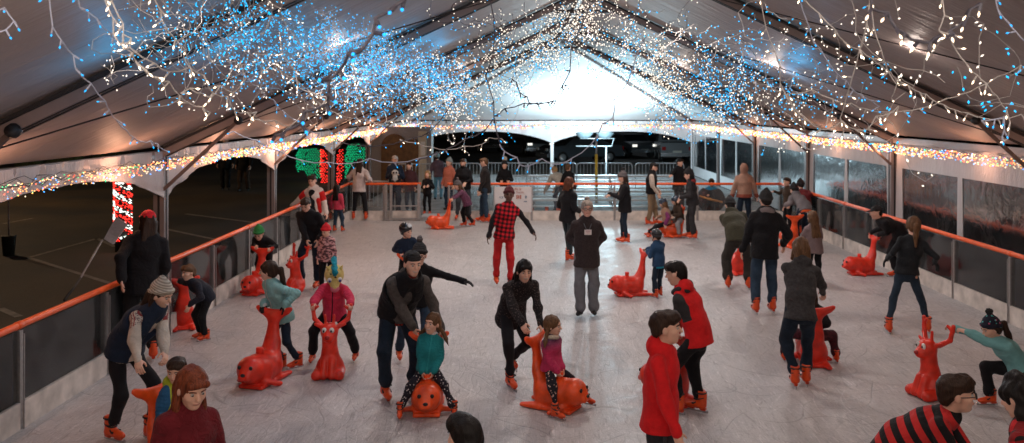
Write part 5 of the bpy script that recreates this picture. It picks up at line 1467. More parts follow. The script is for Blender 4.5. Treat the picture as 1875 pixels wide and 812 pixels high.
def string(label, pts, col='w', n=None, wire=None, br=.0045, bl=.013, wr=.0045, jit=.03, group='fairy light strings hanging under the tent roof', kink=.06, seed=0, every=.12):
    """A string of lights through control points (px,py,Y): a kinked wire with a bulb on a short lead at every bend"""
    rr = random.Random(seed + len(label) * 13 + len(pts)); C = [at(*p) for p in pts]
    P = []
    for i in range(len(C) - 1):        # resample with kinks
        L_ = (C[i + 1] - C[i]).length; k = max(1, int(L_ / every))
        for j in range(k):
            t = j / k; q0, q1, q2, q3 = C[max(i - 1, 0)], C[i], C[i + 1], C[min(i + 2, len(C) - 1)]
            p = .5 * ((2 * q1) + (-q0 + q2) * t + (2 * q0 - 5 * q1 + 4 * q2 - q3) * t * t + (-q0 + 3 * q1 - 3 * q2 + q3) * t ** 3)
            P.append(p + Vector((rr.uniform(-1, 1), rr.uniform(-1, 1), rr.uniform(-1, 1))) * kink * every * 2)
    P.append(C[-1])
    r = empty('light_string', P[0]); tag(r, label, 'string lights', group); o0 = P[0]
    m = MB(); fine = []
    for i in range(len(P) - 1):
        fine.append(P[i] - o0); mid = (P[i] + P[i + 1]) / 2; sag = (P[i + 1] - P[i]).length * .06; fine.append(mid - Vector((0, 0, sag)) - o0)
    fine.append(P[-1] - o0); m.tube(fine, wr, 5)
    B = []; D = []; B2 = []; D2 = []
    for i, p in enumerate(P):
        d = Vector((rr.uniform(-1, 1), rr.uniform(-.6, .6), rr.uniform(-1.6, .1))).normalized(); ld = jit * rr.uniform(.5, 1.0) + .012
        m.tube([p - o0, p + d * ld - o0], wr * 1.25, 4)
        m.tube([p + d * (ld - .012) - o0, p + d * ld - o0], br * 1.0, 5)
        tgt = (B, D) if (col != 'wb' or rr.random() < .6) else (B2, D2)
        tgt[0].append(p + d * (ld + bl) - o0); tgt[1].append(d)
    m.build('wire', wire or WIRE_W, r)
    for (b_, d_, em, nm) in ((B, D, E_WARM if col in ('w', 'wb') else E_BLUE, 'bulbs'), (B2, D2, E_BLUE, 'bulbs')):
        if b_:
            mm = MB(); bulbs_mesh(mm, b_, br, bl, 6, d_); o = mm.build(nm, em, r); o['kind'] = 'stuff'
    return r
# near strings, photo pixel + distance of each control point
NEAR = [
 ('short blue string drooping from the top left corner past the first dark rafter', [(95, -8, 3.2), (98, 48, 3.2), (112, 70, 3.2), (138, 98, 3.3), (140, 128, 3.3), (168, 150, 3.4), (195, 184, 3.5), (215, 222, 3.7), (248, 255, 3.9), (290, 262, 4.2), (300, 275, 4.3)], 'b', WIRE_B),
 ('blue string at the extreme top left edge', [(-20, 20, 3.0), (10, 18, 3.0), (20, 34, 3.0), (8, 52, 3.0), (-12, 60, 3.0)], 'b', WIRE_B),
 ('blue tuft hanging from the top left beside the warm tangle', [(140, -10, 3.4), (150, 12, 3.4), (163, 24, 3.5), (180, 30, 3.5), (200, 60, 3.6), (208, 70, 3.7)], 'b', WIRE_B),
 ('thick warm white tangle falling from the top left into a loose loop', [(190, -10, 3.0), (195, 20, 3.0), (207, 38, 3.0), (205, 62, 3.0), (218, 84, 3.0), (236, 92, 3.0), (250, 108, 3.1), (262, 124, 3.1), (280, 138, 3.2), (310, 152, 3.3), (330, 172, 3.4), (350, 192, 3.5), (385, 206, 3.7)], 'w', WIRE_W),
 ('warm white string looping right from the tangle at the top left', [(205, 5, 3.0), (222, 40, 3.0), (222, 62, 3.0), (244, 72, 3.0), (243, 92, 3.0), (285, 118, 3.1), (310, 128, 3.2), (350, 122, 3.3), (370, 140, 3.4), (390, 168, 3.5), (418, 176, 3.6), (430, 200, 3.7), (470, 205, 3.9)], 'w', WIRE_W),
 ('warm white string in a zigzag below the tangle, crossing the second rafter', [(330, 172, 3.5), (345, 165, 3.5), (372, 170, 3.6), (382, 176, 3.6), (400, 158, 3.6), (430, 172, 3.7), (450, 140, 3.8), (440, 118, 3.9)], 'w', WIRE_W),
 ('warm white string dropping from the upper left in the middle of the blue cloud', [(283, -8, 3.4), (290, 20, 3.4), (300, 40, 3.4), (318, 68, 3.5), (338, 92, 3.6), (344, 118, 3.7), (350, 126, 3.7)], 'w', WIRE_W),
 ('blue string running from the upper left to the centre above the railing lights', [(380, 55, 3.8), (410, 75, 4.0), (418, 108, 4.1), (440, 128, 4.2), (470, 160, 4.4), (500, 185, 4.6), (520, 205, 4.8), (550, 228, 5.0), (585, 245, 5.2)], 'b', WIRE_B),
 ('long warm white string sweeping under the left part of the roof', [(465, 220, 4.5), (500, 218, 4.6), (530, 232, 4.7), (560, 205, 4.8), (590, 195, 4.9), (600, 175, 5.0), (575, 168, 5.1), (545, 160, 5.1), (540, 130, 5.1), (520, 100, 5.0), (512, 60, 4.9)], 'w', WIRE_W),
 ('long warm white string sagging along the middle left of the roof', [(480, 130, 4.8), (500, 120, 4.8), (535, 140, 5.0), (560, 165, 5.2), (600, 198, 5.5), (640, 214, 5.8), (680, 222, 6.2), (720, 224, 6.6), (745, 208, 7.0), (760, 196, 7.2)], 'w', WIRE_W),
 ('warm white string from the left roof that hooks up into the blue cloud', [(480, 60, 4.6), (495, 30, 4.6), (520, 38, 4.7), (540, 68, 4.8), (560, 92, 4.9), (590, 112, 5.0), (620, 135, 5.2), (640, 172, 5.4), (690, 185, 5.8), (720, 178, 6.0)], 'wb', WIRE_W),
 ('warm white curl in the middle left under the third rafter', [(640, 152, 5.2), (660, 160, 5.3), (680, 172, 5.4), (710, 168, 5.5), (705, 158, 5.5), (680, 158, 5.4), (655, 145, 5.3), (645, 120, 5.2)], 'w', WIRE_W),
 ('thick dark string with round blue bulbs, top centre left', [(745, -6, 2.5), (722, 6, 2.5), (690, 28, 2.5), (682, 62, 2.5), (660, 88, 2.5), (640, 96, 2.5), (622, 128, 2.6), (606, 142, 2.6), (603, 170, 2.6), (600, 190, 2.7), (560, 205, 2.7), (552, 230, 2.8), (520, 242, 2.8), (505, 248, 2.9)], 'b', WIRE_D),
 ('blue string drooping from the left across the green light display to the booth', [(430, 242, 5.0), (470, 255, 5.0), (515, 278, 5.1), (555, 292, 5.1), (600, 300, 5.2), (640, 298, 5.2), (680, 292, 5.3), (720, 300, 5.4), (770, 292, 5.5), (815, 275, 5.6)], 'b', WIRE_B),
 ('lilac string rising from the booth to the dark tangle at the centre', [(620, 262, 5.0), (660, 268, 5.0), (700, 268, 5.1), (740, 258, 5.2), (760, 255, 5.2), (785, 240, 5.3), (820, 200, 5.3), (832, 180, 5.3)], 'b', WIRE_D),
 ('warm white string dipping over the left back arch', [(735, 255, 6.0), (760, 264, 6.0), (790, 272, 6.1), (820, 276, 6.2), (850, 270, 6.2), (880, 262, 6.3), (898, 255, 6.4), (918, 254, 6.4)], 'w', WIRE_W),
 ('dark branching string at the centre hanging down from the ridge', [(895, -10, 4.6), (902, 30, 4.6), (905, 90, 4.7), (890, 140, 4.7), (902, 185, 4.7), (905, 215, 4.7), (912, 245, 4.7), (915, 262, 4.7)], 'b', WIRE_D),
 ('dark string curving left from the centre tangle', [(905, 215, 4.7), (890, 235, 4.7), (850, 252, 4.8), (820, 272, 4.8), (790, 285, 4.9), (768, 292, 5.0)], 'b', WIRE_D),
 ('lilac string running from the centre tangle to the right over the barriers', [(915, 262, 4.6), (925, 275, 4.6), (945, 285, 4.6), (950, 298, 4.6), (970, 302, 4.7), (990, 292, 4.7), (1010, 298, 4.7), (1035, 298, 4.8), (1050, 290, 4.8), (1085, 262, 4.9), (1095, 245, 4.9), (1105, 225, 4.9), (1120, 215, 4.9), (1130, 185, 4.9), (1148, 150, 4.9), (1155, 130, 4.9), (1180, 70, 4.9)], 'b', WIRE_B),
 ('dark string climbing from the centre tangle up to the bright hip roof', [(905, 215, 4.7), (925, 200, 4.8), (960, 190, 4.8), (985, 186, 4.9), (1015, 182, 4.9), (1030, 160, 5.0), (1042, 130, 5.0), (1045, 90, 5.0), (1060, 50, 5.0), (1080, 10, 5.0)], 'b', WIRE_D),
 ('dark zigzag string left of the ridge over the bright hip roof', [(935, 145, 5.0), (948, 150, 5.0), (950, 168, 5.0), (965, 176, 5.0), (968, 190, 5.0), (1000, 185, 5.1), (1018, 182, 5.1), (1036, 155, 5.2), (1040, 158, 5.2)], 'b', WIRE_D),
 ('thick dark string with pale tips hanging at the top right', [(1588, -6, 2.6), (1600, 12, 2.6), (1628, 28, 2.6), (1636, 55, 2.6), (1662, 58, 2.6), (1680, 78, 2.7), (1700, 75, 2.7), (1715, 68, 2.7), (1722, 66, 2.7)], 'w', WIRE_D),
 ('grey string curling at the top right above the warm cluster', [(1750, 62, 2.8), (1738, 50, 2.8), (1775, 40, 2.8), (1775, 20, 2.8), (1795, 6, 2.8)], 'w', WIRE_D),
 ('warm white string falling steeply at the left of the right roof', [(1395, -5, 4.6), (1400, 50, 4.6), (1422, 95, 4.6), (1430, 150, 4.7), (1450, 190, 4.7), (1465, 215, 4.8), (1475, 240, 4.9)], 'w', WIRE_W),
 ('warm white string from the top right crossing two rafters', [(1470, -5, 3.6), (1495, 28, 3.6), (1525, 55, 3.6), (1548, 75, 3.7), (1580, 95, 3.8), (1612, 118, 3.9), (1640, 142, 4.0), (1665, 160, 4.0), (1695, 170, 4.1), (1710, 185, 4.1), (1745, 198, 4.2), (1775, 208, 4.2), (1800, 218, 4.2), (1828, 215, 4.2), (1870, 210, 4.2)], 'w', WIRE_W),
 ('long warm white string hanging vertically below the junction at the right', [(1588, -5, 3.6), (1584, 40, 3.6), (1575, 95, 3.7), (1562, 140, 3.8), (1552, 175, 3.9), (1540, 215, 4.0), (1545, 240, 4.1)], 'w', WIRE_W),
 ('warm white string looping low over the right side lights', [(1435, 160, 4.0), (1450, 200, 4.0), (1475, 215, 4.0), (1500, 240, 4.1), (1520, 240, 4.1), (1540, 225, 4.1), (1565, 240, 4.2), (1590, 235, 4.2), (1600, 212, 4.2), (1630, 208, 4.2), (1645, 195, 4.2)], 'w', WIRE_W),
 ('blue and white string sweeping level across the right roof', [(1440, 170, 4.2), (1490, 165, 4.2), (1520, 180, 4.2), (1560, 190, 4.3), (1620, 202, 4.4), (1680, 196, 4.4), (1730, 182, 4.4), (1790, 160, 4.3), (1830, 142, 4.3), (1870, 120, 4.2)], 'wb', WIRE_W),
 ('blue string dropping from the top of the right roof', [(1460, -5, 3.8), (1478, 50, 3.8), (1500, 90, 3.9), (1520, 115, 3.9), (1550, 150, 4.0), (1580, 175, 4.1), (1610, 195, 4.2)], 'b', WIRE_B),
 ('blue and white string beside the long vertical one at the right', [(1592, 10, 3.8), (1600, 50, 3.8), (1612, 95, 3.8), (1625, 130, 3.9), (1645, 155, 3.9), (1632, 180, 4.0)], 'wb', WIRE_W),
 ('warm white string hanging down from the bright cluster at the upper right', [(1730, -5, 3.3), (1728, 30, 3.3), (1716, 60, 3.3), (1738, 65, 3.3), (1750, 90, 3.4), (1770, 115, 3.4), (1785, 140, 3.5), (1808, 155, 3.5), (1830, 178, 3.6), (1845, 205, 3.7), (1852, 225, 3.7), (1845, 255, 3.8)], 'w', WIRE_W),
 ('blue tuft hanging low at the right edge of the roof', [(1800, 222, 3.4), (1820, 222, 3.4), (1838, 215, 3.4), (1842, 235, 3.4), (1835, 250, 3.4)], 'b', WIRE_B),
 ('blue string near the top right corner', [(1820, -5, 3.4), (1828, 20, 3.4), (1838, 38, 3.4), (1855, 58, 3.4), (1875, 75, 3.4)], 'b', WIRE_B),
]
for k, (lb, pts, c, wm) in enumerate(NEAR):
    Y = pts[0][2]; s_ = F_PX / Y
    dark = wm is WIRE_D
    string(lb, pts, c, wire=wm, seed=k, br=(.0062 if c == 'b' and dark and Y < 3 else .0036), bl=(.007 if c == 'b' and dark and Y < 3 else (.0105 if c != 'b' else .0075)), wr=(.0052 if (dark and Y < 3) else .0026 if Y < 4 else .0031), every=.078 if Y < 4.4 else .095, jit=.018)
# nets of tiny bulbs further along the tent. (px,py,Y) corner quads
def net(label, quads, nw, nb, seed, rad=.0011, wires=0, wmat=None, step=.07):
    """Many crossing strings of tiny bulbs. rad scales with distance: bulbs about rad*Y"""
    rr = random.Random(seed); o0 = at(*quads[0][0]); r = empty('light_net', o0); tag(r, label, 'light net', 'nets of tiny lights under the roof'); r['kind'] = 'stuff'
    tot = sum(q[4] for q in quads); Pw = []; Pb = []; m = MB()
    for q in quads:
        A = [at(*c) for c in q[:4]]; fb = q[5] if len(q) > 5 else nb / max(1, (nw + nb))
        left = int((nw + nb) * q[4] / tot); e1 = (A[1] - A[0]); e2 = (A[3] - A[0])
        while left > 0:
            u, v = rr.random(), min(1.05, max(-.05, rr.gauss(.5, .20)))
            p = (A[0] * (1 - u) + A[1] * u) * (1 - v) + (A[3] * (1 - u) + A[2] * u) * v + Vector((rr.gauss(0, .06), rr.gauss(0, .3), rr.gauss(0, .08)))
            n_ = rr.randint(8, 18); d = (e1.normalized() * rr.gauss(0, 1) + e2.normalized() * rr.gauss(0, .8)).normalized(); blue = rr.random() < fb; pts = [p - o0]; c0 = p.copy(); sc_ = step * (.8 + p.y * .022)
            for _ in range(n_):
                k = Vector((rr.uniform(-1, 1), rr.uniform(-.6, .6), rr.uniform(-1, 1))) * .75
                d = (d * .8 + k * .5 + (c0 - p) * (.22 / (.22 + .024 * p.y))).normalized(); p = p + (d + k * .35) * sc_; pts.append(p - o0)
                b_ = (p + Vector((rr.uniform(-.03, .03), rr.uniform(-.03, .03), rr.uniform(-.045, .01))), )
                (Pb if blue else Pw).append(b_[0]); left -= 1
            if wires: m.tube(pts, .00016 * p.y + .0010, 3, cap=False)
    if m.v: o = m.build('wires', wmat or WIRE_W, r); o['kind'] = 'stuff'
    for P, em in ((Pw, E_WFAR), (Pb, E_BFAR)):
        if P:
            m = MB()
            for p in P:
                d = Vector((rr.uniform(-1, 1), rr.uniform(-.5, .5), rr.uniform(-1.5, .2))).normalized()
                rb = rad * p.y * rr.uniform(.75, 1.15); bulbs_mesh(m, [p - o0], rb, rb * (1.9 if p.y < 8 else 1.1), 4, [d])
            o = m.build('bulbs', em, r); o['kind'] = 'stuff'
net('dense blue net of tiny lights sweeping down the left of the roof', [
    ((470, 5, 7), (600, 60, 9), (570, 90, 9), (440, 45, 7), 1.8, .95), ((380, -5, 6), (480, 5, 7), (470, 60, 7), (340, 60, 6), 1.0, .8), ((600, 75, 9), (720, 100, 12), (700, 148, 12), (560, 110, 9), 3.6, .94), ((640, 95, 11), (850, 140, 15), (840, 190, 15), (640, 150, 11), 3.2, .88), ((720, 110, 13), (880, 150, 18), (860, 195, 18), (740, 170, 13), 1.6, .25)], 700, 4300, 1, .0008, 1)
net('sparse blue and white net over the upper left rafters', [
    ((220, -5, 5), (420, 0, 6), (430, 90, 6), (270, 60, 5), 2, .75), ((420, 40, 6), (560, 90, 8), (600, 150, 8), (440, 120, 6), 1.5, .5)], 260, 520, 2, .0008, 110)
net('white net of tiny lights pouring down from the ridge', [
    ((1060, -10, 12), (1110, -10, 12), (1090, 60, 16), (1030, 60, 16), 2.6, .12), ((1030, 30, 14), (1100, 30, 14), (1060, 100, 20), (980, 110, 20), 2.2, .15), ((880, 0, 9), (930, 0, 9), (960, 110, 13), (900, 130, 13), 1.2, .3), ((900, 40, 12), (1030, 60, 16), (990, 130, 20), (880, 160, 18), 1.8, .25), ((860, 120, 16), (1010, 95, 20), (980, 170, 22), (850, 195, 20), 1.8, .3)], 1550, 550, 3, .00078, 170, WIRE_D)
net('white net of tiny lights fanning right from the ridge', [
    ((1080, 50, 13), (1240, 90, 14), (1240, 150, 16), (1110, 120, 16), 1.8, .35), ((1140, 100, 15), (1230, 130, 16), (1260, 190, 18), (1190, 180, 18), 1.5, .15), ((1190, 150, 17), (1340, 150, 17), (1340, 200, 18), (1210, 195, 18), 2.6, .45), ((1290, 140, 16), (1350, 140, 16), (1345, 170, 16), (1290, 170, 16), .9, .97), ((1200, 40, 9), (1330, 80, 9), (1320, 160, 11), (1200, 120, 11), .5, .4)], 1150, 1100, 4, .0008, 150, WIRE_D)
net('airy white net with visible pale wires across the middle of the roof', [
    ((620, 130, 7), (900, 60, 8), (900, 170, 10), (640, 210, 8), .9, .2), ((850, 60, 9), (1100, 20, 9), (1060, 170, 12), (860, 200, 12), 1.8, .2), ((1100, 30, 8), (1400, 60, 8), (1380, 180, 9), (1180, 170, 9), 1.2, .35)], 120, 60, 9, .0007, 1, WIRE_W)
net('scattered small blue lights low on the right roof', [
    ((1300, 180, 14), (1480, 200, 14), (1440, 225, 14), (1310, 215, 14), 1, .9), ((1400, 140, 9), (1560, 130, 8), (1560, 200, 8), (1400, 190, 9), 1.4, .75), ((1180, -5, 7), (1500, 0, 7), (1520, 120, 8), (1280, 120, 9), 1.2, .6), ((1330, 150, 12), (1400, 130, 11), (1410, 200, 12), (1340, 200, 12), .8, .3)], 260, 420, 5, .0009, 120)
net('tangled warm cluster of lights on the right roof', [
    ((1670, 100, 4.5), (1720, 100, 4.5), (1700, 200, 4.5), (1640, 190, 4.5), 1.4, .1), ((1600, 185, 4.4), (1720, 180, 4.4), (1710, 200, 4.4), (1590, 205, 4.4), .8, .4), ((1720, 60, 5), (1830, 60, 5), (1820, 130, 5), (1700, 150, 5), .4, .9)], 60, 40, 6, .0013, 26)
# eave lights: hundreds of tiny coloured bulbs in a drooping band
def eave(label, A, B, n, seed, wd=.16, sag=.06, inward=Vector((1, 0, 0)), rad=.0011, dark=False, z0=0.0):
    rr = random.Random(seed); r = empty('eave_lights', A); tag(r, label, 'string lights', 'multicoloured lights along the eaves'); r['kind'] = 'stuff'
    P = {k: [] for k in E_BULB}; L_ = (B - A).length
    keys = 'wwwwooooorrbbg'
    for _ in range(n):
        t = rr.random(); tt = (t * L_ / BAY * 2) % 1
        z = -.13 - rr.random() ** 1.3 * wd * 1.25 + z0 - sag * math.sin(math.pi * tt)
        P[rr.choice(keys)].append((B - A) * t + inward * rr.uniform(.07, .17) + Vector((0, 0, z)))
    for k, pp in P.items():
        m = MB()
        for p in pp: bulbs_mesh(m, [p], max(.0075, rad * .78 * (p + A).y), None, 4)
        o = m.build('bulbs', E_BULB[k], r); o['kind'] = 'stuff'
    m = MB(); N_ = int(L_ * 2.2)
    for s_ in range(4):
        pts = []; 
        for i in range(N_ * 2):
            t = i / (N_ * 2 - 1); pts.append((B - A) * t + inward * rr.uniform(.06, .15) + Vector((0, 0, -.10 - rr.uniform(0, 1) * wd + z0)))
        m.tube(pts, .0035, 3, cap=False)
    m.build('wires', WIRE_G, r)
SP = [TY0 + BAY * i for i in range(8)]
for i in range(7):
    eave(['coloured eave lights at the left edge, nearest the camera', 'coloured eave lights left of the first tent leg', 'coloured eave lights between the two nearest left tent legs', 'coloured eave lights above the left light displays', 'coloured eave lights above the back left barrier', 'coloured eave lights above the wooden booth', 'coloured eave lights at the back left corner'][i],
         Vector((TL, SP[i], EZ)), Vector((TL, SP[i + 1], EZ)), [430, 420, 400, 340, 300, 260, 220][i], 50 + i, wd=.12, z0=.07, sag=.03)
    if i >= 1:
        eave(['', 'coloured eave lights at the right edge, nearest the camera', 'coloured eave lights over the nearest window wall', 'coloured eave lights over the window wall by the children at the rail', 'coloured eave lights over the back right corner of the ice', 'coloured eave lights over the blanket wrapped onlooker', 'coloured eave lights at the back right corner of the tent'][i],
             Vector((TR, SP[i], EZ)), Vector((TR, SP[i + 1], EZ)), [0, 440, 460, 430, 380, 320, 260][i], 70 + i, wd=.13, z0=.05, sag=.03, inward=Vector((-1, 0, 0)))
eave('faint coloured lights across the far end of the tent', Vector((TL, TY1, EZ + .02)), Vector((TR, TY1, EZ + .02)), 420, 90, wd=.12, inward=Vector((0, -1, 0)), rad=.0009)
# ------------------------------------------------------------ lamps that stand for the light of the strings
def lamp(x, y, z, e, col, r=.05):
    ld = bpy.data.lights.new('string_glow', 'POINT'); ld.energy = e; ld.color = col; ld.shadow_soft_size = r
    o = bpy.data.objects.new('string_glow', ld); COL.objects.link(o); o.location = (x, y, z)
    return o
def down(x, y, z, e, col):
    ld = bpy.data.lights.new('string_glow', 'SPOT'); ld.energy = e; ld.color = col; ld.shadow_soft_size = .12; ld.spot_size = R(168); ld.spot_blend = .5
    o = bpy.data.objects.new('string_glow', ld); COL.objects.link(o); o.location = (x, y, z); return o
for (x, y, z, e) in ((-1.6, 5, 3.75, 20), (3.6, 5, 3.9, 20), (1.1, 8, 4.5, 40), (-2.2, 10.5, 3.7, 26), (4.6, 10.5, 3.8, 26), (1.1, 13.5, 4.4, 50), (-2.4, 16, 3.6, 32), (4.4, 16, 3.7, 34), (1.1, 19, 4.2, 60), (-1.6, 23, 3.9, 40), (3.8, 22.5, 3.9, 44)):
    lamp(x, y, z, e * .42, (1.0, .82, .72)); down(x, y, z - .1, e * (1.3 if y < 7 else 2.6 if y < 12 else 4.2), (1.0, .87, .80))
for (x, y) in ((-2.9, 6.5), (-2.6, 8), (-2.3, 9.5), (-2.1, 11), (-1.9, 12.5), (-1.6, 14), (-1.4, 15.5), (4.4, 14.5), (4.7, 16), (4.3, 17.5)):
    lamp(x, y, EZ + .47 * (min(x - TL, TR - x)) - .30, 7.5, (.02, .48, 1.0), .12)
for (x, y, z, e) in ((-2.4, 1.6, 3.3, 75), (-.6, 1.0, 3.7, 90), (1.6, 1.0, 3.7, 90), (3.4, 1.6, 3.4, 80)): lamp(x, y, z, e, (1.0, .85, .74))
for y in (4.5, 8, 11, 14.5, 18, 21.5, 25, 29):
    lamp(TL + .30, y, 2.24, 17, (1.0, .48, .28), .03)
    if y > 7: lamp(TR - .30, y, 2.24, 10, (1.0, .48, .28), .03)
ld = lamp(-20, 26, 7.5, 1500, (1.0, .66, .38), .3); ld.name = 'outside_fill_light'; ld.data.name = 'outside_fill_light'
ld = lamp(8, 66, 8, 300, (.75, .88, 1.0), .3); ld.name = 'outside_fill_light'
# fill lights added to brighten outside ground and parked cars, no lamps stand there
# ------------------------------------------------------------ small additions worn or held
def lanyard(b, d):
    nb, u, rt, fw, q, waist = d['nb'], d['u'], d['rt'], d['fw'], d['q'], d['waist']
    c = waist + u * .22 + fw * .165
    m = MB()
    for x in (-1, 1): m.tube([nb + rt * x * .07 + fw * .02, nb + rt * x * .055 - u * .05 + fw * .115, nb + rt * x * .02 - u * .13 + fw * .155, c + u * .045 + rt * 0.0], .0045, 5)
    o = m.build('lanyard', pmat('lanyard_grey', (.16, .17, .19)), b)
    m = MB(); ax = Matrix([list(rt), list(fw), list(u)]).transposed(); m.box(c + fw * .004, (.105, .005, .075), rot=ax); m.build('badge', pmat('badge_white', (.70, .64, .62), rough=.5, noise=.05), o)
    m = MB(); m.box(c + fw * .008 + u * .018, (.07, .003, .010), rot=ax); m.box(c + fw * .008 - u * .008, (.05, .003, .007), rot=ax); m.build('badge_print', pmat('print_pink', (.45, .22, .22)), o)
def hood_down(b, d, mt):
    nb, fw, rt, q, u = d['nb'], d['fw'], d['rt'], d['q'], d['u']
    s = SDF(.010); s.ell(nb - fw * .075 + u * .005, (.105, .050, .075), np.array([rt, fw, u])); s.rc(nb - fw * .05 + rt * .08 + u * .02, nb + fw * .06 + rt * .06, .034, .026); s.rc(nb - fw * .05 - rt * .08 + u * .02, nb + fw * .06 - rt * .06, .034, .026)
    s.obj('hood', mt, b, disp=wrink(12, .006))
def open_front(b, d):
    waist, nb, fw, rt, u, u0 = d['waist'], d['nb'], d['fw'], d['rt'], d['u'], d['u0']
    s = SDF(.012); s.rc(waist - u0 * .14 + fw * .075, nb - u * .09 + fw * .075, .10, .085, sq=(fw, .82)); s.obj('shirt', BLACK, b)
    for x in (-1, 1):
        s = SDF(.012); s.rc(waist + rt * x * .125 + fw * .085 - u * .14, waist + rt * x * .125 + u * .10 + fw * .10, .050, .052, sq=(fw, .7)); s.obj('jacket_panel', RED, b)
        s = SDF(.012); sh, el = d['arms'][0 if x > 0 else 1][0:2]; s.rc(sh + (el - sh) * .25, sh + (el - sh) * .75, .078, .072); s.obj('sleeve_band', RED, b)
def beard(b, d):
    H_, MH, q = d['H'], d['MH'], d['q']
    s = SDF(.0075); s.ell(H_(0, .052, -.078), np.array((.054, .046, .040)) * q, MH, k=.01); s.ell(H_(0, .10, -.05), np.array((.022, .02, .012)) * q, MH, k=.004, sub=True); s.obj('beard', hairm('brown'), b, disp=wrink(6, .003, 120), frame=(d['hc'], MH))
def blanket(b, d):
    pel = d['pel']; s = SDF(.016)
    s.ell(pel + np.array((0, .08, .12)), (.42, .30, .38), k=.03); s.ell(pel + np.array((0, .02, .44)), (.20, .22, .22), sub=True, k=.06); s.cut(pel + np.array((0, 0, -.30)), (0, 0, -1))
    o = s.obj('blanket', fabric('blanket_dark', (.045, .045, .05)), b, disp=wrink(31, .02, 18))
    s = SDF(.014); 
    for j in range(8): a = -.9 + j * .22; s.rc(pel + np.array((.40 * math.sin(a), .08 + .31 * math.cos(a), .07 + .02 * j)), pel + np.array((.40 * math.sin(a + .22), .08 + .31 * math.cos(a + .22), .09 + .02 * j)), .03, .03)
    s.obj('blanket_edge', fabric('blanket_orange', (.60, .28, .10)), b, disp=wrink(3, .01, 30))
HEADS.update(dict(beanie_woman=(295,518), lime_boy=(325,656), red_haired_girl=(352,673), bottom_boy=(850,761), red_hoodie_boy=(1220,568), raglan_boy=(1238,474), striped_boy=(1752,686), curly_person=(1868,690),
 cap_man=(755,460), teal_girl=(800,586), pompom_teen=(768,448), helmet_boy=(744,410), dotted_woman=(960,475), pink_girl=(1012,588), plaid_man=(932,343), lanyard_woman=(1075,366), puffy_woman=(1043,324), teal_pony_girl=(491,478),
 pink_child=(612,490), navy_boy=(345,484), green_beanie_child=(474,420), black_sweater_man=(560,362), camo_girl=(597,412), white_jacket_woman=(572,320), pink_top_girl=(617,337), white_sweater_woman=(660,290), red_cap_man=(270,385),
 blue_jacket_boy=(1201,420), olive_man=(1337,363), black_jacket_man=(1402,350), cardigan_woman=(1466,434), maroon_child=(1500,560), long_hair_girl=(1487,390), ponytail_woman=(1672,395), rail_teen=(1604,383), lunging_girl=(1832,582),
 grey_hoodie_teen=(1454,338), maroon_rail_kid=(1466,331), brown_rail_kid=(1441,336), tan_hoodie=(1362,300), red_scarf_woman=(1261,310), vest_man=(1197,298), tan_jacket_child=(1203,364), brown_jacket_child=(1243,368), phone_woman=(1140,315),
 blazer_man=(886,289), black_shirt_man=(848,290), grey_beanie_child=(838,332), gate_girl=(783,312), black_coat_man=(1245,290), navy_cap_man=(723,285), maroon_man=(749,305), jeans_person=(800,290), salmon_person=(822,292), fur_pompom_woman=(924,298), bending_person=(1015,306), bald_onlooker=(1040,305), blanket_person=(1303,335), far_walker=(413,250), far_walker2=(447,250)))   # where each head shows in the photo (pixel of its middle and top)
HEADS.pop('curly_person'); HEADS['curly_person'] = (1868, 690)
# ------------------------------------------------------------ garments
BLACK = fabric('cloth_black', (.0075, .0072, .009)); CHAR = fabric('cloth_charcoal', (.028, .026, .028)); GREY = fabric('cloth_grey', (.13, .115, .11))
JEAN = fabric('denim_dark', (.010, .019, .034), noise=.3); JEANB = fabric('denim_blue', (.024, .045, .075), noise=.3); JEANG = fabric('denim_grey', (.05, .056, .068), noise=.3)
LEGG = fabric('leggings_black', (.010, .010, .013), bump=.1); KHAKI = fabric('cloth_khaki', (.22, .15, .09)); NAVY = fabric('cloth_navy', (.012, .022, .045)); BROWN = fabric('cloth_brown', (.05, .032, .022))
TAN = fabric('cloth_tan', (.30, .19, .13)); OLIVE = fabric('cloth_olive', (.050, .047, .030)); RED = fabric('cloth_red', (.50, .012, .012)); MAROON = fabric('cloth_maroon', (.12, .012, .018)); WHITE = fabric('cloth_white', (.60, .52, .50))
REDP = fabric('trousers_red', (.48, .018, .02)); PINK = fabric('cloth_pink', (.62, .06, .11)); TEALP = fabric('puffer_pale_teal', (.22, .42, .42), zipc=(.5, .5, .5)); TEAL = fabric('puffer_teal', (.012, .19, .21), zipc=(.02, .24, .26))
PLAIDF = fabric('plaid_front', (.62, .015, .025), 'plaidfront', (.010, .008, .010), .072); BUFF = fabric('buffalo_plaid', (.55, .015, .02), 'plaid', (.008, .008, .009), .115)
STRIPE = fabric('stripe_red_black', (.55, .03, .03), 'stripe', (.014, .012, .014), .098); CAMO = fabric('camo_pink', (.10, .05, .055), 'camo', (.50, .22, .22), .055, col3=(.62, .36, .34))
KNITC = fabric('knit_cream', (.56, .50, .41), 'knit', (.26, .21, .17), .019, coord='tc'); KNITG = fabric('knit_grey', (.16, .14, .14), 'knit', (.06, .05, .055), .02); KNITD = fabric('knit_dark', (.03, .028, .03), 'knit', (.012, .012, .012), .02)
YOKE = fabric('sweater_nordic', (.50, .43, .36), 'yoke', (.14, .09, .10), .24, col3=(.22, .03, .03)); DOTS = fabric('leggings_dotted', (.016, .014, .022), 'dots', (.50, .46, .46), .024)
GRADP = fabric('puffer_purple_pink', (.50, .035, .11), 'grad', (.085, .04, .085), .10); POLKA = fabric('beanie_dotted', (.014, .016, .03), 'dots', (.55, .10, .20), .032, col3=(.1, .45, .45))
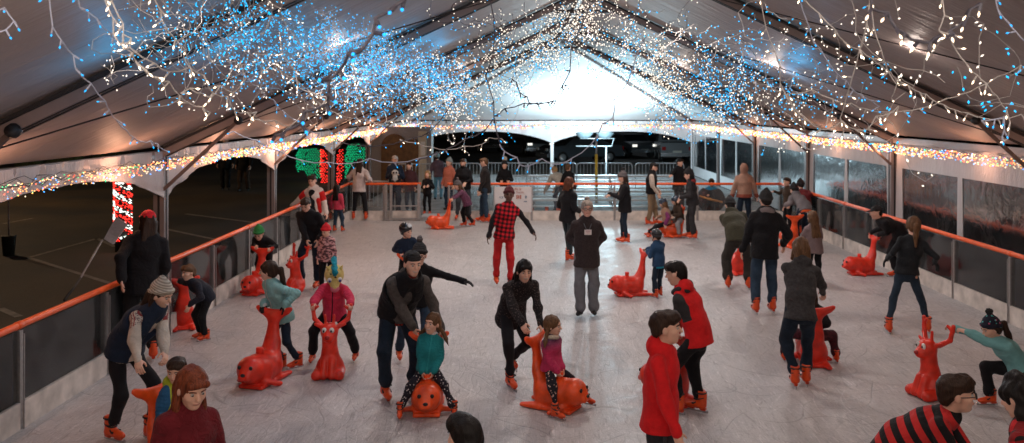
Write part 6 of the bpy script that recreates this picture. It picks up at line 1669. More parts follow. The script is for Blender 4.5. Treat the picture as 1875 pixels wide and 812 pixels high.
RAG = fabric('hoodie_red_grey', (.62, .014, .016), 'sleeves', (.035, .033, .035), .138, bump=.25); LTR = fabric('jacket_white_red', (.60, .50, .45), 'sides', (.58, .50, .45), .5)
FUR = fabric('fur_cream', (.55, .47, .38), bump=.8); LIME = fabric('jacket_lime', (.35, .42, .03), 'sides', (.02, .09, .20), .10); COATD = fabric('coat_brown_speckled', (.038, .028, .028), noise=.5, folds=60)
REDH = fabric('hood_red', (.28, .03, .03)); PURP = fabric('jacket_purple', (.10, .035, .07), 'camo', (.19, .07, .12), .06); SALM = fabric('jacket_salmon', (.55, .17, .11)); GREENK = fabric('knit_green', (.03, .22, .06)); REDK = fabric('knit_red', (.62, .02, .03))
BLUEJ = fabric('jacket_blue', (.02, .055, .12)); GREYLT = fabric('cloth_grey_light', (.24, .22, .22)); TEALK = fabric('mane_teal', (.01, .25, .33), bump=.9); YELK = fabric('knit_yellow', (.60, .46, .16)); PNKK = fabric('knit_pink', (.62, .16, .22))
HELM = pmat('helmet_black', (.014, .015, .018), rough=.25, coat=.4); HELMB = pmat('helmet_navy', (.02, .035, .06), rough=.25, coat=.4); BADGE = pmat('helmet_badge', (.55, .55, .55), rough=.4)
GLOVEB = fabric('glove_black', (.014, .014, .015)); SHOEB = pmat('shoe_black', (.014, .013, .013), rough=.5, noise=.1)
FD = lambda a=.10, b=-.10, ya=0, yb=0, ta=12, tb=-12: ((a, ya, 0, ta, 0), (b, yb, 0, tb, 0))
def up(P, x=0, y=0, z=0): return Vector(P) + Vector((x, y, z))
def W(px, py, Y): return ('w', at(px, py, Y))

# ---------------- aids
S1 = seal('red seal pushed by the girl in the pale teal jacket', 480, 702, 346, sc=1.08)
S2 = seal('orange seal facing the camera, ridden by the girl in the teal jacket', 783, 752, 3, PL_OR)
S3 = seal('orange seal turned to the right, ridden by the girl in the pink puffer jacket', 1018, 748, 60, PL_OR)
S4 = seal('red seal half hidden behind the boy in the red hoodie', 1222, 730, 222)
S5 = seal('red seal pushed by the skater in black at the right barrier', 1578, 503, 275)
S6 = seal('red seal pushed by the child in the green beanie', 468, 538, 350)
S7 = seal('red seal beside the boy in navy at the left barrier', 334, 598, 205)
S8 = seal('small looking orange seal at the back, pushed by the child in the grey beanie', 806, 419, 275, PL_OR)
S9 = seal('orange seal at the back right with two seated children', 1232, 434, 270, PL_OR)
S10 = seal('red seal pushed by the small boy in the blue jacket and black helmet', 1153, 541, 281)
S11 = seal('red seal seen between the legs of the man in the olive hoodie', 1351, 500, 182)
S12 = seal('red seal ridden by the child in front of the woman in the grey cardigan', 1486, 664, 176)
S13 = seal('orange seal beside the skater in the grey hoodie near the right barrier', 1446, 452, 190, PL_OR)
S14 = seal('orange seal hidden behind the man in the black cap, only the tail showing', 738, 556, 345, PL_OR)
S15 = seal('orange seal ridden by the boy in lime and blue at the bottom left', 318, 872, 62, PL_OR)
D1 = deer('red reindeer pushed by the girl in the dotted beanie at the lower right', 1702, 727, 285)
D2 = deer('red reindeer facing the camera, pushed by the child in the pink puffer jacket', 604, 690, 2)
D3 = deer('red reindeer tilted before the young man in the black sweater', 541, 535, 318, .92)

# ---------------- foreground
person('beanie_woman', 'woman in a cream knit beanie and dark vest over a patterned sweater, bottom left', 232, 806, 1.70, 62, lean=24, pf=-.06,
       feet=((.09, -.12, 0, 8, 0), (-.10, .18, .0, -8, 0)), hands=(S15['R'], S15['L']), head=(10, -6), top=dict(m=YOKE, name='sweater', t=.012, hem=.02, over=dict(m=NAVY, t=.014)), bot=dict(m=LEGG, t=.004, w=.95),
       hair=('long', 'brown'), hat=('beanie', KNITC), gloves=None, smile=True, curl=(.9, .9))
person('lime_boy', 'small boy with brown hair in a lime and blue jacket at the bottom left', 0, 0, 1.12, 62, loc=S15['M'] @ Vector((0, 0, 0)), seat=.40, pf=-.05, lean=6, feet=((.25, .14, 0, 10, 0), (-.25, .14, 0, -10, 0)), pole=((.5, .8, .5), (-.5, .8, .5)),
       hands=(S15['kR'], S15['kL']), head=(-60, -12), top=dict(m=LIME, t=.022, hood=True, puff=.005), bot=dict(m=NAVY, t=.014), hair=('short', 'brown'), curl=(.8, .8))
person('red_haired_girl', 'girl with long auburn hair in a maroon fleece at the bottom left', 0, 0, 1.50, 42, loc=at(340, 1127, 5.33), lean=4, head=(0, -14), top=dict(m=fabric('fleece_maroon', (.13, .010, .016), bump=.7), name='sweater', t=.026, name_='x'), bot=dict(m=BLACK), hair=('long', 'red', 1), bw=1.04)
person('bottom_boy', 'boy with short dark hair, only his head showing at the bottom edge', 0, 0, 1.47, 205, loc=at(850, 1285, 4.57), lean=6, head=(15, 0), top=dict(m=MAROON, t=.018), bot=dict(m=BLACK), hair=('short', 'dark'))
person('red_hoodie_boy', 'boy in a plain bright red hoodie gliding to the right in the foreground', 0, 0, 1.52, 68, loc=at(1203, 972, 6.4), lean=5, feet=((.09, -.10, 0, 5, 0), (-.09, .12, 0, -5, 0)), hands=((.22, .18, .72), (-.25, -.02, .80)),
       head=(8, 4), top=dict(m=fabric('hoodie_red', (.68, .014, .018), bump=.3), name='hoodie', t=.020, hood=True, hem=.055), bot=dict(m=fabric('track_grey', (.055, .055, .062), 'sides', (.02, .02, .024), .13)), hair=('short', 'brown'))
person('raglan_boy', 'boy in a red and dark grey hoodie bending over a seal, seen from behind', 1283, 758, 1.62, 232, lean=22, pf=-.10, feet=((.10, -.06, 0, 16, 0), (-.08, .10, 0, -6, 0)), hands=(S4['R'], S4['L']), head=(8, -4),
       top=dict(m=RAG, name='hoodie', t=.020, hood=True, hem=.045), bot=dict(m=BLACK, t=.014), hair=('crop', 'dark'), curl=(.9, .9), extra=lambda b, d: hood_down(b, d, CHAR))
person('striped_boy', 'boy with glasses in a red and black striped shirt leaning forward at the bottom right', 0, 0, 1.52, 62, loc=at(1668, 1033, 5.93), lean=58, pf=-.14, feet=((.1, -.3, 0, 5, 0), (-.1, .25, 0, -5, 0)), hands=((.15, .50, .35), (-.12, .62, .45)), head=(10, 22),
       top=dict(m=STRIPE, name='shirt', t=.014, sleeve=.62, hem=.0, cuff=False, wr=.004), bot=dict(m=BLACK), hair=('short', 'brown'), glasses=True)
person('curly_person', 'person with dark curly hair and plaid shirt in the bottom right corner', 0, 0, 1.62, 215, loc=at(1862, 1210, 4.9), lean=10, head=(0, -10), top=dict(m=BUFF, name='shirt', t=.020), bot=dict(m=JEAN), hair=('curly', 'dark'), bw=1.22)
# ---------------- middle left
person('cap_man', 'smiling man in a grey hoodie and backwards cap bending over the girl in teal', 712, 728, 1.80, 22, lean=30, side=2, pf=-.06, feet=((.14, .03, 0, 22, 0), (-.17, -.02, 0, -12, 0)), hands=(S2['R'], S2['L']), head=(4, 10),
       top=dict(m=fabric('hoodie_charcoal', (.075, .066, .062), noise=.3, folds=30), t=.022, hood=True, hem=.02, name='hoodie', over=dict(m=BLACK, t=.008), under=fabric('shirt_plaid_small', (.42, .04, .03), 'plaid', (.02, .012, .012), .035)), bot=dict(m=JEAN, t=.014, w=1.05), hair=('crop', 'dark'), hat=('cap', KNITD, 'back'), smile=True, curl=(.9, .9), bw=1.08)
person('teal_girl', 'smiling girl with blond hair in a teal jacket riding the orange seal towards the camera', 0, 0, 1.16, 5, hs=4.9, loc=S2['M'] @ Vector((0, 0, 0)), seat=.42, pf=-.06, lean=4, feet=((.27, .20, 0, 18, 0), (-.27, .20, 0, -18, 0)), pole=((.55, .7, .6), (-.55, .7, .6)), hands=(S2['kR'], S2['kL']),
       head=(-32, 6), top=dict(m=TEAL, t=.022, puff=.004, under=WHITE, hem=.04), bot=dict(m=DOTS, t=.006), hair=('twotail', 'lightbrown'), smile=True, curl=(.8, .8))
person('pompom_teen', 'youngster in black with a grey pompom hat reaching one arm out behind the man', 768, 662, 1.47, 12, lean=14, feet=((.24, -.05, .02, 20, 0), (-.02, .1, 0, -5, 0)), hands=((.25, .1, .8), (-.62, .28, .98)), head=(-10, -2),
       top=dict(m=BLACK, t=.022), bot=dict(m=JEANB), hair=('short', 'dark'), hat=('pompom', KNITD, KNITG), glasses=True, gloves=GLOVEB)
person('helmet_boy', 'boy in a navy jacket and black helmet with a white badge, head turned right', 748, 545, 1.26, 10, lean=12, pf=-.04, hands=(S14['R'], S14['L']), head=(42, 4), top=dict(m=NAVY, t=.022, puff=.003), bot=dict(m=BLACK), hair=('short', 'brown'), hat=('helmet', HELM, BADGE), curl=(.8, .8))
person('dotted_woman', 'woman with dark fringe in a long black speckled coat pushing the girl in pink', 945, 705, 1.66, 24, lean=34, side=-2, pf=-.10, feet=((.10, .10, 0, 10, 0), (-.06, -.26, .10, -10, -22)), hands=(S3['R'], S3['L']), head=(-8, 12),
       top=dict(m=fabric('coat_speckled', (.016, .013, .014), 'dots', (.10, .075, .07), .022, rough=.9), name='coat', t=.016, hem=.10), bot=dict(m=LEGG, t=.004), hair=('long', 'dark', 1), smile=True, curl=(.9, .9))
person('pink_girl', 'little girl in a purple and pink puffer jacket riding the seal that faces right', 0, 0, 1.10, 52, hs=4.9, loc=S3['M'] @ Vector((0, 0, 0)), seat=.41, pf=-.06, lean=2, feet=((.25, .18, 0, 15, 0), (-.26, .22, 0, -15, 0)), pole=((.55, .7, .6), (-.55, .7, .6)), hands=(S3['kR'], S3['kL']),
       head=(18, -2), top=dict(m=GRADP, t=.024, puff=.006), bot=dict(m=fabric('leggings_floral', (.013, .012, .018), 'dots', (.55, .35, .3), .030), t=.008), hair=('twotail', 'lightbrown'), scarf=(FUR, False), curl=(.8, .8))
person('plaid_man', 'man in red plaid with black sleeves and red trousers gliding with arms out', 917, 528, 1.74, 5, lean=2, feet=((.13, -.14, .04, 18, -14), (-.10, .05, 0, -8, 0)), hands=((.30, .05, .82), (-.52, .12, .92)), head=(0, 3),
       top=dict(m=PLAIDF, t=.016, hem=.03), bot=dict(m=REDP, t=.008), hair=('crop', 'dark'), hat=('beanie', fabric('knit_maroon', (.09, .02, .022))), skin='dark', curl=(.5, .5), bw=1.05)
person('lanyard_woman', 'older woman with a grey bun, dark coat, grey trousers and a lanyard badge', 1074, 577, 1.70, 2, lean=1, feet=((.10, .06, 0, 28, 0), (-.10, 0, 0, -6, 0)), hands=((.12, .03, .95), (-.12, .03, .95)), head=(0, -2), shoes=SHOEB,
       top=dict(m=COATD, name='coat', t=.030, hem=.085, under=GREY), bot=dict(m=fabric('trousers_grey', (.16, .165, .18)), t=.022, flare=.008), hair=('bun', 'grey'), glasses=True, bw=1.04, skin='pink',
       extra=lambda b, d: lanyard(b, d))
person('puffy_woman', 'woman with auburn hair in a black puffer coat left of the lanyard woman', 1040, 478, 1.72, 130, lean=2, feet=FD(.08, -.08, -.06, .1), top=dict(m=BLACK, name='coat', t=.032, puff=.006, hem=.06), bot=dict(m=fabric('trousers_teal_dark', (.02, .03, .035)), t=.012), hair=('bob', 'auburn'), face=False, hands=((.15, .18, .95), (-.15, .18, .95)))
person('teal_pony_girl', 'girl with a long brown ponytail in a pale teal puffer jacket pushing the red seal', 514, 681, 1.34, 315, lean=8, pf=-.02, feet=((.08, -.05, 0, 10, 0), (-.10, -.16, .03, -20, -10)), hands=(S1['R'], S1['L']), head=(-38, 2),
       top=dict(m=TEALP, t=.026, puff=.005, hem=.06), bot=dict(m=JEAN, t=.004, w=.9), hair=('ponytail', 'brown'), gloves=GLOVEB, curl=(.8, .8))
def unicorn(b, d):
    H_, MH, q = d['H'], d['MH'], d['q']
    s = SDF(.0075); s.ell(H_(0, -.004, .03), np.array((.118, .132, .128)) * q, MH); s.rc(H_(0, .10, .0), H_(0, .165, -.03), .062 * q, .050 * q, k=.03)
    s.cut(H_(0, 0, -.075), -MH[2])
    o = s.obj('animal_hat', YELK, b, frame=(d['hc'], MH))
    s = SDF(.0075); s.ell(H_(0, .172, -.034), np.array((.056, .046, .048)) * q, MH); s.obj('snout', PNKK, o)
    s = SDF(.0075)
    for j in range(6): a = j * .42; s.ell(H_(0, .09 - .045 * j, .150 + .030 * math.sin(a + .6)), np.array((.034, .040, .055)) * q, MH, k=.012)
    s.obj('mane', TEALK, o, disp=wrink(9, .012, 120))
    for x in (-1, 1):
        s = SDF(.0065); s.ell(H_(x * .062, .112, .055), np.array((.030, .018, .036)) * q, MH); e = s.obj('hat_eye', WHT, o)
        s = SDF(.006); s.ell(H_(x * .062, .128, .050), np.array((.017, .009, .022)) * q, MH); s.obj('pupil', pmat('iris_blue', (.02, .08, .35), rough=.3), e)
        s = SDF(.0065); s.rc(H_(x * .075, .0, .13), H_(x * .095, .0, .175), .022 * q, .010 * q); s.obj('ear', YELK, o)
person('pink_child', 'child in a pink puffer jacket and a yellow animal hat pushing the reindeer', 610, 664, 1.26, 0, lean=14, pf=-.03, feet=((.26, .0, .0, 60, 0), (-.26, -.02, .02, -25, -8)), hands=(D2['R'], D2['L']), head=(14, -26),
       top=dict(m=fabric('puffer_pink', (.58, .035, .085), zipc=(.04, .01, .02)), t=.028, puff=.006, hem=.05), bot=dict(m=BLACK, t=.02), hair=('short', 'brown'), extra=unicorn, curl=(.85, .85), face=False)
person('navy_boy', 'boy in a navy jacket leaning on the seal at the left barrier', 366, 622, 1.10, 312, lean=14, pf=-.04, feet=FD(.09, -.09), hands=(S7['L'], (-.18, .26, .48)), head=(12, 14), top=dict(m=fabric('jacket_navy_dark', (.016, .018, .028)), t=.028, puff=.004, hem=.03), bot=dict(m=BLACK, t=.014), hair=('short', 'lightbrown'), curl=(.6, .5))
person('green_beanie_child', 'child in a green beanie and black jacket with arms spread on the seal', 474, 522, 1.24, 350, lean=16, pf=-.05, hands=(S6['R'], S6['L']), head=(0, -8), top=dict(m=BLACK, t=.022), bot=dict(m=BLACK, t=.012), hair=('short', 'brown'), hat=('beanie', GREENK), curl=(.8, .8))
person('black_sweater_man', 'young man with short hair in a black sweater looking down at the reindeer, back left', 568, 527, 1.70, 352, lean=22, pf=-.08, feet=((.16, .0, 0, 15, 0), (-.14, .04, 0, -15, 0)), hands=(D3['L'], (-.22, .20, .80)), head=(0, -20), top=dict(m=BLACK, name='sweater', t=.020), bot=dict(m=JEAN, t=.016), hair=('crop', 'brown'), curl=(.9, .5), bw=1.05)
person('camo_girl', 'small girl in a red beanie and pink camouflage jacket beside the young man in black', 598, 533, 1.13, 345, lean=3, hands=((.14, .08, .48), (-.16, .05, .46)), head=(-12, -16), top=dict(m=CAMO, t=.026, hem=.07), bot=dict(m=BLACK), hair=('short', 'brown'), hat=('beanie', REDK))
person('white_jacket_woman', 'woman in a white and red jacket over a black shirt holding the left barrier', 578, 462, 1.70, 352, lean=3, feet=FD(.12, -.1), hands=(W(524, 388, 18.9), (-.30, .08, .80)), head=(0, -8), top=dict(m=LTR, t=.032, hem=.05, over=None, depth=.8), bot=dict(m=JEAN), hair=('short', 'brown'),
       extra=lambda b, d: open_front(b, d))
person('pink_top_girl', 'girl in a pink top with long black hair seen from behind, back left', 620, 425, 1.17, 165, feet=FD(.12, -.1), top=dict(m=PINK, t=.020, hem=.04), bot=dict(m=JEANB), hair=('long', 'dark'), face=False)
person('white_sweater_woman', 'woman with long brown hair in a white sweater seen from behind, back left', 657, 404, 1.70, 172, lean=4, feet=FD(.20, -.16, .0, .02), hands=((.30, .15, 1.05), (-.42, .35, 1.10)), top=dict(m=WHITE, name='sweater', t=.034, hem=.06), bot=dict(m=LEGG, t=.012), hair=('longback', 'brown'), face=False)
person('red_cap_man', 'man in a bright red cap and black jacket leaning on the left barrier', 250, 664, 1.86, 205, lean=6, feet=FD(.14, -.14), hands=((.20, .12, .90), W(222, 520, 10.2)), head=(20, 0), top=dict(m=BLACK, t=.032, hem=.07), bot=dict(m=fabric('trousers_black2', (.012, .012, .014)), t=.022), hair=('long', 'brown'), hat=('cap', REDK), bw=1.12, face=True)
# ---------------- middle right
person('blue_jacket_boy', 'small boy in a blue jacket and black helmet pushing the red seal, seen from behind', 1205, 545, 1.10, 215, lean=6, feet=((.09, .05, 0, 10, 0), (-.10, -.05, 0, -10, 0)), hands=(S10['R'], S10['L']), head=(10, 0), top=dict(m=BLUEJ, t=.022, hem=.05, under=fabric('shirt_cyan', (.02, .30, .42))), bot=dict(m=JEAN, t=.010), hair=('short', 'brown'), hat=('helmet', HELM), curl=(.8, .8), face=False)
person('olive_man', 'man in an olive hoodie and dark cargo trousers bent over a seal, seen from behind', 1350, 529, 1.74, 176, lean=24, pf=-.12, feet=((.20, .0, 0, 22, 0), (-.14, .02, 0, -12, 0)), hands=(S11['R'], S11['L']), head=(0, -10), top=dict(m=OLIVE, name='hoodie', t=.030, hood=True, hem=.03), bot=dict(m=fabric('cargo_dark', (.035, .030, .026)), t=.024, flare=.008), hair=('short', 'dark'), hat=('beanie', KNITD), face=False, bw=1.1, curl=(.9, .9))
person('black_jacket_man', 'tall man in a black jacket with grey hood and jeans, seen from behind', 1398, 576, 1.84, 182, lean=3, feet=((.14, .06, 0, 18, 0), (-.13, .0, 0, -14, 0)), hands=((.34, .10, .98), (-.32, .12, .86)), head=(0, -6), top=dict(m=BLACK, t=.034, hem=.07), bot=dict(m=JEANB, t=.018), hair=('short', 'dark'), hat=('beanie', KNITD), scarf=(GREYLT, False), face=False, bw=1.1,
       extra=lambda b, d: hood_down(b, d, fabric('hood_grey', (.17, .14, .14))))
person('cardigan_woman', 'woman in a dark grey cardigan and jeans bent over a child, seen from behind', 1458, 708, 1.72, 176, lean=22, pf=-.10, feet=((.10, .06, 0, 10, 0), (-.04, -.02, 0, -16, 0)), hands=(S12['R'], S12['L']), head=(0, -16), top=dict(m=fabric('cardigan_grey', (.045, .043, .045), noise=.35, folds=30), name='cardigan', t=.018, hood=True, hem=.045), bot=dict(m=JEAN, t=.008, w=1.05), hair=('bob', 'lightbrown'), face=False, curl=(.9, .9),
       )
person('maroon_child', 'child in maroon snow trousers riding the seal in front of the cardigan woman', 0, 0, 1.20, 176, loc=S12['M'] @ Vector((0, 0, 0)), seat=.34, pf=-.0, lean=30, hs=6.8, feet=((.30, .02, 0, 18, 0), (-.32, .05, 0, -18, 0)), pole=((.6, .6, .6), (-.6, .6, .6)), hands=(S12['kR'], S12['kL']), top=dict(m=BLACK, t=.024), bot=dict(m=fabric('snow_trousers', (.075, .014, .022), 'camo', (.02, .012, .016), .05), t=.024), hair=('bob', 'brown'), face=False, curl=(.8, .8))
person('long_hair_girl', 'girl with long light brown hair in a mauve jacket, seen from behind at the right', 1492, 522, 1.34, 190, lean=5, feet=((.10, .0, 0, 10, 0), (-.10, .06, 0, -10, 0)), hands=((.18, .2, .62), (-.18, .25, .64)), top=dict(m=fabric('jacket_mauve', (.19, .135, .135)), t=.024, hem=.08), bot=dict(m=BLACK), hair=('longback', 'lightbrown'), face=False)
person('ponytail_woman', 'woman with a long ponytail in a black top and jeans striding away at the right', 1651, 611, 1.66, 172, lean=5, side=3, feet=((.29, .06, 0, 20, 0), (-.24, -.02, 0, -8, 0)), hands=((.42, .05, .93), (-.26, .10, .96)), head=(0, -4), top=dict(m=fabric('top_black', (.012, .014, .017)), t=.010, hem=.0), bot=dict(m=fabric('jeans_indigo', (.018, .032, .052), noise=.3), t=.002, w=.95), hair=('ponytail', 'lightbrown'), face=False, gloves=GLOVEB)
person('rail_teen', 'skater in black bending far over a seal by the right barrier', 1628, 510, 1.56, 268, lean=42, pf=-.10, feet=((.10, -.05, 0, 8, 0), (-.10, -.38, .05, -8, -14)), hands=(S5['R'], S5['L']), head=(0, 14), top=dict(m=BLACK, t=.020), bot=dict(m=BLACK, t=.016), hair=('short', 'dark'), hat=('cap', KNITD), face=False, curl=(.9, .9))
person('lunging_girl', 'girl in a pale teal jacket and dotted beanie lunging towards the reindeer', 1822, 748, 1.30, 272, lean=20, crouch=.24, pf=-.10, feet=((.09, .16, 0, 5, 0), (-.09, -.42, .02, -5, -20)), hands=(D1['R'], D1['L']), head=(0, -6), top=dict(m=fabric('fleece_pale_teal', (.17, .40, .41)), t=.020, hem=.03), bot=dict(m=BLACK, t=.020), hair=('ponytail', 'brown'), hat=('pompom', POLKA, KNITD), curl=(.9, .9))
# group at the right rail
person('grey_hoodie_teen', 'skater in a grey hoodie with an orange waistband leaning towards the right rail', 1466, 452, 1.62, 200, lean=26, pf=-.1, hands=(S13['R'], (-.25, .3, .85)), top=dict(m=fabric('hoodie_grey_light', (.17, .155, .16)), name='hoodie', t=.024, hood=True, hem=.01, under=fabric('shirt_orange', (.75, .12, .03))), bot=dict(m=JEAN, t=.018), hair=('short', 'dark'), hat=('beanie', KNITD), face=False)
person('maroon_rail_kid', 'skater in a dark red jacket and black hat reaching for the right handrail', 1478, 430, 1.60, 165, lean=10, hands=(W(1500, 362, 21.2), (-.2, .3, .9)), top=dict(m=MAROON, t=.020), bot=dict(m=JEAN), hair=('short', 'dark'), hat=('beanie', KNITD), face=False)
person('brown_rail_kid', 'brown haired child in a dark jacket waving behind the grey hoodie skater', 1441, 428, 1.45, 290, lean=2, hands=((.3, .25, 1.0), (-.2, .1, .7)), top=dict(m=BROWN, t=.018), bot=dict(m=BLACK), hair=('short', 'brown'))
# ---------------- back row on the ice
person('tan_hoodie', 'person in a tan hoodie and jeans at the back barrier, seen from behind', 1363, 421, 1.66, 178, lean=2, hands=((.36, .05, .74), (-.34, .05, .74)), feet=FD(.12, -.12), top=dict(m=fabric('hoodie_tan', (.34, .20, .145), 'belt', (.24, .06, .04), -.115), name='hoodie', t=.036, hem=.03), bot=dict(m=JEAN, t=.012), hair=('short', 'dark'), hat=('hoodup', fabric('hood_tan', (.32, .18, .13))), face=False, bw=1.1)
person('red_scarf_woman', 'woman in charcoal with a red hood standing over the two seated children', 1266, 438, 1.66, 262, lean=6, feet=((.10, .06, 0, 5, 0), (-.12, -.06, 0, -5, 0)), hands=((.18, .25, .95), (-.15, .28, .92)), head=(0, -10), top=dict(m=CHAR, t=.024, hem=.04), bot=dict(m=CHAR, t=.012, flare=.012), hair=('long', 'dark'), hat=('beanie', KNITD), scarf=(REDH, False), extra=lambda b, d: hood_down(b, d, REDH))
person('vest_man', 'man in a cream sweater, black vest and khaki trousers at the back', 1196, 413, 1.68, 75, lean=4, feet=((.08, -.08, 0, 5, 0), (-.09, .1, 0, -5, 0)), hands=((.17, .20, .80), (-.16, .18, .86)), head=(0, -10), top=dict(m=fabric('sweater_cream', (.50, .42, .36)), name='sweater', t=.016, over=dict(m=BLACK, t=.012)), bot=dict(m=KHAKI, t=.018), hair=('crop', 'dark'))
person('tan_jacket_child', 'child in a tan and purple jacket and navy helmet sitting on the seal', 0, 0, 1.22, 262, loc=S9['M'] @ Vector((-.04, .16, 0)), seat=.34, pf=-.02, lean=10, feet=((.12, .42, 0, 5, 0), (-.22, .36, 0, -8, 0)), pole=((.3, .5, .9), (-.3, .5, .9)), hands=((.16, .24, .42), (-.20, .02, .30)), head=(-20, -22), top=dict(m=fabric('jacket_tan_purple', (.32, .19, .13), 'sides', (.20, .035, .12), .16), t=.030), bot=dict(m=BLACK, t=.02), hair=('long', 'lightbrown'), hat=('helmet', HELMB))
person('brown_jacket_child', 'child in a brown jacket and grey trousers sitting right of the other child', 0, 0, 1.18, 285, loc=S9['M'] @ Vector((.02, -.15, 0)), seat=.42, pf=-.02, lean=16, feet=((.20, .15, 0, 5, 0), (-.24, .10, 0, -8, 0)), pole=((.3, .5, .9), (-.3, .5, .9)), hands=((.16, .22, .52), (-.16, .22, .50)), head=(-20, -10), top=dict(m=BROWN, t=.028), bot=dict(m=GREYLT, t=.018), hair=('long', 'brown'), hat=('helmet', HELMB))
person('phone_woman', 'woman in a black jacket, brown scarf and pompom beanie looking at her phone', 1144, 446, 1.70, 268, lean=1, feet=((.08, .04, 0, 5, 0), (-.08, -.04, 0, -5, 0)), hands=((.10, .40, 1.08), (-.06, .36, 1.08)), head=(0, -14), top=dict(m=BLACK, t=.026, hem=.09), bot=dict(m=JEAN, t=.006), hair=('long', 'brown'), hat=('pompom', KNITG, KNITD), scarf=(TAN, True), extra=lambda b, d: None)
person('blazer_man', 'man in a black blazer and jeans facing left beside the sign', 886, 408, 1.76, 268, lean=1, feet=((.08, .10, 0, 5, 0), (-.10, -.06, 0, -5, 0)), hands=((.18, .14, .82), (-.22, .16, .78)), head=(0, -8), top=dict(m=fabric('blazer_black', (.020, .016, .016)), name='blazer', t=.022, hem=.07, under=WHITE), bot=dict(m=JEANB, t=.018), hair=('crop', 'lightbrown'))
person('black_shirt_man', 'bearded man in a black shirt skating behind the child in the grey beanie', 850, 404, 1.74, 348, lean=5, feet=((.20, .0, 0, 12, 0), (-.16, .05, 0, -12, 0)), hands=((.22, .28, .95), (-.12, .30, 1.02)), head=(0, -6), top=dict(m=BLACK, name='sweater', t=.018), bot=dict(m=JEANG, t=.016), hair=('crop', 'brown'), bw=1.08, extra=lambda b, d: beard(b, d))
person('grey_beanie_child', 'child in a grey beanie and purple jacket leaning on the orange seal', 847, 415, 1.22, 280, lean=20, pf=-.06, feet=((.08, .0, 0, 5, 0), (-.1, -.2, .02, -5, -10)), hands=(S8['R'], S8['L']), head=(0, -4), top=dict(m=PURP, t=.024, hem=.07), bot=dict(m=BLACK), hair=('long', 'lightbrown'), hat=('pompom', KNITG, KNITG), curl=(.8, .8))
person('gate_girl', 'girl with long blond hair in black standing in the open gateway', 782, 394, 1.25, 350, feet=FD(.08, -.08), hands=((.06, .16, .82), (-.10, .18, .84)), head=(0, 0), top=dict(m=BLACK, t=.022, hem=.05), bot=dict(m=BLACK, t=.006), hair=('long', 'blond'), group='people standing at the gate')
# ---------------- onlookers behind the barriers
G2 = 'onlookers outside the rink'
def onl(key, label, px, Y, H, hd, **kw): return person(key, label, 0, 0, H, hd, loc=Vector((bx(px, Y), Y, -.02)), group=G2, shoes=SHOEB, **kw)
onl('black_coat_man', 'man in a black jacket resting one arm on the back handrail, outside the ice', 1242, 25.3, 1.74, 25, hands=(W(1216, 334, 24.1), (-.25, .05, .85)), head=(10, -5), top=dict(m=BLACK, t=.030, hem=.07), bot=dict(m=BLACK), hair=('short', 'dark'))
onl('navy_cap_man', 'man in a navy coat and white cap holding a panda toy behind the gate panel', 723, 25.6, 1.84, 10, hands=((.08, .20, 1.10), (-.10, .20, 1.15)), head=(20, -4), top=dict(m=NAVY, t=.034, hem=.12), bot=dict(m=NAVY, t=.02), hair=('short', 'grey'), hat=('cap', fabric('cap_white', (.45, .44, .42))), scarf=(WHITE, True))
onl('maroon_man', 'man in a maroon coat right of the man holding the toy', 752, 25.9, 1.62, 350, top=dict(m=fabric('coat_maroon', (.075, .03, .035)), t=.028, hem=.09), bot=dict(m=JEANB), hair=('crop', 'brown'))
onl('jeans_person', 'person with a teal hat, mauve top and pale jeans behind the gateway', 803, 29.5, 1.72, 185, top=dict(m=fabric('top_mauve', (.12, .09, .12)), t=.026), bot=dict(m=fabric('jeans_cyan', (.12, .30, .42)), t=.006), hair=('short', 'dark'), hat=('beanie', fabric('knit_tealpale', (.25, .40, .42))), face=False)
onl('salmon_person', 'person in a salmon puffer jacket and pale hat behind the black shirt man', 822, 26.4, 1.72, 320, top=dict(m=SALM, t=.036, hem=.05), bot=dict(m=JEANB, t=.01), hair=('short', 'grey'), hat=('beanie', fabric('knit_pale', (.30, .36, .36))), face=False)
onl('fur_pompom_woman', 'woman in a black parka and a beanie with a huge pale pompom behind the barrier', 925, 26.2, 1.62, 0, hands=((.12, .2, .92), (-.12, .2, .92)), top=dict(m=BLACK, t=.034, hem=.1), bot=dict(m=BLACK), hair=('long', 'dark'), hat=('pompom', KNITD, FUR, 1.9))
onl('bending_person', 'person in a white jacket bending down over the bench behind the glass', 1022, 26.3, 1.68, 215, lean=52, pf=-.15, hands=((.2, .5, .55), (-.2, .5, .5)), top=dict(m=fabric('jacket_cream', (.50, .48, .42), 'camo', (.38, .36, .30), .07), t=.034), bot=dict(m=JEANB), hair=('short', 'blond'), face=False)
onl('bald_onlooker', 'brown haired person in black beside the one bending in white', 1042, 25.9, 1.56, 150, top=dict(m=BLACK, t=.026), bot=dict(m=JEANB), hair=('crop', 'lightbrown'), face=False)
onl('blanket_person', 'seated onlooker in a bright blue jacket wrapped in a dark blanket', 1302, 25.3, 1.60, 345, seat=.34, lean=10, pf=-.05, feet=((.15, .35, 0, 10, 0), (-.15, .35, 0, -10, 0)), hands=((.1, .25, .6), (-.1, .25, .6)), head=(0, -10), top=dict(m=fabric('jacket_bright_blue', (.03, .22, .38)), t=.036), bot=dict(m=CHAR, t=.03), hair=('short', 'brown'), extra=lambda b, d: blanket(b, d))
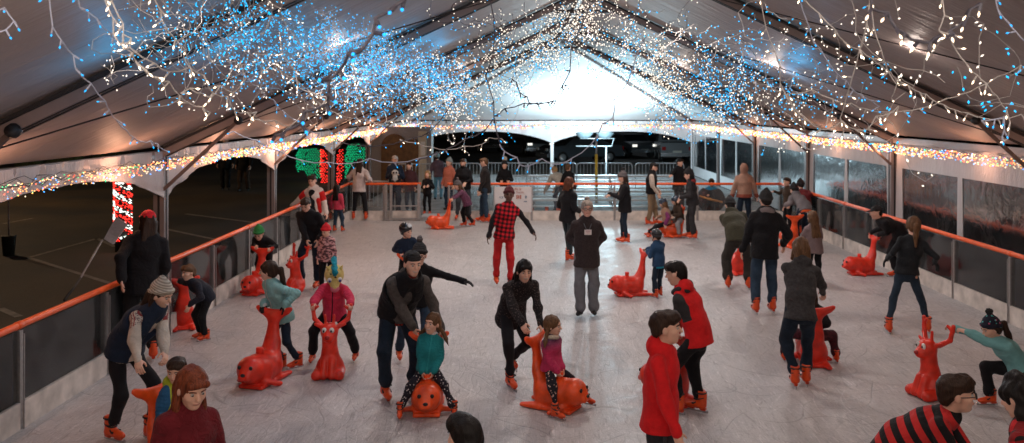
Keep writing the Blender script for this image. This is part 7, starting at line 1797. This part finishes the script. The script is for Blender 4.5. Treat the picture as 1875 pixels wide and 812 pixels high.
onl('far_walker', 'dark figure far outside on the left, left one of the pair', 413, 33.0, 1.80, 10, top=dict(m=BLACK, t=.03, hem=.1), bot=dict(m=BLACK, t=.016), hair=('short', 'dark'), face=False)
onl('far_walker2', 'dark figure far outside on the left, right one of the pair', 446, 32.4, 1.78, 350, feet=FD(.1, -.12, .1, -.1), top=dict(m=BLACK, t=.03, hem=.1), bot=dict(m=BROWN, t=.02), hair=('short', 'dark'), face=False)
tag(PEOPLE['far_walker']['body'], 'dark figure far outside on the left, the left one of the pair', 'person', G2)
# ------------------------------------------------------------ things people hold
def world(k, v): return PEOPLE[k]['M'] @ Vector([float(c) for c in v])
p = world('phone_woman', PEOPLE['phone_woman']['wr'][0] + np.array((-.03, .10, .02)))
m = MB(); m.box((0, 0, 0), (.145, .010, .072), rot=Matrix.Rotation(R(35), 3, 'X')); o = m.build('phone', pmat('phone_black', (.02, .02, .022), rough=.15)); o.location = p; o.rotation_euler = (0, 0, R(80))
tag(o, 'dark phone held by the woman in the pompom beanie at the back', 'phone')
c = world('navy_cap_man', (0, .24, 1.12)); tq = empty('panda_toy', c, PEOPLE['navy_cap_man']['body'].rotation_euler.z); tag(tq, 'black and white panda soft toy held by the man in the white cap', 'soft toy')
PW, PB = fabric('plush_white', (.55, .53, .5)), fabric('plush_black', (.012, .012, .014))
s = SDF(.012); s.ell((0, 0, .10), (.10, .085, .09)); s.ell((0, 0, -.06), (.11, .09, .12)); s.obj('body', PW, tq)
for x in (-1, 1):
    s = SDF(.011); s.ell((x * .075, 0, .18), (.035, .025, .035)); s.obj('ear', PB, tq); s = SDF(.011); s.ell((x * .04, .075, .11), (.028, .02, .03)); s.obj('eye_patch', PB, tq)
    s = SDF(.011); s.rc((x * .09, .02, -.0), (x * .13, .09, -.08), .038, .04); s.obj('arm', PB, tq); s = SDF(.011); s.rc((x * .06, .03, -.14), (x * .09, .12, -.17), .045, .045); s.obj('leg', PB, tq)
print('SCRIPT', round(time.time() - T0, 1))
